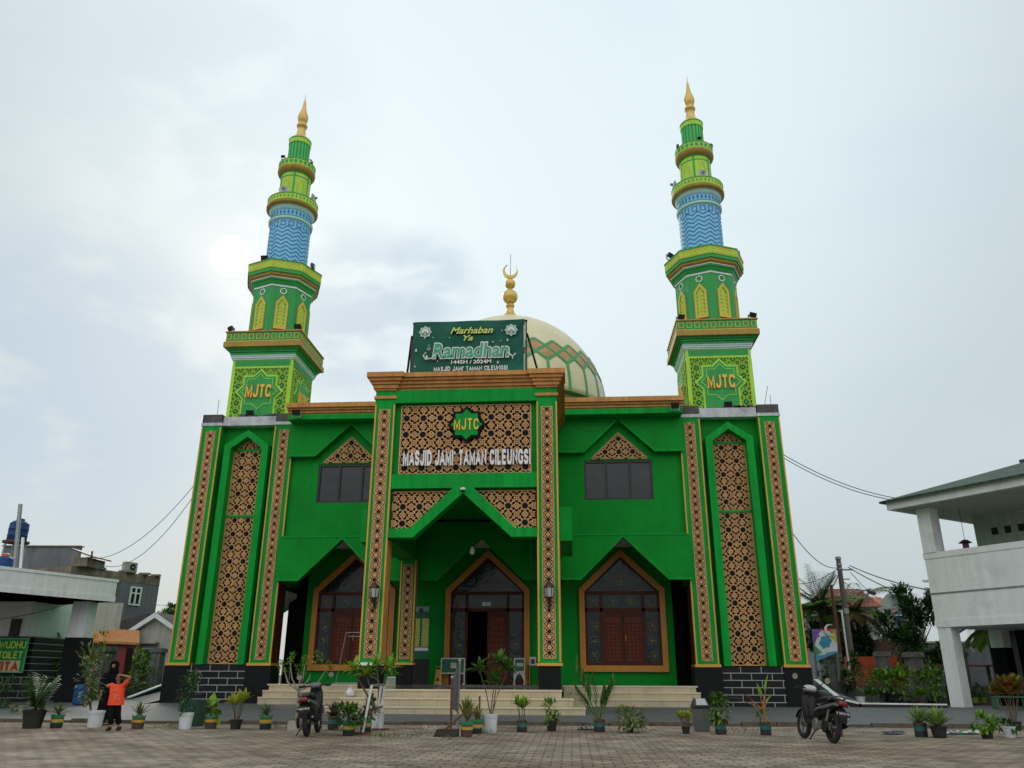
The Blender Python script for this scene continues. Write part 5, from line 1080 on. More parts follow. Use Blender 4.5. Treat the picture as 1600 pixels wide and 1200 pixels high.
def simple_house(lab, u0, u1, vr, ve, Y, rm, wm, rdx=.15):
    h = thing('tiled_house', lab, 'house'); A, B = at(u0, ve, Y), at(u1, ve, Y); zr = at((u0+u1)/2, vr, Y+3).z; w_ = B.x-A.x
    m = MB(); m.box(A.x+.3, B.x-.3, Y+.4, Y+6, 0, A.z, wm); m.build('wall', h)
    m = MB(); m.add([(A.x, Y, A.z), (B.x, Y, A.z), (B.x-w_*rdx, Y+3, zr), (A.x+w_*rdx, Y+3, zr), (A.x, Y+6.4, A.z), (B.x, Y+6.4, A.z)], [(0, 1, 2, 3), (5, 4, 3, 2), (0, 3, 4), (1, 5, 2)], rm); m.build('roof', h); return h
simple_house('house with a wide red tiled roof behind the utility pole', 1290, 1380, 920, 948, 34, REDT, HPALE)
simple_house('house with a small bright orange roof behind the dense dark tree', 1374, 1404, 933, 950, 42, mat('orange_roof', (.42, .12, .05), .7, .2, 2), HPALE, .2)
simple_house('house with a grey green roof behind the dense dark tree', 1395, 1450, 928, 960, 38, mat('grey_green_roof', (.10, .13, .11), .7, .2, 2), HPALE, .3)
t = thing('blue_roof_shed', 'shed with a bright blue sheet roof between the palms and the maroon roof', 'shed'); A, B = at(1270, 962, 26), at(1420, 962, 26); m = MB(); m.box(A.x+.2, B.x-.2, 26.3, 30, 0, A.z, HGR); m.build('wall', t); m = MB(); m.add([(A.x, 26, A.z), (B.x, 26, A.z), (B.x, 30, A.z+.6), (A.x, 30, A.z+.6)], [(0, 1, 2, 3)], mat('blue_sheet', (.06, .22, .32), .5, .2, 3)); m.build('roof', t)
t = thing('grey_wall', 'plain grey boundary wall seen under the white annex', 'wall'); P, Q = at(1436, 1050, 12), at(1600, 1050, 12); m = MB(); m.box(P.x, Q.x+4, 12, 12.25, 0, at(1500, 1005, 12).z, mat('boundary_grey', (.15, .165, .185), .8, .15, .8, streak=.3)); m.build('face', t); m = MB(); m.box(P.x, Q.x+4, 11.95, 12.3, at(1500, 1005, 12).z, at(1500, 1002, 12).z, HPALE); m.build('coping', t)
# festival banner on the fence
t = thing('festival_poster', 'bright rainbow edged poster with a blue dome shape hung at the fence', 'poster')
Yp = 7.6; A, B, Cc, D = at(1269.5, 983, Yp), at(1305, 982.5, Yp), at(1309, 1019, Yp), at(1276, 1033, Yp)
def pp(u, v, dy=0): P = (A*(1-u)+B*u)*(1-v)+(D*(1-u)+Cc*u)*v; return (P.x, P.y-dy, P.z)
PC = {k: mat('print_'+k, c, .5, .12, 5) for k, c in dict(white=(.78, .82, .86), red=(.66, .06, .14), purple=(.22, .09, .46), yellow=(.80, .62, .03), orange=(.75, .22, .04), blue=(.03, .33, .52), pink=(.5, .12, .35), green=(.08, .35, .16), sky=(.08, .38, .58)).items()}
m = MB(); m.add([pp(0, 0), pp(1, 0), pp(1, 1), pp(0, 1)]+[pp(0, 0, -.03), pp(1, 0, -.03), pp(1, 1, -.03), pp(0, 1, -.03)], [(0, 1, 2, 3), (4, 5, 6, 7), (0, 1, 5, 4), (2, 3, 7, 6), (0, 3, 7, 4), (1, 2, 6, 5)], PC['white'])
def pq(pts, c, dy=.006): m.add([pp(u, v, dy) for u, v in pts], [tuple(range(len(pts)))], PC[c])
pq([(0, 0), (.5, 0), (.3, .1), (.1, .35), (0, .5)], 'purple'); pq([(.3, 0), (1, 0), (1, .12), (.5, .08)], 'red', .009); pq([(1, .10), (1, .62), (.85, .45), (.7, .22), (.85, .12)], 'yellow', .008); pq([(.8, .02), (1, .02), (1, .3), (.9, .16)], 'orange', .012); pq([(0, .82), (.35, .9), (.6, .86), (1, .95), (1, 1), (0, 1)], 'sky'); pq([(0, .5), (.12, .62), (.3, .8), (0, .84)], 'green', .008)
pq([(.30+.26*math.cos(a)*(1+.12*math.cos(6*a))+.2, .47+.22*math.sin(a)*(1+.12*math.cos(6*a))) for a in [2*math.pi*i/28 for i in range(28)]], 'blue', .014); pq([(.5+.13*math.cos(a), .40+.12*math.sin(a)-.03) for a in [2*math.pi*i/16 for i in range(16)]], 'sky', .018); pq([(.2+.08*math.cos(a), .22+.06*math.sin(a)) for a in [2*math.pi*i/12 for i in range(12)]], 'pink', .012); pq([(.82+.07*math.cos(a), .14+.05*math.sin(a)) for a in [2*math.pi*i/12 for i in range(12)]], 'green', .02)
m.build('print', t); m = MB(); m.tube([at(1277, 1064, 7.7), at(1270, 983, 7.7)], .05, STEEL, 6); m.build('post', t); m = MB(); m.tube([at(1312, 1064, 7.7), at(1306, 983, 7.7)], .05, STEEL, 6); m.build('post', t)
m = MB(); c0 = at(1297, 984, 7.5)
for i in range(20):
    a0, a1 = R(50+270*i/20), R(50+270*(i+1)/20)
    def cp(a): f = math.sin((a-R(50))/R(270)*math.pi); return (c0.x+.27*math.cos(a), c0.z+.27*math.sin(a)), (c0.x+(.27-.11*f)*math.cos(a), c0.z+(.27-.11*f)*math.sin(a))
    (o0, i0), (o1, i1) = cp(a0), cp(a1); m.prism([o0, o1, i1, i0], 7.48, 7.53, WHT)
m.build('crescent', t)
# poles, street lamp, wires
POLE = mat('pole_concrete', (.13, .115, .10), .85, .25, 2, streak=.3)
Y = 14; pb, ptp = at(1329, 1040, Y), at(1312.5, 870, Y); px = (pb.x+ptp.x)/2; PT = ptp.z
up = thing('utility_pole', 'tall grey brown utility pole carrying cables and a street lamp arm', 'utility pole', (px, Y, 0))
m = MB(); m.lathe([(.19, -.1), (.13, PT)], POLE, n=14); m.build('mast', up, smooth=True)
for z in (PT-.15, PT-.5, PT-.75): m = MB(); m.lathe([(.17, 0), (.17, .12)], STEEL, (0, 0, z), 12); m.build('clamp', up)
m = MB(); m.box(.1, .75, -.04, .04, PT-.78, PT-.70, STEEL); m.build('cross_arm', up); m = MB(); m.box(.1, .5, -.03, .03, PT-1.3, PT-1.24, STEEL); m.build('cross_arm', up); m = MB(); m.lathe([(.19, PT-3.2), (.19, PT-2.9)], STEEL, n=12); m.build('clamp', up)
m = MB(); m.tube([(.1, -.05, PT-2.6), (.3, -.1, PT-2.05), (.7, -.2, PT-1.85), (1.3, -.3, PT-1.95)], .035, STEEL, 8); arm = m.build('lamp_arm', up); m = MB(); m.lathe([(.03, -.3), (.12, -.2), (.14, .05), (.10, .2), (.03, .25)], mat('lamp_head', (.09, .09, .09), .4, .1), (1.5, -.32, PT-2.02), 14, ax=(1, -.1, -.45)); m.build('lamp_head', arm, smooth=True)
m = MB(); a, b = at(1312, 1030, 11), at(1300.5, 916, 11); m.lathe([(.11, -.05), (.09, b.z)], RUST, ((a.x+b.x)/2, 11, 0), 10); m.lathe([(.12, b.z), (.12, b.z+.06), (.02, b.z+.08)], RUST, ((a.x+b.x)/2, 11, 0), 10); tag(m.build('iron_post', loc=((a.x+b.x)/2, 11, 0)), 'dark rusty iron post left of the utility pole', 'post')
m = MB(); a, b = at(1324, 1030, 12), at(1316, 955, 12); m.lathe([(.05, -.05), (.05, b.z)], WHT, ((a.x+b.x)/2, 12, 0), 8); m.lathe([(.07, b.z), (.07, b.z+.05)], WHT, ((a.x+b.x)/2, 12, 0), 8); tag(m.build('white_pipe', loc=((a.x+b.x)/2, 12, 0)), 'thin white pipe standing in front of the utility pole', 'pipe')
WIRE = mat('wire_black', (.02, .02, .022), .6, .1)
def wire(a, b, sag, r_, lab, name='cable'):
    a, b = Vector(a), Vector(b); m = MB(); N = 22; m.tube([a.lerp(b, i/N)-Vector((0, 0, sag*4*(i/N)*(1-i/N))) for i in range(N+1)], r_, WIRE, 5); return tag(m.build(name, loc=a), lab, 'cable')
top = Vector((px, Y, PT-.6))
wire((13.05, 1.5, 10.9), E_(-.6, 1.5, 8.6), .5, .018, 'upper cable from the right tower to the annex roof'); wire((13.05, 1.5, 10.75), E_(-.2, 1.0, 8.4), .55, .018, 'lower cable from the right tower to the annex roof')
wire((13.05, 2.5, 8.6), top, .9, .02, 'cable falling from the right tower to the utility pole')
wire(top+Vector((.6, 0, .1)), E_(.0, .1, 4.6), .15, .03, 'thick cable from the utility pole to the white annex wall'); wire(top+Vector((.5, 0, 0)), at(1420, 932, 8), .1, .028, 'cable from the utility pole down into the dark tree'); wire(top+Vector((.6, 0, -.3)), at(1378, 938, 34), .2, .02, 'thin cable from the utility pole to the orange roof')
wire(top, at(1240, 912, 24), .3, .02, 'cable from the utility pole behind the right tower'); wire(top+Vector((0, 0, -.1)), at(1300, 917, 11), .15, .025, 'cable from the utility pole down to the rusty iron post')
wire((-13.05, 2.0, 11.2), at(142, 873, 10.4), 1.3, .016, 'upper long cable sagging from the left tower to the grey house'); wire((-13.05, 2.0, 11.0), at(148, 877, 10.4), 2.0, .016, 'lower long cable sagging from the left tower to the grey house')
wire(at(142, 875, 10), at(158, 890, 10), .02, .016, 'short cable at the grey house roof corner'); wire(at(-5, 968, -1.5), at(190, 910, 2), .25, .014, 'thin cable crossing in front of the white canopy'); wire(at(185, 938, 6), at(268, 945, 20), .1, .014, 'thin cable between the white canopy and the left tower')
m = MB(); P = at(141, 886, 10.3); m.tube([P, P+Vector((-.05, 0, .9))], .05, RUST, 6); m.tube([P+Vector((-.3, 0, .55)), P+Vector((.4, 0, .5))], .02, STEEL, 5); tag(m.build('cable_mast', loc=P), 'short rusty cable mast on the grey house roof corner', 'mast')
# ------------------------------------------------------------------ plants
LF = {k: leafmat('leaf_'+k, *c) for k, c in dict(
    mid=((.085, .205, .028),), dark=((.032, .088, .024),), lime=((.28, .42, .04), (.13, .30, .03)), yellow=((.48, .44, .07), (.20, .30, .03)), spiky=((.09, .16, .035), (.15, .14, .05)),
    agave=((.13, .24, .05), (.22, .28, .08)), blue=((.03, .075, .05),), varieg=((.30, .30, .14), (.08, .15, .03)), purple=((.10, .03, .04), (.05, .08, .02)), snake=((.30, .28, .07), (.08, .09, .03)), palm=((.11, .20, .045), (.17, .21, .06)), dry=((.20, .15, .06), (.12, .10, .03)), red=((.20, .05, .02), (.12, .16, .02))).items()}
STEM = mat('stem_brown', (.13, .095, .06), .85, .3, 8); STEMG = mat('stem_pale', (.26, .24, .19), .85, .3, 8); REDST = mat('stem_red', (.32, .12, .03), .6, .2, 6)
SOIL = mat('pot_soil', (.035, .026, .018), .95, .3, 10)
PG = mat('pot_green', (.02, .26, .10), .5, .2, 6, dirt=(.05, .06, .04), dirt_amt=.5, dscale=8); PY = mat('pot_yellow', (.52, .30, .03), .5, .2, 6, dirt=(.10, .06, .03), dirt_amt=.6, dscale=8); PB = mat('pot_brown', (.07, .045, .03), .7, .3, 6); PK = mat('pot_black', (.014, .015, .015), .55, .3, 8); PT_ = mat('pot_teal', (.015, .12, .11), .5, .25, 6); PW = mat('bucket_white', (.60, .64, .67), .45, .08, 5, dirt=(.30, .26, .2), dirt_amt=.5, dscale=5)
PRUST = mat('pot_rusty', (.13, .06, .035), .8, .35, 6); PCON = mat('pot_pale_concrete', (.42, .39, .35), .85, .2, 5, dirt=(.2, .15, .1), dirt_amt=.5)
def pot(kind, par, r_, h):
    m = MB(); n = 20
    if kind == 'banded' or kind == 'brownband':
        lo = PK if kind == 'banded' else PB
        m.lathe([(r_*.80, 0), (r_*.90, h*.03), (r_*.97, h*.36)], lo, n=n); m.lathe([(r_*.985, h*.36), (r_*1.0, h*.44)], PG if kind == 'banded' else PB, n=n, caps=False); m.lathe([(r_*1.01, h*.44), (r_*1.02, h*.63)], PY, n=n, caps=False); m.lathe([(r_*1.0, h*.63), (r_*.94, h*.72)], PB, n=n, caps=False)
        vs = []; N = 32
        for j, (rr, zz) in enumerate(((.94, .72), (1.02, .80), (1.06, .92))):
            for k in range(N): a = 2*math.pi*k/N; vs.append((r_*(rr+.04*(j == 2)*math.cos(8*a))*math.cos(a), r_*(rr+.04*(j == 2)*math.cos(8*a))*math.sin(a), h*(zz+(.075*math.cos(8*a) if j == 2 else 0))))
        m.add(vs, [(j*N+k, j*N+(k+1) % N, (j+1)*N+(k+1) % N, (j+1)*N+k) for j in range(2) for k in range(N)], PG)
        m.lathe([(r_*.05, h*.83), (r_*.98, h*.83)], SOIL, n=n, caps=False)
    elif kind == 'bucket':
        m.lathe([(r_*.80, 0), (r_*.82, h*.02), (r_*.95, h*.84), (r_*1.0, h*.85), (r_*1.02, h*.99), (r_*.95, h), (r_*.93, h*.92), (r_*.1, h*.92)], PW, n=24, caps=False)
        m.lathe([(r_*.965, h*.78), (r_*.985, h*.79), (r_*.985, h*.81), (r_*.965, h*.82)], PW, n=24, caps=False); m.lathe([(r_*.05, h*.925), (r_*.92, h*.925)], SOIL, n=n, caps=False)
    elif kind in ('tin', 'rusttin'):
        lo = PK if kind == 'tin' else PRUST
        m.lathe([(r_*.82, 0), (r_*.95, h*.05), (r_*.95, h*.42)], lo, n=n); m.lathe([(r_*.97, h*.42), (r_*.98, h*.75)], PT_ if kind == 'tin' else PG, n=n, caps=False); m.lathe([(r_*.96, h*.75), (r_*1.0, h*.82), (r_*1.0, h), (r_*.92, h), (r_*.9, h*.9)], lo if kind == 'rusttin' else PB, n=n, caps=False); m.lathe([(r_*.05, h*.9), (r_*.95, h*.9)], SOIL, n=n, caps=False)
    elif kind == 'square':
        m.box(-r_, r_, -r_, r_, 0, h, PCON if r_ < .24 else PCON); m.box(-r_*.85, r_*.85, -r_*.85, r_*.85, h, h+.01, SOIL)
    elif kind == 'whitebox':
        m.box(-r_*.9, r_*.9, -r_*.9, r_*.9, 0, h*.9, PW); m.box(-r_, r_, -r_, r_, h*.9, h, PW); m.box(-r_*.85, r_*.85, -r_*.85, r_*.85, h, h+.01, SOIL)
    else:
        c = {'black': PK, 'lime': mat('pot_lime', (.22, .34, .03), .5, .15, 6), 'clay': PRUST, 'white': PW}[kind]
        m.lathe([(r_*.72, 0), (r_*.92, h*.86), (r_*1.0, h*.87), (r_*1.03, h), (r_*.94, h), (r_*.9, h*.9)], c, n=n, caps=False); m.lathe([(r_*.05, h*.9), (r_*.93, h*.9)], SOIL, n=n, caps=False); m.poly([(r_*.72*math.cos(2*math.pi*k/n), r_*.72*math.sin(2*math.pi*k/n), 0) for k in range(n)], c)
    return m.build('pot', par, smooth=False)
def U(a, b): return random.uniform(a, b)
def fol_rosette(m, c, L, w, n, mt, up=(.2, 1.3), droop=.5, seg=3):
    for k in range(n):
        a = 2*math.pi*k/n*2.4+U(-.3, .3); e = up[0]+(up[1]-up[0])*(k/n)+U(-.12, .12); m.leaf(Vector(c)+Vector((0, 0, U(0, .03))), (math.cos(a)*math.cos(e), math.sin(a)*math.cos(e), math.sin(e)), L*U(.75, 1.1), w, mt, droop, .3, seg)
def fol_bush(m, c, rx, rz, n, L, w, mts, droop=.6, hollow=.35):
    c = Vector(c); cl = [Vector((U(-1, 1), U(-1, 1), U(-1, 1))) for _ in range(max(5, n//14))]
    for k in range(n):
        q = random.choice(cl)*.75+Vector((U(-1, 1), U(-1, 1), U(-1, 1)))*.36
        if q.length > 1.12: q *= 1.05/q.length
        P = c+Vector((q.x*rx, q.y*rx, q.z*rz)); d = Vector((q.x, q.y, q.z+U(-.2, .7)))+Vector((U(-.5, .5), U(-.5, .5), U(-.3, .3)))
        if d.length < .1: d = Vector((0, 0, 1))
        m.leaf(P, d, L*U(.6, 1.2), w*U(.7, 1.2), random.choice(mts), droop, .2, 2)
def stems(m, base, tops, r_, mt, bend=.1):
    for t in tops: b = Vector(base); t = Vector(t); mid = b.lerp(t, .5)+Vector((U(-bend, bend), U(-bend, bend), 0)); m.tube([b, b.lerp(mid, .5), mid, mid.lerp(t, .5), t], r_, mt, 6, r_*.55)
def potted(name, lab, cat, u, v, kind, pw, ph, plant, Y=None, z0=0.0, group='potted plants along the terrace edge', rz=None):
    """pot foot at pixel (u, v) on the ground; pw, ph = pot width and height in photo pixels"""
    P = gz(u, v, z0) if Y is None else at(u, v, Y); 
    if Y is not None: P.z = z0
    k = (P-EYE).dot(FW)/_c['f']; r_ = pw*k/2; h = ph*k*.94
    P.y += r_*.9
    t = thing(name, lab, cat, P, U(0, 6) if rz is None else rz, group); pot(kind, t, r_, h)
    plant(t, h*.88, k, r_); return t
def fin(m, t, name='foliage'): return m.build(name, t, recalc=False)
def spiky(L, n, mt, w=.035, up=(.35, 1.45), droop=.35):
    def f(t, z, k, r_):
        m = MB(); fol_rosette(m, (0, 0, z), L*k*1.08, w*1.45, int(n*1.5), LF[mt], up, droop); fin(m, t)
    return f
def bushy(hw, h0, h1, n, L, w, mts, stem=3, sm=STEM, droop=.6):
    """hw half width px, h0..h1 px above the soil"""
    def f(t, z, k, r_):
        c = (0, 0, z+(h0+h1)/2*k); m = MB(); fol_bush(m, c, hw*k*1.1, (h1-h0)/2*k, int(n*1.6), L*1.15, w*1.35, [LF[x] for x in mts], droop); fin(m, t)
        if stem:
            m = MB(); stems(m, (0, 0, z-.02), [(U(-.5, .5)*hw*k, U(-.5, .5)*hw*k, z+(h0+U(.3, .9)*(h1-h0))*k) for _ in range(stem)], .012, sm, .03); m.build('stem', t)
    return f
def croton(n, H, L, w, mt, sp=10, stem=STEM):
    def f(t, z, k, r_):
        m = MB(); s_ = MB()
        for i in range(n):
            a = 2*math.pi*i/n; tp = Vector((math.cos(a)*sp*k*U(.4, 1), math.sin(a)*sp*k*U(.4, 1), z+H*k*U(.55, .8))); stems(s_, (math.cos(a)*.04, math.sin(a)*.04, z-.02), [tp], .012, stem, .03)
            fol_rosette(m, tp, L*k, w*1.25, 15, LF[mt], (.3, 1.45), .3)
        fin(m, t); s_.build('stem', t)
    return f
def plumeria(tops, L=.30, w=.085, mt='lime', n=22, sm=STEM, rs=.02):
    """tops = list of (dx px, dz px above soil)"""
    def f(t, z, k, r_):
        s_ = MB(); m = MB()
        for i, (dx, dz) in enumerate(tops):
            tp = Vector((dx*k, U(-.12, .12), z+dz*k)); stems(s_, (U(-.03, .03), 0, z-.03), [tp], rs, sm, .05); fol_rosette(m, tp, L*1.05, w*1.25, int(n*1.2), LF[mt], (-.25, 1.35), .45, 4)
        s_.build('trunk', t); fin(m, t)
    return f
# row along the kerb, left to right
def tub(t, z, k, r_):
    m = MB()
    for i in range(14):
        a = 2*math.pi*i/14*1.7; e = U(1.12, 1.5); d = Vector((math.cos(a)*math.cos(e), math.sin(a)*math.cos(e), math.sin(e))); p = Vector((0, 0, z)); L_ = U(.6, .95); pts = []
        for s in range(9): pts.append(p.copy()); p += d*(L_/8); d = (d+Vector((math.cos(a)*.05, math.sin(a)*.05, -.05))).normalized()
        m.tube(pts, .012, LF['mid'], 4, .004)
        for q in [pts[j].lerp(pts[j+1], h_) for j in range(1, 8) for h_ in (0, .5)]:
            for sg in (-1, 1): sd = Vector((-math.sin(a), math.cos(a), .25))*sg; m.leaf(q, sd+Vector((math.cos(a), math.sin(a), .5))*.5, .26, .055, LF['mid'], .3, .1, 2)
    fol_rosette(m, (.2, -.1, z), .35, .07, 14, LF['spiky'], (.1, 1.2)); fol_bush(m, (-.15, -.1, z+.15), .3, .15, 60, .13, .05, [LF['varieg'], LF['dry']]); fin(m, t)
potted('potted_palm', 'wide black tub with tall green fern palm fronds below the toilet sign', 'potted plant', 39, 1139, 'black', 36, 29, tub, rz=0)
potted('potted_plant', 'striped pot with small spiky plant next to the wide black tub', 'potted plant', 82, 1138, 'banded', 19, 22, spiky(20, 14, 'spiky'))
potted('potted_plant', 'white bucket with a tall thin speckled shrub left of the woman in black', 'potted plant', 141, 1137, 'bucket', 25, 26, lambda t, z, k, r_: (bushy(14, 10, 104, 230, .12, .055, ['varieg', 'mid', 'varieg', 'dry'], 7, STEM)(t, z, k, r_), [setattr(v.co, 'x', v.co.x-.14-.26*max(0, v.co.z-z)) for c_ in t.children if not c_.name.startswith('pot') for v in c_.data.vertices]), rz=0)
potted('potted_plant', 'striped pot with small spiky plant right of the child in orange', 'potted plant', 210, 1139, 'brownband', 19, 22, spiky(24, 16, 'spiky', up=(.5, 1.4)))
potted('potted_plant', 'white bucket with a dark green conifer like bush before the left tower', 'potted plant', 284, 1140, 'bucket', 22, 26, bushy(16, -2, 66, 420, .07, .03, ['dark', 'blue', 'dark', 'mid'], 1))
P = gz(300, 1134.5, 0); m = MB(); m.add([(-.2, -.2, 0), (.2, -.2, 0), (.2, .2, 0), (-.2, .2, 0), (-.28, -.28, .62), (.28, -.28, .62), (.28, .28, .62), (-.28, .28, .62)], [(0, 1, 5, 4), (1, 2, 6, 5), (2, 3, 7, 6), (3, 0, 4, 7), (3, 2, 1, 0)], mat('dark_green_box', (.012, .06, .04), .5, .2, 5)); m.poly([(-.27, -.27, .58), (.27, -.27, .58), (.27, .27, .58), (-.27, .27, .58)], SOIL); o = m.build('planter_box'); o.location = P; tag(o, 'empty dark green tapered planter behind the white bucket by the left tower', 'planter')
potted('potted_plant', 'striped pot with broad light green leaves left of the yellow croton', 'potted plant', 325, 1139, 'brownband', 19, 23, bushy(13, 0, 24, 26, .22, .15, ['lime', 'mid'], 3))
potted('potted_plant', 'small black pot with a bright yellow green croton before the left tower', 'potted plant', 364, 1140, 'black', 20, 15, croton(9, 40, 17, .055, 'yellow', 14))
potted('potted_plant', 'striped pot with small spiky plant left of the upright scooter', 'potted plant', 411, 1140, 'banded', 19, 24, spiky(18, 18, 'spiky'))
def bonsai(t, z, k, r_):
    s_ = MB(); m = MB(); b = Vector((.02, 0, z-.02)); f0 = b+Vector((0, 0, 46*k)); s_.tube([b, b.lerp(f0, .5)+Vector((.02, 0, 0)), f0], .035, STEMG, 7, .028)
    for dx, dz in ((-28, 78), (-16, 90), (10, 84), (24, 90), (44, 76), (0, 72)):
        tp = Vector((dx*k, U(-.15, .15), z+dz*k)); s_.tube([f0, f0.lerp(tp, .45)+Vector((dx*k*.25, 0, -.03)), tp], .022, STEMG, 6, .012); fol_bush(m, tp+Vector((0, 0, .06)), .15 if abs(dx) < 40 else .10, .13, 46, .11, .05, [LF['lime'], LF['mid']])
    fol_bush(m, (0, 0, z+.08), .16, .12, 40, .1, .03, [LF['mid']]); s_.build('trunk', t, smooth=True); fin(m, t)
potted('potted_tree', 'bare stemmed small tree in a pale square pot behind the upright scooter', 'potted plant', 457, 1141, 'square', 17, 15, bonsai, rz=0)
potted('potted_plant', 'dark teal pot with a blackish spiky rosette right of the upright scooter', 'potted plant', 518, 1141, 'tin', 18, 22, spiky(22, 34, 'purple', .05, (.2, 1.4), .2))
potted('potted_plant', 'striped pot with spreading dark green leaves left of the white rack', 'potted plant', 542, 1150, 'banded', 20, 24, bushy(22, -2, 24, 130, .13, .05, ['dark', 'mid'], 5))
potted('potted_plant', 'striped pot with upright leafy stems right behind the white rack leg', 'potted plant', 569, 1146, 'banded', 18, 25, bushy(13, 2, 36, 95, .11, .05, ['mid', 'dark'], 5))
potted('potted_tree', 'white square bucket with a crooked leaning tree and three leaf rosettes behind the white rack', 'potted plant', 586, 1140, 'whitebox', 20, 25, plumeria([(-44, 64), (-4, 70), (14, 66), (-20, 58)], .42, .10, 'lime', 16, STEM, .032), rz=0)
potted('potted_plant', 'striped pot with upright yellow edged sword leaves beside the mesh screen', 'potted plant', 728, 1152, 'brownband', 19, 25, spiky(36, 26, 'snake', .045, (.95, 1.5), .05))
potted('potted_plant', 'striped pot with small spiky plant behind the sword leaf pot', 'potted plant', 744, 1147, 'banded', 18, 23, spiky(22, 12, 'snake', .04, (.7, 1.45), .1))
potted('potted_tree', 'white bucket with a branching bare stemmed tree with four green rosettes before the main door', 'potted plant', 766, 1145, 'bucket', 22, 29, plumeria([(-19, 68), (13, 78), (26, 68), (5, 50)], .34, .095, 'mid', 26, STEM, .016), rz=0)
potted('potted_plant', 'black and teal pot with yellow green croton before the portal steps', 'potted plant', 815, 1144, 'tin', 17, 18, croton(5, 30, 16, .06, 'lime', 10))
potted('potted_plant', 'black pot with small leaved green shrub before the right portal column', 'potted plant', 862, 1143, 'black', 18, 15, bushy(12, 0, 36, 110, .09, .05, ['mid', 'lime'], 4))
def youngpalm(t, z, k, r_):
    m = MB()
    for (a, L_, w_) in ((R(115), 1.30, .26), (R(100), 1.0, .2), (R(65), .95, .22), (R(75), .75, .2), (R(130), .9, .2)):
        b = Vector((0, U(-.05, .05), z)); d = Vector((math.cos(a), U(-.2, .2), math.sin(a))); tp = b+d*L_*.45; m.tube([b, tp], .012, LF['mid'], 5)
        for i in range(7): q = b+d*L_*(.35+.09*i); [m.leaf(q, d*1.2+Vector((sg*.5, 0, .1)), L_*.33, .07, LF['dark'] if i % 2 else LF['mid'], .25, .2, 3) for sg in (-1, 1)]
    fin(m, t)
potted('potted_palm', 'black and teal pot with dark split palm leaves right of the portal steps', 'potted plant', 937, 1144, 'tin', 18, 19, youngpalm, rz=0)
potted('potted_plant', 'small black pot with a wide cream speckled leafy bush', 'potted plant', 985, 1145, 'black', 13, 10, bushy(22, -4, 31, 230, .10, .05, ['varieg', 'varieg', 'mid'], 7))
potted('potted_plant', 'small black pot with upright bright yellow green leaves left of the grey bin', 'potted plant', 1073, 1147, 'black', 14, 11, croton(8, 18, 12, .05, 'yellow', 9))
potted('potted_plant', 'black and teal pot with a drooping leafy green bush right of the grey bin', 'potted plant', 1128, 1148, 'tin', 18, 20, bushy(13, 0, 43, 260, .12, .035, ['mid', 'lime', 'dark'], 4, STEM, 1.4))
def redpalm(t, z, k, r_):
    s_ = MB(); m = MB(); b = Vector((0, 0, z-.02)); s_.tube([b, b+Vector((0, 0, .5))], .035, REDST, 7, .02); 
    for a, L_ in ((R(155), .75), (R(140), .6), (R(78), .75), (R(100), .55), (R(60), .35)): d = Vector((math.cos(a), U(-.1, .1), math.sin(a))); q = b+Vector((0, 0, .3)); s_.tube([q, q+d*L_*.6], .014, REDST, 5, .008); m.leaf(q+d*L_*.5, d, L_*.6, .13, LF['lime'] if a < 1.9 else LF['dry'], .5, .3, 4)
    fol_bush(m, b+Vector((0, 0, .12)), .22, .14, 46, .12, .05, [LF['mid']]); s_.build('stem', t); fin(m, t)
potted('potted_palm', 'black and teal pot with a small red stemmed palm before the right tower', 'potted plant', 1199, 1149, 'tin', 18, 20, redpalm, rz=0)
potted('potted_plant', 'rusty green tin with a yellow croton behind the leaning scooter', 'potted plant', 1311, 1151, 'rusttin', 19, 22, croton(6, 12, 14, .07, 'yellow', 12))
potted('potted_plant', 'black and teal pot with a spiky light green rosette left of the wide agave', 'potted plant', 1444, 1152, 'tin', 20, 22, spiky(28, 34, 'agave', .045, (.25, 1.4), .2))
potted('potted_plant', 'black pot with a wide pale green agave and a trailing leaf', 'potted plant', 1474, 1154, 'black', 26, 18, spiky(32, 40, 'agave', .06, (.35, 1.3), .2))
potted('potted_plant', 'black pot with a low light green leafy bush near the right edge', 'potted plant', 1548, 1155, 'black', 21, 17, bushy(15, -2, 20, 80, .13, .07, ['lime', 'mid'], 3))
potted('potted_plant', 'white bucket at the right edge with low green leaves', 'potted plant', 1583, 1153, 'white', 21, 17, bushy(14, -2, 10, 60, .14, .05, ['mid', 'dark'], 2))
potted('potted_plant', 'black pot with tall red and green broad leaves at the right edge', 'potted plant', 1592, 1142, 'black', 22, 14, croton(9, 66, 24, .13, 'red', 20))
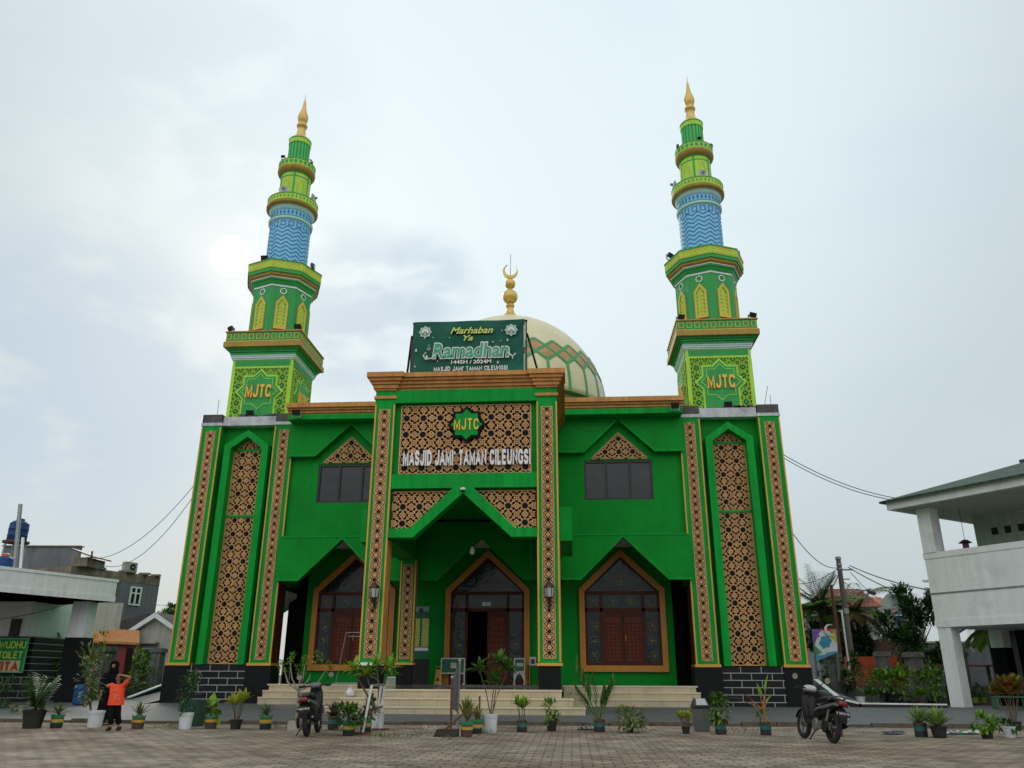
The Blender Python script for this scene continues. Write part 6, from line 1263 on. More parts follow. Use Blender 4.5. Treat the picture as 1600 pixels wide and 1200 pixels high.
# plants behind the right hand kerb
G2 = 'potted plants by the fence on the right'
for (u, v, kd, pw, ph, fn, lab) in (
    (1348, 1101, 'white', 15, 14, bushy(10, 6, 46, 60, .14, .04, ['dry', 'mid'], 5), 'white pot with a thin dry stemmed plant behind the sloping kerb'),
    (1364, 1101, 'black', 13, 5, croton(5, 16, 14, .08, 'mid', 10), 'low black pot with upright green leaves next to the white pot by the fence'),
    (1383, 1101, 'black', 12, 6, bushy(12, 0, 16, 60, .16, .06, ['blue', 'dark'], 2), 'low black pot with blue green leaves left of the big square tub'),
    (1403, 1102, 'black', 30, 19, bushy(32, -2, 42, 330, .22, .10, ['mid', 'lime', 'mid'], 8), 'big black tub with a broad bright green bush by the fence'),
    (1428, 1101, 'black', 15, 7, bushy(11, 0, 9, 50, .12, .06, ['varieg', 'mid'], 0), 'low black pot with pale leaves right of the big tub'),
    (1445, 1102, 'clay', 16, 8, croton(4, 12, 13, .08, 'lime', 8), 'low red clay pot with striped leaves left of the white annex column'),
    (1462, 1102, 'black', 20, 8, bushy(24, 0, 50, 300, .17, .07, ['mid', 'dark', 'lime'], 6), 'black pot with a large loose green bush against the white annex column')):
    potted('potted_plant', lab, 'potted plant', u, v, kd, pw, ph, fn, Y=1.6, z0=.12, group=G2)
for k, u in enumerate((1513, 1527, 1540)):
    potted('potted_plant', ('leftmost', 'middle', 'rightmost')[k]+' of the three lime green pots under the annex', 'potted plant', u, 1098, 'lime', 12, 9, bushy(8, 0, 20, 40, .16, .07, ['dark', 'mid'], 2), Y=3.0+.3*k, z0=.2, group='lime green pots under the annex')
t = thing('plant_rack', 'low dark rack with a red rail under the white annex', 'rack', (at(1525, 1098, 3.2).x, 3.2, .1)); m = MB(); m.box(-.9, .9, .3, .36, .0, .08, RUST); m.box(-1.2, 1.3, .45, .5, 1.55, 1.62, mat('rail_red', (.22, .05, .05), .6)); m.build('rail', t); m = MB(); m.box(-.9, -.84, .3, .5, 0, 1.6, BLACK); m.box(.9, .96, .3, .5, 0, 1.6, BLACK); m.build('upright', t)
t = thing('green_bench', 'faded green bench partly behind the red leaved plant', 'bench', (at(1566, 1095, -1).x, -1, .1)); GB = mat('bench_green', (.04, .13, .075), .6, .2, 5); m = MB(); m.box(-.3, .9, -.2, .2, .42, .47, GB); m.build('seat', t); m = MB(); m.box(-.3, .9, .2, .24, .55, .85, GB); m.build('backrest', t)
for x in (-.28, .8): m = MB(); m.box(x, x+.06, -.18, .22, 0, .42, GB); m.build('leg', t)

# ------------------------------------------------------------------ trees and shrubs
def frond(m, b, d, L_, mt, n=13, ll=.66, w=.13, droop=.10):
    p = Vector(b); d = Vector(d).normalized(); pts = []
    for i in range(12): pts.append(p.copy()); p += d*(L_/11); d = (d+Vector((0, 0, -droop))).normalized()
    m.tube(pts, .016, mt, 4, .005)
    for i in range(1, 12):
        tdir = (pts[i]-pts[i-1]).normalized(); sd = tdir.cross(Vector((0, 0, 1)));
        if sd.length < .05: sd = Vector((1, 0, 0))
        sd.normalize()
        for s in range(2):
            for sg in (-1, 1): q = pts[i-1].lerp(pts[i], s/2); f = math.sin(math.pi*(i/12.5)**.8); m.leaf(q, sd*sg+tdir*.7+Vector((0, 0, -.25)), ll*(.35+.75*f), w, mt, .5, .1, 2)
def palm(lab, u, vb, vc, Y, L_, n, mts, lean=0.0, droop=.11):
    n = int(n*1.7)
    P = at(u, vc, Y); t = thing('palm_tree', lab, 'palm tree', (P.x, Y, 0)); m = MB(); m.tube([(lean, 0, -.1), (lean*.5, 0, P.z*.5), (0, 0, P.z)], .17, STEM, 9, .11); m.build('trunk', t, smooth=True)
    m = MB()
    for k in range(n): a = 2*math.pi*k/n*2.4; e = -.15+1.6*(k/n); frond(m, (0, 0, P.z), (math.cos(a)*math.cos(e), math.sin(a)*math.cos(e), math.sin(e)), L_*U(.85, 1.1), LF[random.choice(mts)], droop=droop)
    m.build('crown', t, recalc=False); return t
palm('coconut palm with upright feathery crown beside the right tower', 1281, 1020, 948, 17, 2.5, 18, ['palm', 'palm', 'mid'], 0, .055)
palm('coconut palm with drooping yellowish fronds behind the utility pole', 1338, 1020, 958, 16, 2.5, 14, ['dry', 'palm', 'palm'], 0, .16)
palm('small palm seen between the white annex columns', 1545, 1050, 985, 8, 1.7, 10, ['palm', 'lime'], 0, .17)
def tree(name, lab, cat, u, v, Y, wpx, hpx, n, L_, w_, mts, trunk=True):
    P = at(u, v, Y); k = (P-EYE).dot(FW)/_c['f']; t = thing(name, lab, cat, (P.x, Y, 0)); m = MB(); rx, rz = wpx*k/2, hpx*k/2
    for i in range(11): q = Vector((U(-.75, .75), U(-.75, .75), U(-.78, .78))); fol_bush(m, (q.x*rx, q.y*rx, P.z+q.z*rz), rx*U(.3, .48), rz*U(.25, .4), n//11, L_, w_, [LF[x] for x in mts], .5)
    m.build('crown' if trunk else 'foliage', t, recalc=False)
    if trunk:
        m = MB(); z0 = P.z-rz*.9; m.tube([(0, 0, -.1), (.05, 0, z0*.6), (0, 0, P.z)], .12, STEM, 8, .06)
        for i in range(6): a = i*1.1; m.tube([(0, 0, P.z-rz*U(.2, .8)), (math.cos(a)*rx*.6, math.sin(a)*rx*.6, P.z+U(-.2, .6)*rz)], .045, STEM, 6, .015)
        m.build('trunk', t)
    return t
tree('broadleaf_tree', 'dense dark green glossy tree standing beside the white annex', 'tree', 1428, 982, 7.2, 92, 136, 5000, .26, .13, ['dark', 'dark', 'blue', 'mid'])
tree('broadleaf_tree', 'dark dense tree behind the utility pole foot', 'tree', 1340, 1006, 15.5, 44, 66, 1400, .34, .17, ['dark', 'blue'])
tree('broadleaf_tree', 'dark tree behind the palm right of the right tower', 'tree', 1290, 985, 20, 86, 84, 2000, .40, .2, ['dark', 'dark', 'mid'])
tree('broadleaf_tree', 'distant dark tree between the grey house and the left tower', 'tree', 262, 958, 30, 50, 34, 500, .4, .2, ['dark', 'mid'])
GS = 'shrubs along the fences'
def shrub(lab, u, v, Y, w_, h_, n, mts, L_=.2, ww=.09): t = tree('shrub', lab, 'shrub', u, v, Y, w_, h_, n, L_, ww, mts, False); t['group'] = GS; return t
shrub('leafy shrub with broad leaves behind the poster foot', 1333, 1048, 8.0, 34, 46, 320, ['mid', 'dark'], .3, .13)
shrub('green shrub between the second and third concrete posts on the right', 1405, 1052, 7.6, 30, 30, 200, ['mid', 'dry'])
shrub('bright shrub right of the third concrete post by the annex column', 1460, 1055, 5.2, 46, 56, 380, ['mid', 'lime', 'mid'], .24, .1)
shrub('dark shrub below the colourful poster', 1290, 1050, 9.6, 24, 40, 200, ['dark', 'mid'], .25, .12)
shrub('light green shrub left of the tiled canopy column', 88, 1040, 2.0, 36, 90, 420, ['mid', 'lime', 'mid'], .22, .1)
shrub('light green tall shrub right of the tiled canopy column', 142, 1015, 4.6, 50, 60, 420, ['mid', 'lime'], .22, .1)
shrub('broad leaved shrub behind the child between two fence posts', 214, 1045, 7.6, 52, 52, 480, ['mid', 'lime', 'mid'], .26, .12)
shrub('low hedge like shrub behind the low wall near the left tower', 215, 1076, 5.6, 70, 22, 300, ['mid', 'dark', 'dry'], .16, .07)
shrub('dark grassy shrub under the toilet sign at the left edge', 12, 1092, -5.2, 60, 58, 420, ['dark', 'blue', 'mid'], .3, .05)
shrub('loose yellow leaved shrub at the foot of the canopy column', 68, 1015, 1.2, 26, 30, 120, ['lime', 'mid'], .2, .09)
P = gz(121, 1101, .11); t = thing('plastic_barrel', 'blue plastic barrel beside the tiled canopy column', 'barrel', (P.x-.12, P.y+.3, .1)); t.scale = (.74, .74, .80); m = MB(); m.lathe([(.28, 0), (.33, .05), (.35, .3), (.34, .32), (.35, .34), (.35, .6), (.34, .62), (.35, .64), (.33, .86), (.29, .9)], mat('barrel_blue', (.012, .07, .19), .5, .2, 5, spec=.25), n=22); m.build('drum', t, smooth=True); m = MB(); m.torus((0, 0, .9), .29, .02, (0, 0, 1), mat('barrel_blue', ()), 20, 6); m.build('rim', t)

# ------------------------------------------------------------------ loose things on the paving
t = thing('trash_bin', 'grey plastic bin with a pale swing lid on the kerb', 'bin', gz(1098.5, 1143.5, 0)+Vector((0, .16, 0)), R(3)); t.scale = (.58, .58, .66); BG = mat('bin_grey', (.10, .105, .10), .6, .15, 4, streak=.3); m = MB()
m.add([(-.27, -.22, 0), (.27, -.22, 0), (.27, .22, 0), (-.27, .22, 0), (-.32, -.26, .78), (.32, -.26, .78), (.32, .26, .78), (-.32, .26, .78)], [(0, 1, 5, 4), (1, 2, 6, 5), (2, 3, 7, 6), (3, 0, 4, 7), (3, 2, 1, 0), (4, 5, 6, 7)], BG); m.build('bin_body', t, bevel=.02)
m = MB(); m.box(-.35, .35, -.29, .29, .78, .85, PLB); m.add([(-.33, -.27, .85), (.33, -.27, .85), (.33, .27, .85), (-.33, .27, .85), (-.26, -.05, 1.10), (.22, -.05, 1.10), (.22, .05, 1.10), (-.26, .05, 1.10)], [(0, 1, 5, 4), (1, 2, 6, 5), (2, 3, 7, 6), (3, 0, 4, 7), (4, 5, 6, 7)], PLB); l = m.build('lid', t); m = MB(); m.add([(-.20, -.255, .87), (.25, -.255, .87), (.19, -.065, 1.085), (-.18, -.065, 1.085)], [(0, 1, 2, 3)], mat('lid_pale', (.36, .38, .37), .4, .1)); o = m.build('flap', l, recalc=False); o.location = (0, -.012, .01)
# white rack
P = gz(566, 1148, 0); Q = gz(594, 1141, 0); k = (P-EYE).dot(FW)/_c['f']; t = thing('white_rack', 'old white metal rack frame with rusty feet among the pots', 'rack', P); H = 74*k*.97
d = Q-P; m = MB()
def leg(a, b): m = MB(); m.tube([a, b], .028, WMET, 8); return m.build('leg', t)
A, B = Vector((0, 0, 0)), d; A2, B2 = Vector((8*k, .15, H)), Vector((d.x+3*k, d.y, H*1.0)); leg(A, A2); leg(B, B2); leg(Vector((d.x-10*k, d.y+.1, 0)), Vector((d.x-4*k, d.y+.1, H))); m.tube([A2, B2], .028, STEEL, 8); m.build('top_rail', t)
m = MB(); m.tube([A.lerp(A2, .48), B.lerp(B2, .52)], .022, RUST, 6); m.tube([A.lerp(A2, .5)+Vector((0, 0, -.05)), Vector((14*k, .3, H*.28))], .02, RUST, 6); m.build('brace', t); m = MB(); m.box(-.18, .14, -.06, .06, 0, .05, RUST); m.box(d.x-.2, d.x+.2, d.y-.05, d.y+.05, 0, .04, RUST); m.build('foot', t)
# mesh screen on posts
P = gz(704, 1148, 0); k = (P-EYE).dot(FW)/_c['f']; t = thing('mesh_screen', 'rusty post frame with a slanted grey wire mesh screen', 'screen', P); m = MB(); m.tube([(0, 0, 0), (0, 0, 84*k)], .028, RUST, 8); m.ball((0, 0, 84*k), .04, STEEL, 8); m.build('post', t)
m = MB(); m.tube([(-.03, 1.3, 0), (-.01, 1.3, 1.55)], .028, STEEL, 8); m.ball((-.01, 1.3, 1.55), .04, STEEL, 8); m.build('post', t); m = MB(); m.tube([(.42, 1.9, 0), (.42, 1.9, .75)], .025, RUST, 6); m.tube([(-.1, -.05, .12), (.35, .9, .55)], .025, RUST, 6); m.build('brace', t)
m = MB(); MESH = mat('wire_mesh', (.10, .115, .115), .5, .2, 8); k9 = -.03
def sp(u, v): lo = Vector((0, 0, .55)).lerp(Vector((k9, 1.3, .40)), u); hi = Vector((0, 0, 84*k-.03)).lerp(Vector((k9+.02, 1.3, 1.5)), u); return lo.lerp(hi, v)
for i in range(26): m.tube([sp(i/25, 0), sp(i/25, 1)], .005, MESH, 4)
for i in range(20): m.tube([sp(0, i/19), sp(1, i/19)], .005, MESH, 4)
m.build('mesh', t)
DKB = mat('planter_dark', (.035, .025, .02), .9, .3, 8, bump=.4)
for (u, v, w_, lab) in ((697, 1151, .52, 'dark trough shaped block at the foot of the mesh screen'),):
    P = gz(u, v, 0); m = MB(); m.add([(-w_/2, -.12, 0), (w_/2, -.12, 0), (w_/2, .12, 0), (-w_/2, .12, 0), (-w_/2+.07, -.1, .15), (w_/2, -.1, .15), (w_/2, .1, .15), (-w_/2+.07, .1, .15)], [(0, 1, 5, 4), (1, 2, 6, 5), (2, 3, 7, 6), (3, 0, 4, 7), (4, 5, 6, 7), (3, 2, 1, 0)], DKB); o = m.build('foot_block', bevel=.015); o.location = P; tag(o, lab, 'block')
def sandal(u, v, rz, c, lab, grp):
    P = gz(u, v, 0); t = thing('sandal', lab, 'sandal', P, rz, grp); m = MB(); m.prism([(-.05, -.12), (-.035, -.135), (.035, -.135), (.05, -.10), (.042, 0), (.055, .09), (.03, .14), (-.02, .14), (-.05, .09), (-.038, 0)], 0, .03, c, lambda x, z, y: (x, z, y)); m.build('sole', t); m = MB(); m.tube([(-.05, .02, .02), (-.02, .05, .075), (.02, .05, .075), (.05, .02, .02)], .014, c, 6); m.build('strap', t)
SW = mat('sandal_pale', (.42, .40, .36), .6, .2, 10); SK = mat('sandal_dark', (.03, .03, .032), .6, .2, 10)
sandal(664, 1139, .4, SW, 'pale sandal lying nearest the step edge, left one of the pale pair', 'pale sandals'); sandal(677, 1139.5, -1.2, SW, 'pale sandal, right one of the pale pair by the kerb', 'pale sandals'); sandal(911, 1141, 1.2, SK, 'dark sandal, left one of the dark pair near the palm pot', 'dark sandals'); sandal(919, 1141, 1.5, SK, 'dark sandal, right one of the dark pair near the palm pot', 'dark sandals')
def cloth(u, v, w_, d_, c, c2, lab):
    P = gz(u, v, 0); m = MB(); N = 12
    for i in range(N):
        for j in range(6):
            def q(i, j): x, y = (i/N-.5)*w_, (j/6-.5)*d_; return (x+.04*math.sin(y*9), y+.05*math.sin(x*5), .02+.03*abs(math.sin(x*7+y*5))+.02*math.sin(y*11+x*3)**2)
            m.add([q(i, j), q(i+1, j), q(i+1, j+1), q(i, j+1)], [(0, 1, 2, 3)], c if (i//2) % 2 else c2)
    o = m.build('rag', None, smooth=True, recalc=False); o.location = P; tag(o, lab, 'cloth')
RB = mat('rag_blue', (.02, .04, .09), .9, .2, 10); RW = mat('rag_white', (.5, .55, .52), .9, .2, 10); RG = mat('rag_green', (.06, .25, .15), .9, .2, 10)
cloth(1396, 1147, .5, .5, RB, RB, 'dark blue rag lying on the paving near the kerb'); cloth(1490, 1147, .5, .5, RB, RW, 'blue and white rag lying beside the wide agave pot'); cloth(1514, 1147, .5, .5, RW, RG, 'white and green striped rag near the right kerb end')
# weeds in the joints
m = MB()
for _ in range(420):
    c = random.choice(((266, 1137, 10), (1140, 1142, 34), (1175, 1143, 22), (660, 1150, 12), (755, 1145, 10), (700, 1153, 8), (530, 1143, 16), (1520, 1137, 26), (1545, 1130, 20), (430, 1137, 12), (600, 1152, 18)))
    P = gz(c[0]+random.gauss(0, c[2]), c[1]+random.gauss(0, 2.0), 0); m.leaf(P, (U(-.7, .7), U(-.7, .7), 1), U(.04, .13), .018, LF['mid'] if random.random() < .7 else LF['dry'], .4, .2, 2)
o = m.build('grass', None, recalc=False); o['kind'] = 'stuff'; o['label'] = 'tufts of weeds along the kerb'
m = MB(); LIT = LF['dry']
for _ in range(160): P = Vector((U(-14, 18), U(-21, -12), .006)); m.leaf(P, (U(-1, 1), U(-1, 1), .12), U(.03, .09), .03, LIT, .1, .2, 2)
o = m.build('leaf_litter', None, recalc=False); o['kind'] = 'stuff'; o['label'] = 'dry leaves scattered on the paving'
# ------------------------------------------------------------------ scooters
RUB = mat('tyre_rubber', (.016, .016, .016), .85, .2, 10); SBLK = mat('scooter_black', (.007, .007, .009), .32, .2, 5, spec=.25); SDK = mat('scooter_matt_black', (.014, .014, .014), .6, .2, 10, spec=.2); SGR = mat('scooter_grey', (.10, .105, .11), .35, .15, 6); ALU = mat('engine_alloy', (.22, .22, .21), .45, .25, 10, metal=.7); REDL = mat('tail_red', (.18, .008, .008), .2, .1, 6); SEATV = mat('seat_vinyl', (.018, .018, .018), .55, .2, 20); MIR = mat('mirror_glass', (.75, .78, .80), .06, .02, 5, metal=1); PLW = mat('plate_text', (.55, .55, .55), .5, .05)
def loft(m, secs, mt, k=12, p=2.6):
    vs = []
    for (x, zc, hw, hh, *rest) in secs:
        yc = rest[0] if rest else 0
        for i in range(k):
            a = 2*math.pi*i/k; c, s = math.cos(a), math.sin(a); vs.append((x, yc+hw*math.copysign(abs(c)**(2/p), c), zc+hh*math.copysign(abs(s)**(2/p), s)))
    n = len(secs); m.add(vs, [(j*k+i, j*k+(i+1) % k, (j+1)*k+(i+1) % k, (j+1)*k+i) for j in range(n-1) for i in range(k)]+[tuple(range(k-1, -1, -1)), tuple((n-1)*k+i for i in range(k))], mt)
def scooter(P, rz, lean, lab, plate, silver):
    t = thing('motor_scooter', lab, 'motor scooter', P, rz, 'parked motor scooters'); t.rotation_euler = (lean, 0, rz)
    B = lambda m, nm, par=t, sm=True, **k: m.build(nm, par, smooth=sm, **k)
    for x in (0, 1.27):
        m = MB(); m.torus((x, 0, .285), .232, .053, (0, 1, 0), RUB, 32, 12); w_ = B(m, 'wheel'); w_.name = 'wheel'
        m = MB(); m.torus((x, 0, .285), .185, .018, (0, 1, 0), ALU if x else SDK, 28, 8)
        for i in range(5): a = 2*math.pi*i/5; m.tube([(x+.03*math.cos(a), 0, .285+.03*math.sin(a)), (x+.18*math.cos(a), 0, .285+.18*math.sin(a))], .014, ALU if x else SDK, 6)
        m.lathe([(.05, -.05), (.05, .05)], ALU, (x, 0, .285), 14, ax=(0, 1, 0)); B(m, 'rim', w_)
    m = MB(); loft(m, [(.96, .40, .03, .04), (1.0, .48, .10, .16), (1.06, .62, .15, .24), (1.10, .78, .17, .22), (1.06, .93, .12, .10)], SBLK); B(m, 'front_shield', sub=1)
    m = MB(); loft(m, [(.62, .34, .12, .05), (.80, .31, .15, .04), (1.0, .36, .14, .05), (1.04, .55, .16, .04)], SDK); B(m, 'floorboard')
    m = MB(); loft(m, [(-.38, .74, .03, .03), (-.28, .72, .09, .075), (-.05, .66, .14, .12), (.25, .60, .155, .15), (.5, .52, .15, .17), (.68, .42, .12, .12)], SBLK); bd = B(m, 'body', sub=1)
    for sg in (-1, 1): m = MB(); loft(m, [(-.30, .73, .012, .02, sg*.095), (0, .66, .012, .035, sg*.148), (.3, .62, .012, .03, sg*.165), (.5, .56, .012, .015, sg*.155)], SGR); B(m, 'side_stripe', bd)
    m = MB(); loft(m, [(-.26, .80, .07, .03), (-.1, .815, .12, .045), (.2, .81, .135, .05), (.38, .80, .135, .05), (.62, .77, .10, .05), (.70, .72, .07, .03)], SEATV); B(m, 'seat', sub=1)
    m = MB(); m.tube([(-.05, .13, .78), (-.22, .13, .84), (-.33, .09, .86), (-.36, 0, .86), (-.33, -.09, .86), (-.22, -.13, .84), (-.05, -.13, .78)], .016, SGR, 8); B(m, 'grab_rail')
    m = MB(); loft(m, [(-.43, .725, .055, .02), (-.40, .73, .085, .05), (-.30, .73, .09, .06)], REDL); B(m, 'tail_light')
    for sg in (-1, 1): m = MB(); loft(m, [(-.40, .70, .02, .02, sg*.115), (-.30, .70, .03, .025, sg*.12)], ALU); B(m, 'indicator')
    m = MB(); pts = [(-.30, .66), (-.36, .60), (-.41, .48), (-.40, .38)]
    m.add([(x, y, z) for x, z in pts for y in (-.08, .08)]+[(x+.03, y, z) for x, z in pts for y in (-.08, .08)], [(2*i, 2*i+1, 2*i+3, 2*i+2) for i in range(3)]+[(8+2*i, 8+2*i+1, 8+2*i+3, 8+2*i+2) for i in range(3)]+[(0, 1, 9, 8), (6, 7, 15, 14)], SDK)
    m.tube([(0, 0, .36), (-.15, 0, .55), (-.1, 0, .62)], .03, SDK, 6); B(m, 'rear_fender', sm=False)
    m = MB(); m.add([(-.405, -.145, .50), (-.405, .145, .50), (-.375, .145, .60), (-.375, -.145, .60), (-.395, -.145, .50), (-.395, .145, .50), (-.365, .145, .60), (-.365, -.145, .60)], [(0, 1, 2, 3), (4, 5, 6, 7), (0, 1, 5, 4), (2, 3, 7, 6), (1, 2, 6, 5), (3, 0, 4, 7)], SDK); pl = B(m, 'number_plate', sm=False)
    text(plate, 'lettering', pl, (-.398, 0, .558), .045, PLW, .25, .002, .008, rot=(R(90-16.7), 0, R(-90)))
    m = MB(); m.box(-.05, .50, .06, .19, .22, .38, ALU); m.lathe([(.12, 0), (.12, .05)], SDK, (.0, .15, .29), 16, ax=(0, 1, 0)); m.lathe([(.13, 0), (.12, .06)], ALU, (.40, .14, .30), 16, ax=(0, 1, 0)); B(m, 'engine', sm=False, bevel=.02)
    m = MB(); m.tube([(.45, -.05, .25), (.30, -.13, .24), (.15, -.16, .29)], .022, ALU, 8); m.lathe([(.03, -.02), (.055, .02), (.062, .2), (.058, .36), (.03, .40)], SDK, (.17, -.165, .29), 16, ax=(-1, 0, .22)); m.lathe([(.022, 0), (.022, .03)], ALU, (-.22, -.165, .38), 10, ax=(-1, 0, .22)); B(m, 'exhaust')
    m = MB(); m.tube([(-.02, .17, .30), (-.12, .15, .60)], .022, ALU, 8); B(m, 'shock_absorber')
    m = MB(); 
    for sg in (-1, 1): m.tube([(1.27, sg*.075, .285), (1.10, sg*.075, .72)], .022, ALU, 8)
    m.tube([(1.15, 0, .6), (1.02, 0, 1.0)], .03, SDK, 8); B(m, 'front_fork')
    m = MB(); N = 10
    vs = [(1.27+.30*math.cos(R(20+130*i/N)), y, .285+.30*math.sin(R(20+130*i/N))) for i in range(N+1) for y in (-.07, 0, .07)]
    m.add([(x, y, z+(.02 if y == 0 else 0)) for x, y, z in vs], [(3*i+j, 3*i+j+1, 3*i+j+4, 3*i+j+3) for i in range(N) for j in (0, 1)], SBLK); B(m, 'front_fender', recalc=False)
    m = MB(); loft(m, [(.92, .98, .05, .03), (.97, 1.0, .13, .06), (1.05, 1.0, .16, .08), (1.14, .97, .10, .06), (1.17, .95, .05, .03)], SGR if not silver else mat('cowl_silver', (.42, .43, .43), .35, .1, 8)); cw = B(m, 'handlebar_cowl', sub=1)
    m = MB(); m.lathe([(.06, 0), (.065, .02), (.03, .04)], mat('headlight_clear', (.55, .57, .58), .1, .1), (1.15, 0, .965), 14, ax=(1, 0, -.1)); B(m, 'headlight', cw)
    m = MB(); m.tube([(.93, .34, .99), (.98, .2, 1.0), (1.0, 0, 1.0), (.98, -.2, 1.0), (.93, -.34, .99)], .014, SDK, 8); hb = B(m, 'handlebar')
    for sg in (-1, 1):
        m = MB(); m.tube([(.97, sg*.22, 1.0), (.93, sg*.35, .99)], .021, SDK, 8); m.tube([(1.0, sg*.2, .98), (.99, sg*.33, .97)], .008, ALU, 6); B(m, 'grip', hb)
        m = MB(); m.tube([(1.0, sg*.17, 1.02), (1.0, sg*.26, 1.13), (.99, sg*.33, 1.18)], .009, SDK, 6); mm_ = B(m, 'mirror', hb); 
        m = MB(); m.lathe([(.02, .03), (.062, .015), (.07, 0), (.062, -.006)], SDK, (.98, sg*.355, 1.20), 16, ax=(1, 0, .15)); m.lathe([(.06, -.0061), (.06, -.009)], MIR, (.98, sg*.355, 1.20), 16, ax=(1, 0, .15)); B(m, 'mirror_head', hb, sm=False)
    m = MB(); m.tube([(.42, .13, .25), (.36, .30, .015)], .014, SDK, 6); m.lathe([(.03, 0), (.03, .01)], SDK, (.36, .31, .008), 8); B(m, 'side_stand')
    m = MB(); m.box(.38, .46, -.26, -.12, .24, .27, SDK); m.box(.38, .46, .19, .28, .27, .30, SDK); B(m, 'foot_pegs', sm=False) if False else None
    if silver:
        m = MB(); loft(m, [(1.08, .70, .12, .03), (1.14, .74, .11, .05), (1.16, .79, .08, .02)], mat('accent_blue', (.02, .16, .38), .35, .1)); B(m, 'front_accent')
        m = MB(); loft(m, [(.22, .84, .08, .03), (.34, .89, .14, .08), (.52, .89, .15, .10), (.68, .84, .10, .07)], SBLK); B(m, 'seat_bag', sub=1)
    return t
a, b = gz(478, 1151.5), gz(495, 1143)
scooter(a+Vector((0, .05, 0)), math.atan2(b.y-a.y, b.x-a.x)-.05, R(-5), 'black motor scooter seen from behind with two round mirrors beside the bare stemmed tree', 'F 4625 FAG', False)
a, b = gz(1302, 1161.5), gz(1256, 1151.0)
scooter(a, R(100), R(8), 'black motor scooter leaning on its stand before the right tower with a silver cowl', 'F 3412 FS', True)

# ------------------------------------------------------------------ people
SKIN = mat('skin_tan', (.30, .145, .085), .55, .08, 10); BLACKC = mat('cloth_black', (.006, .006, .007), .9, .25, 14, bump=.3, bscale=20, spec=.1); ORC = mat('shirt_orange', (.80, .062, .008), .7, .12, 8, bump=.3, bscale=14); HAIR = mat('hair_black', (.012, .009, .008), .6, .3, 20); EYEW = mat('eye_dark', (.01, .008, .007), .2); LIPS = mat('lip_rose', (.22, .07, .055), .5)
def skinmesh(name, chains, m, parent=None, sub=2, root=0):
    """chains: lists of (key or (x,y,z), radius); identical keys join"""
    idx = {}; vs = []; rad = []; ed = []
    for ch in chains:
        prev = None
        for p, r_ in ch:
            key = tuple(round(c, 4) for c in p)
            if key not in idx: idx[key] = len(vs); vs.append(p); rad.append(r_)
            i = idx[key]
            if prev is not None and prev != i: ed.append((prev, i))
            prev = i
    me = bpy.data.meshes.new(name); me.from_pydata(vs, ed, []); bm = bmesh.new(); bm.from_mesh(me); L_ = bm.verts.layers.skin.verify(); bm.verts.ensure_lookup_table()
    for i, v in enumerate(bm.verts): rr = rad[i]; v[L_].radius = rr if isinstance(rr, tuple) else (rr, rr); v[L_].use_root = (i == root)
    bm.to_mesh(me); bm.free(); me.materials.append(m); o = bpy.data.objects.new(name, me); COL.objects.link(o)
    s = o.modifiers.new('skin', 'SKIN'); s.use_smooth_shade = True; s.branch_smoothing = .3; q = o.modifiers.new('subsurf', 'SUBSURF'); q.levels = sub; q.render_levels = sub
    bpy.context.view_layer.update(); ev = o.evaluated_get(bpy.context.evaluated_depsgraph_get()); nm = bpy.data.meshes.new_from_object(ev); o.modifiers.clear(); o.data = nm; bpy.data.meshes.remove(me); nm.name = name
    if len(nm.materials) == 0: nm.materials.append(m)
    nm.polygons.foreach_set('use_smooth', [True]*len(nm.polygons))
    if parent: o.parent = parent
    return o
def hand_chains(wr, d, up, s=1.0, curl=.5):
    """five finger chains rooted in the palm"""
    wr = Vector(wr); d = Vector(d).normalized(); up = Vector(up).normalized(); sd = d.cross(up).normalized(); up = sd.cross(d); palm = wr+d*.055*s
    ch = [[(tuple(wr), .022*s), (tuple(palm), (.030*s, .016*s))]]
    for i, (o, L_) in enumerate(((-.026, .058), (-.009, .068), (.009, .064), (.025, .052))):
        k = palm+d*.03*s+sd*o*s; k2 = k+(d-up*curl*.5)*L_*.5*s; k3 = k2+(d-up*curl*1.4).normalized()*L_*.5*s; ch.append([(tuple(palm), (.030*s, .016*s)), (tuple(k), .0095*s), (tuple(k2), .0085*s), (tuple(k3), .007*s)])
    t0 = palm-d*.01*s-sd*.03*s; t1 = t0-sd*.022*s+d*.025*s-up*.01*s; ch.append([(tuple(palm), (.030*s, .016*s)), (tuple(t0), .011*s), (tuple(t1), .009*s), (tuple(t1+d*.022*s), .0075*s)]); return ch
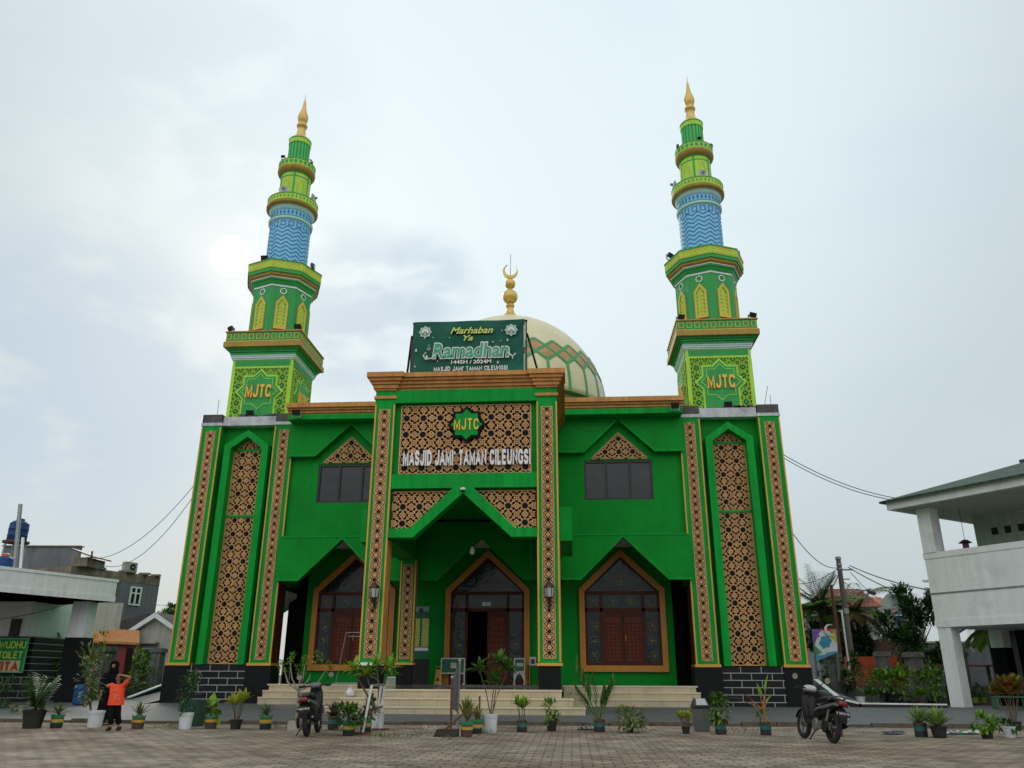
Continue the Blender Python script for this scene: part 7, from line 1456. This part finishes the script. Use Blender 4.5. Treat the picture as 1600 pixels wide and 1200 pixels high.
def figure(name_lab, P, rz, J, s, headc, headr):
    """J: joint dict in metres; one continuous skin for body, head and both hands"""
    g = lambda k, r_: (J[k], r_*s)
    H = Vector(headc); ch = [
        [g('pelvis', .105), g('belly', .10), g('chest', .115), g('neck0', .055), g('neck1', .043), (tuple(H+Vector((0, .005, -.075*s))), .058*s), (tuple(H+Vector((0, .0, 0))), .082*s), (tuple(H+Vector((0, .012, .065*s))), .068*s)],
        [(tuple(H+Vector((0, .0, 0))), .082*s), (tuple(H+Vector((0, -.09*s, -.018*s))), .018*s), (tuple(H+Vector((0, -.105*s, -.03*s))), .010*s)]]
    for sd in 'LR':
        ch.append([g('chest', .115), g('sh'+sd, .06), g('el'+sd, .038), g('wr'+sd, .024)]); ch.append([g('pelvis', .105), g('hip'+sd, .085), g('kn'+sd, .055), g('an'+sd, .034), g('toe'+sd, .030)])
        for c in hand_chains(J['wr'+sd], J['hd'+sd], J['hu'+sd], s): ch.append([(p, r_) for p, r_ in c])
    o = skinmesh('person', ch, SKIN, None, 2); o.location = P; o.rotation_euler = (0, 0, rz); tag(o, name_lab, 'person', 'people by the left terrace'); 
    f = Vector(headc)
    for sg in (-1, 1):
        m = MB(); m.ball(f+Vector((sg*.030*s, -.078*s, .008*s)), .011*s, EYEW, 8); m.build('eye', o, smooth=True)
        m = MB(); m.ball(f+Vector((sg*.082*s, .005, -.01*s)), .024*s, SKIN, 8, (.4, .8, 1.2)); m.build('ear', o, smooth=True)
    m = MB(); m.ball(f+Vector((0, -.074*s, -.052*s)), .022*s, LIPS, 8, (1, .4, .35)); m.build('mouth', o, smooth=True)
    return o
def ringloft(m, rings, mt, k=28, fold=0.0, nf=9):
    vs = []
    for j, (c, rx, ry) in enumerate(rings):
        for i in range(k): a = 2*math.pi*i/k; f = 1+fold*(j/len(rings))*math.sin(nf*a+j*.4); vs.append((c[0]+rx*f*math.cos(a), c[1]+ry*f*math.sin(a), c[2]))
    m.add(vs, [(j*k+i, j*k+(i+1) % k, (j+1)*k+(i+1) % k, (j+1)*k+i) for j in range(len(rings)-1) for i in range(k)], mt)
# woman in black
PWm = gz(166, 1132.5)+Vector((0, .1, 0))
J = dict(pelvis=(0, 0, .82), belly=(.01, 0, .96), chest=(.03, 0, 1.14), neck0=(.05, 0, 1.26), neck1=(.07, -.01, 1.31), shL=(.19, 0, 1.22), elL=(.27, -.04, 1.0), wrL=(.22, -.20, .92), hdL=(-.2, -.9, -.2), huL=(0, 0, 1), shR=(-.13, 0, 1.22), elR=(-.22, .0, .98), wrR=(-.17, -.12, .80), hdR=(.2, -.3, -1), huR=(0, -1, 0), hipL=(.08, 0, .76), knL=(.08, -.05, .43), anL=(.07, .02, .08), toeL=(.08, -.12, .035), hipR=(-.08, 0, .76), knR=(-.08, -.08, .43), anR=(-.08, -.06, .08), toeR=(-.09, -.20, .035))
J = {k: (v if k[0] == 'h' and k[1] in 'du' else (v[0]-.12*v[2], v[1], v[2])) for k, v in J.items()}
wm = figure('woman in a black headscarf and long black dress standing behind the child', PWm, R(8), J, 1.0, (.09-.17, -.03, 1.42), .09)
m = MB(); ringloft(m, [((c_[0]-.12*c_[2], c_[1], c_[2]), a_, b_) for c_, a_, b_ in (((.05, 0, 1.275), .075, .075), ((.03, 0, 1.25), .19, .12), ((.03, 0, 1.14), .21, .15), ((.01, 0, .98), .20, .15), ((0, 0, .80), .215, .175), ((-.02, 0, .55), .235, .20), ((-.03, -.02, .3), .26, .23), ((-.04, -.03, .13), .28, .25))], BLACKC, 36, .09, 8); m.build('dress', wm, smooth=True, recalc=False)
for sd in 'LR': e, h_, w_ = Vector(J['sh'+sd]), Vector(J['el'+sd]), Vector(J['wr'+sd]); skinmesh('sleeve', [[(tuple(e), .085), (tuple(h_), .068), (tuple(h_.lerp(w_, .9)), .062)]], BLACKC, wm, 2)
m = MB(); Hc = Vector((.09-.17, -.03, 1.42)); n_ = 24
vs = []; rows = [(-90, 0)]
for j in range(13):
    ph = R(90-13*j)
    for i in range(n_):
        a = 2*math.pi*i/n_; d = Vector((math.cos(ph)*math.cos(a), math.cos(ph)*math.sin(a), math.sin(ph))); P_ = Hc+Vector((d.x*.112, d.y*.125+.01, d.z*.135+.005))
        if j > 9: P_ = P_+Vector((d.x*.05*(j-9), d.y*.03*(j-9), -.035*(j-9)))
        vs.append(P_)
fc = []
for j in range(12):
    for i in range(n_):
        am = 2*math.pi*(i+.5)/n_; da = abs((am-1.5*math.pi+math.pi) % (2*math.pi)-math.pi)
        if 4 <= j <= 8 and da < R(46): continue
        fc.append((j*n_+i, j*n_+(i+1) % n_, (j+1)*n_+(i+1) % n_, (j+1)*n_+i))
m.add(vs, fc, BLACKC); m.build('headscarf', wm, smooth=True, recalc=False)
for sg, k_ in ((1, 'L'), (-1, 'R')): tpt = Vector(J['toe'+k_]); m = MB(); m.box(tpt.x-.045, tpt.x+.045, tpt.y-.05, tpt.y+.20, 0, .02, BLACK); m.build('sandal', wm)
# child in orange
PCh = gz(180, 1141)
J = dict(pelvis=(.02, 0, .62), belly=(.04, 0, .74), chest=(.07, 0, .88), neck0=(.10, 0, .99), neck1=(.10, -.01, 1.03), shL=(.21, 0, .965), elL=(.40, -.06, 1.15), wrL=(.22, -.12, 1.19), hdL=(-1, -.1, -.05), huL=(0, 0, 1), shR=(-.04, 0, .965), elR=(-.20, .04, .96), wrR=(-.10, .17, .90), hdR=(.5, .8, -.2), huR=(0, 0, 1), hipL=(.08, 0, .57), knL=(.07, -.02, .33), anL=(.06, .05, .07), toeL=(.08, -.07, .03), hipR=(-.04, 0, .57), knR=(-.05, -.10, .33), anR=(-.07, -.10, .07), toeR=(-.09, -.22, .03))
J = {k: (v if k[0] == 'h' and k[1] in 'du' else (v[0]-.19*v[2], v[1], v[2])) for k, v in J.items()}
cd_ = figure('child in an orange shirt and black trousers raising one arm to the forehead', PCh, R(10), J, .84, (.11-.21, -.03, 1.125), .08)
m = MB(); ringloft(m, [((c_[0]-.19*c_[2], c_[1], c_[2]), a_, b_) for c_, a_, b_ in (((.10, 0, 1.0), .058, .055), ((.085, 0, .985), .125, .085), ((.07, 0, .90), .165, .115), ((.055, 0, .78), .16, .115), ((.04, 0, .66), .165, .125), ((.025, 0, .54), .18, .135))], ORC, 32, .05, 7); sh = m.build('shirt', cd_, smooth=True, recalc=False)
for sd in 'LR': e, h_ = Vector(J['sh'+sd]), Vector(J['el'+sd]); skinmesh('sleeve', [[(tuple(e.lerp(Vector(J['chest']), .25)), .07), (tuple(e), .066), (tuple(e.lerp(h_, .68)), .058)]], ORC, cd_, 2)
m = MB(); m.torus((.10-.19, -.005, 1.0), .058, .009, (0, 0, 1), BLACKC, 20, 6); m.build('collar', cd_)
m = MB()
for (x0, z0, x1, z1) in ((-.02, .87, .03, .88), (-.02, .84, .02, .85), (-.04, .78, .10, .74), (-.03, .74, .12, .69), (-.02, .70, .10, .65)):
    m.tube([(x0+.05-.19*z0, -.122, z0), (x1+.05-.19*z1, -.126, z1)], .006, mat('shirt_print', (.70, .35, .22), .6), 5)
m.build('shirt_print', cd_)
for sd in 'LR':
    skinmesh('trouser_leg', [[(J['pelvis'], .10), (J['hip'+sd], .085), (J['kn'+sd], .072), (tuple(Vector(J['an'+sd])+Vector((0, 0, .04))), .064)]], BLACKC, cd_, 2)
    tpt = Vector(J['toe'+sd]); m = MB(); loft(m, [(tpt.y-.045, .025, .03, .02, 0), (tpt.y, .035, .042, .035, 0), (tpt.y+.10, .045, .04, .045, 0), (tpt.y+.16, .04, .03, .035, 0)], BLACK); m.v = [(tpt.x+y, x, z) for x, y, z in m.v]; m.build('shoe', cd_, smooth=True)
m = MB(); Hc = Vector((.11-.21, -.03, 1.125)); vs = []
for j in range(8):
    ph = R(90-16*j)
    for i in range(20): a = 2*math.pi*i/20; vs.append(Hc+Vector((math.cos(ph)*math.cos(a)*.079, math.cos(ph)*math.sin(a)*.088+.012, math.sin(ph)*.088+.012)))
fc = [(j*20+i, j*20+(i+1) % 20, (j+1)*20+(i+1) % 20, (j+1)*20+i) for j in range(7) for i in range(20) if not (j >= 3 and abs((2*math.pi*(i+.5)/20-1.5*math.pi+math.pi) % (2*math.pi)-math.pi) < R(75 if j < 5 else 100))]
m.add(vs, fc, HAIR); m.build('hair', cd_, smooth=True, recalc=False)
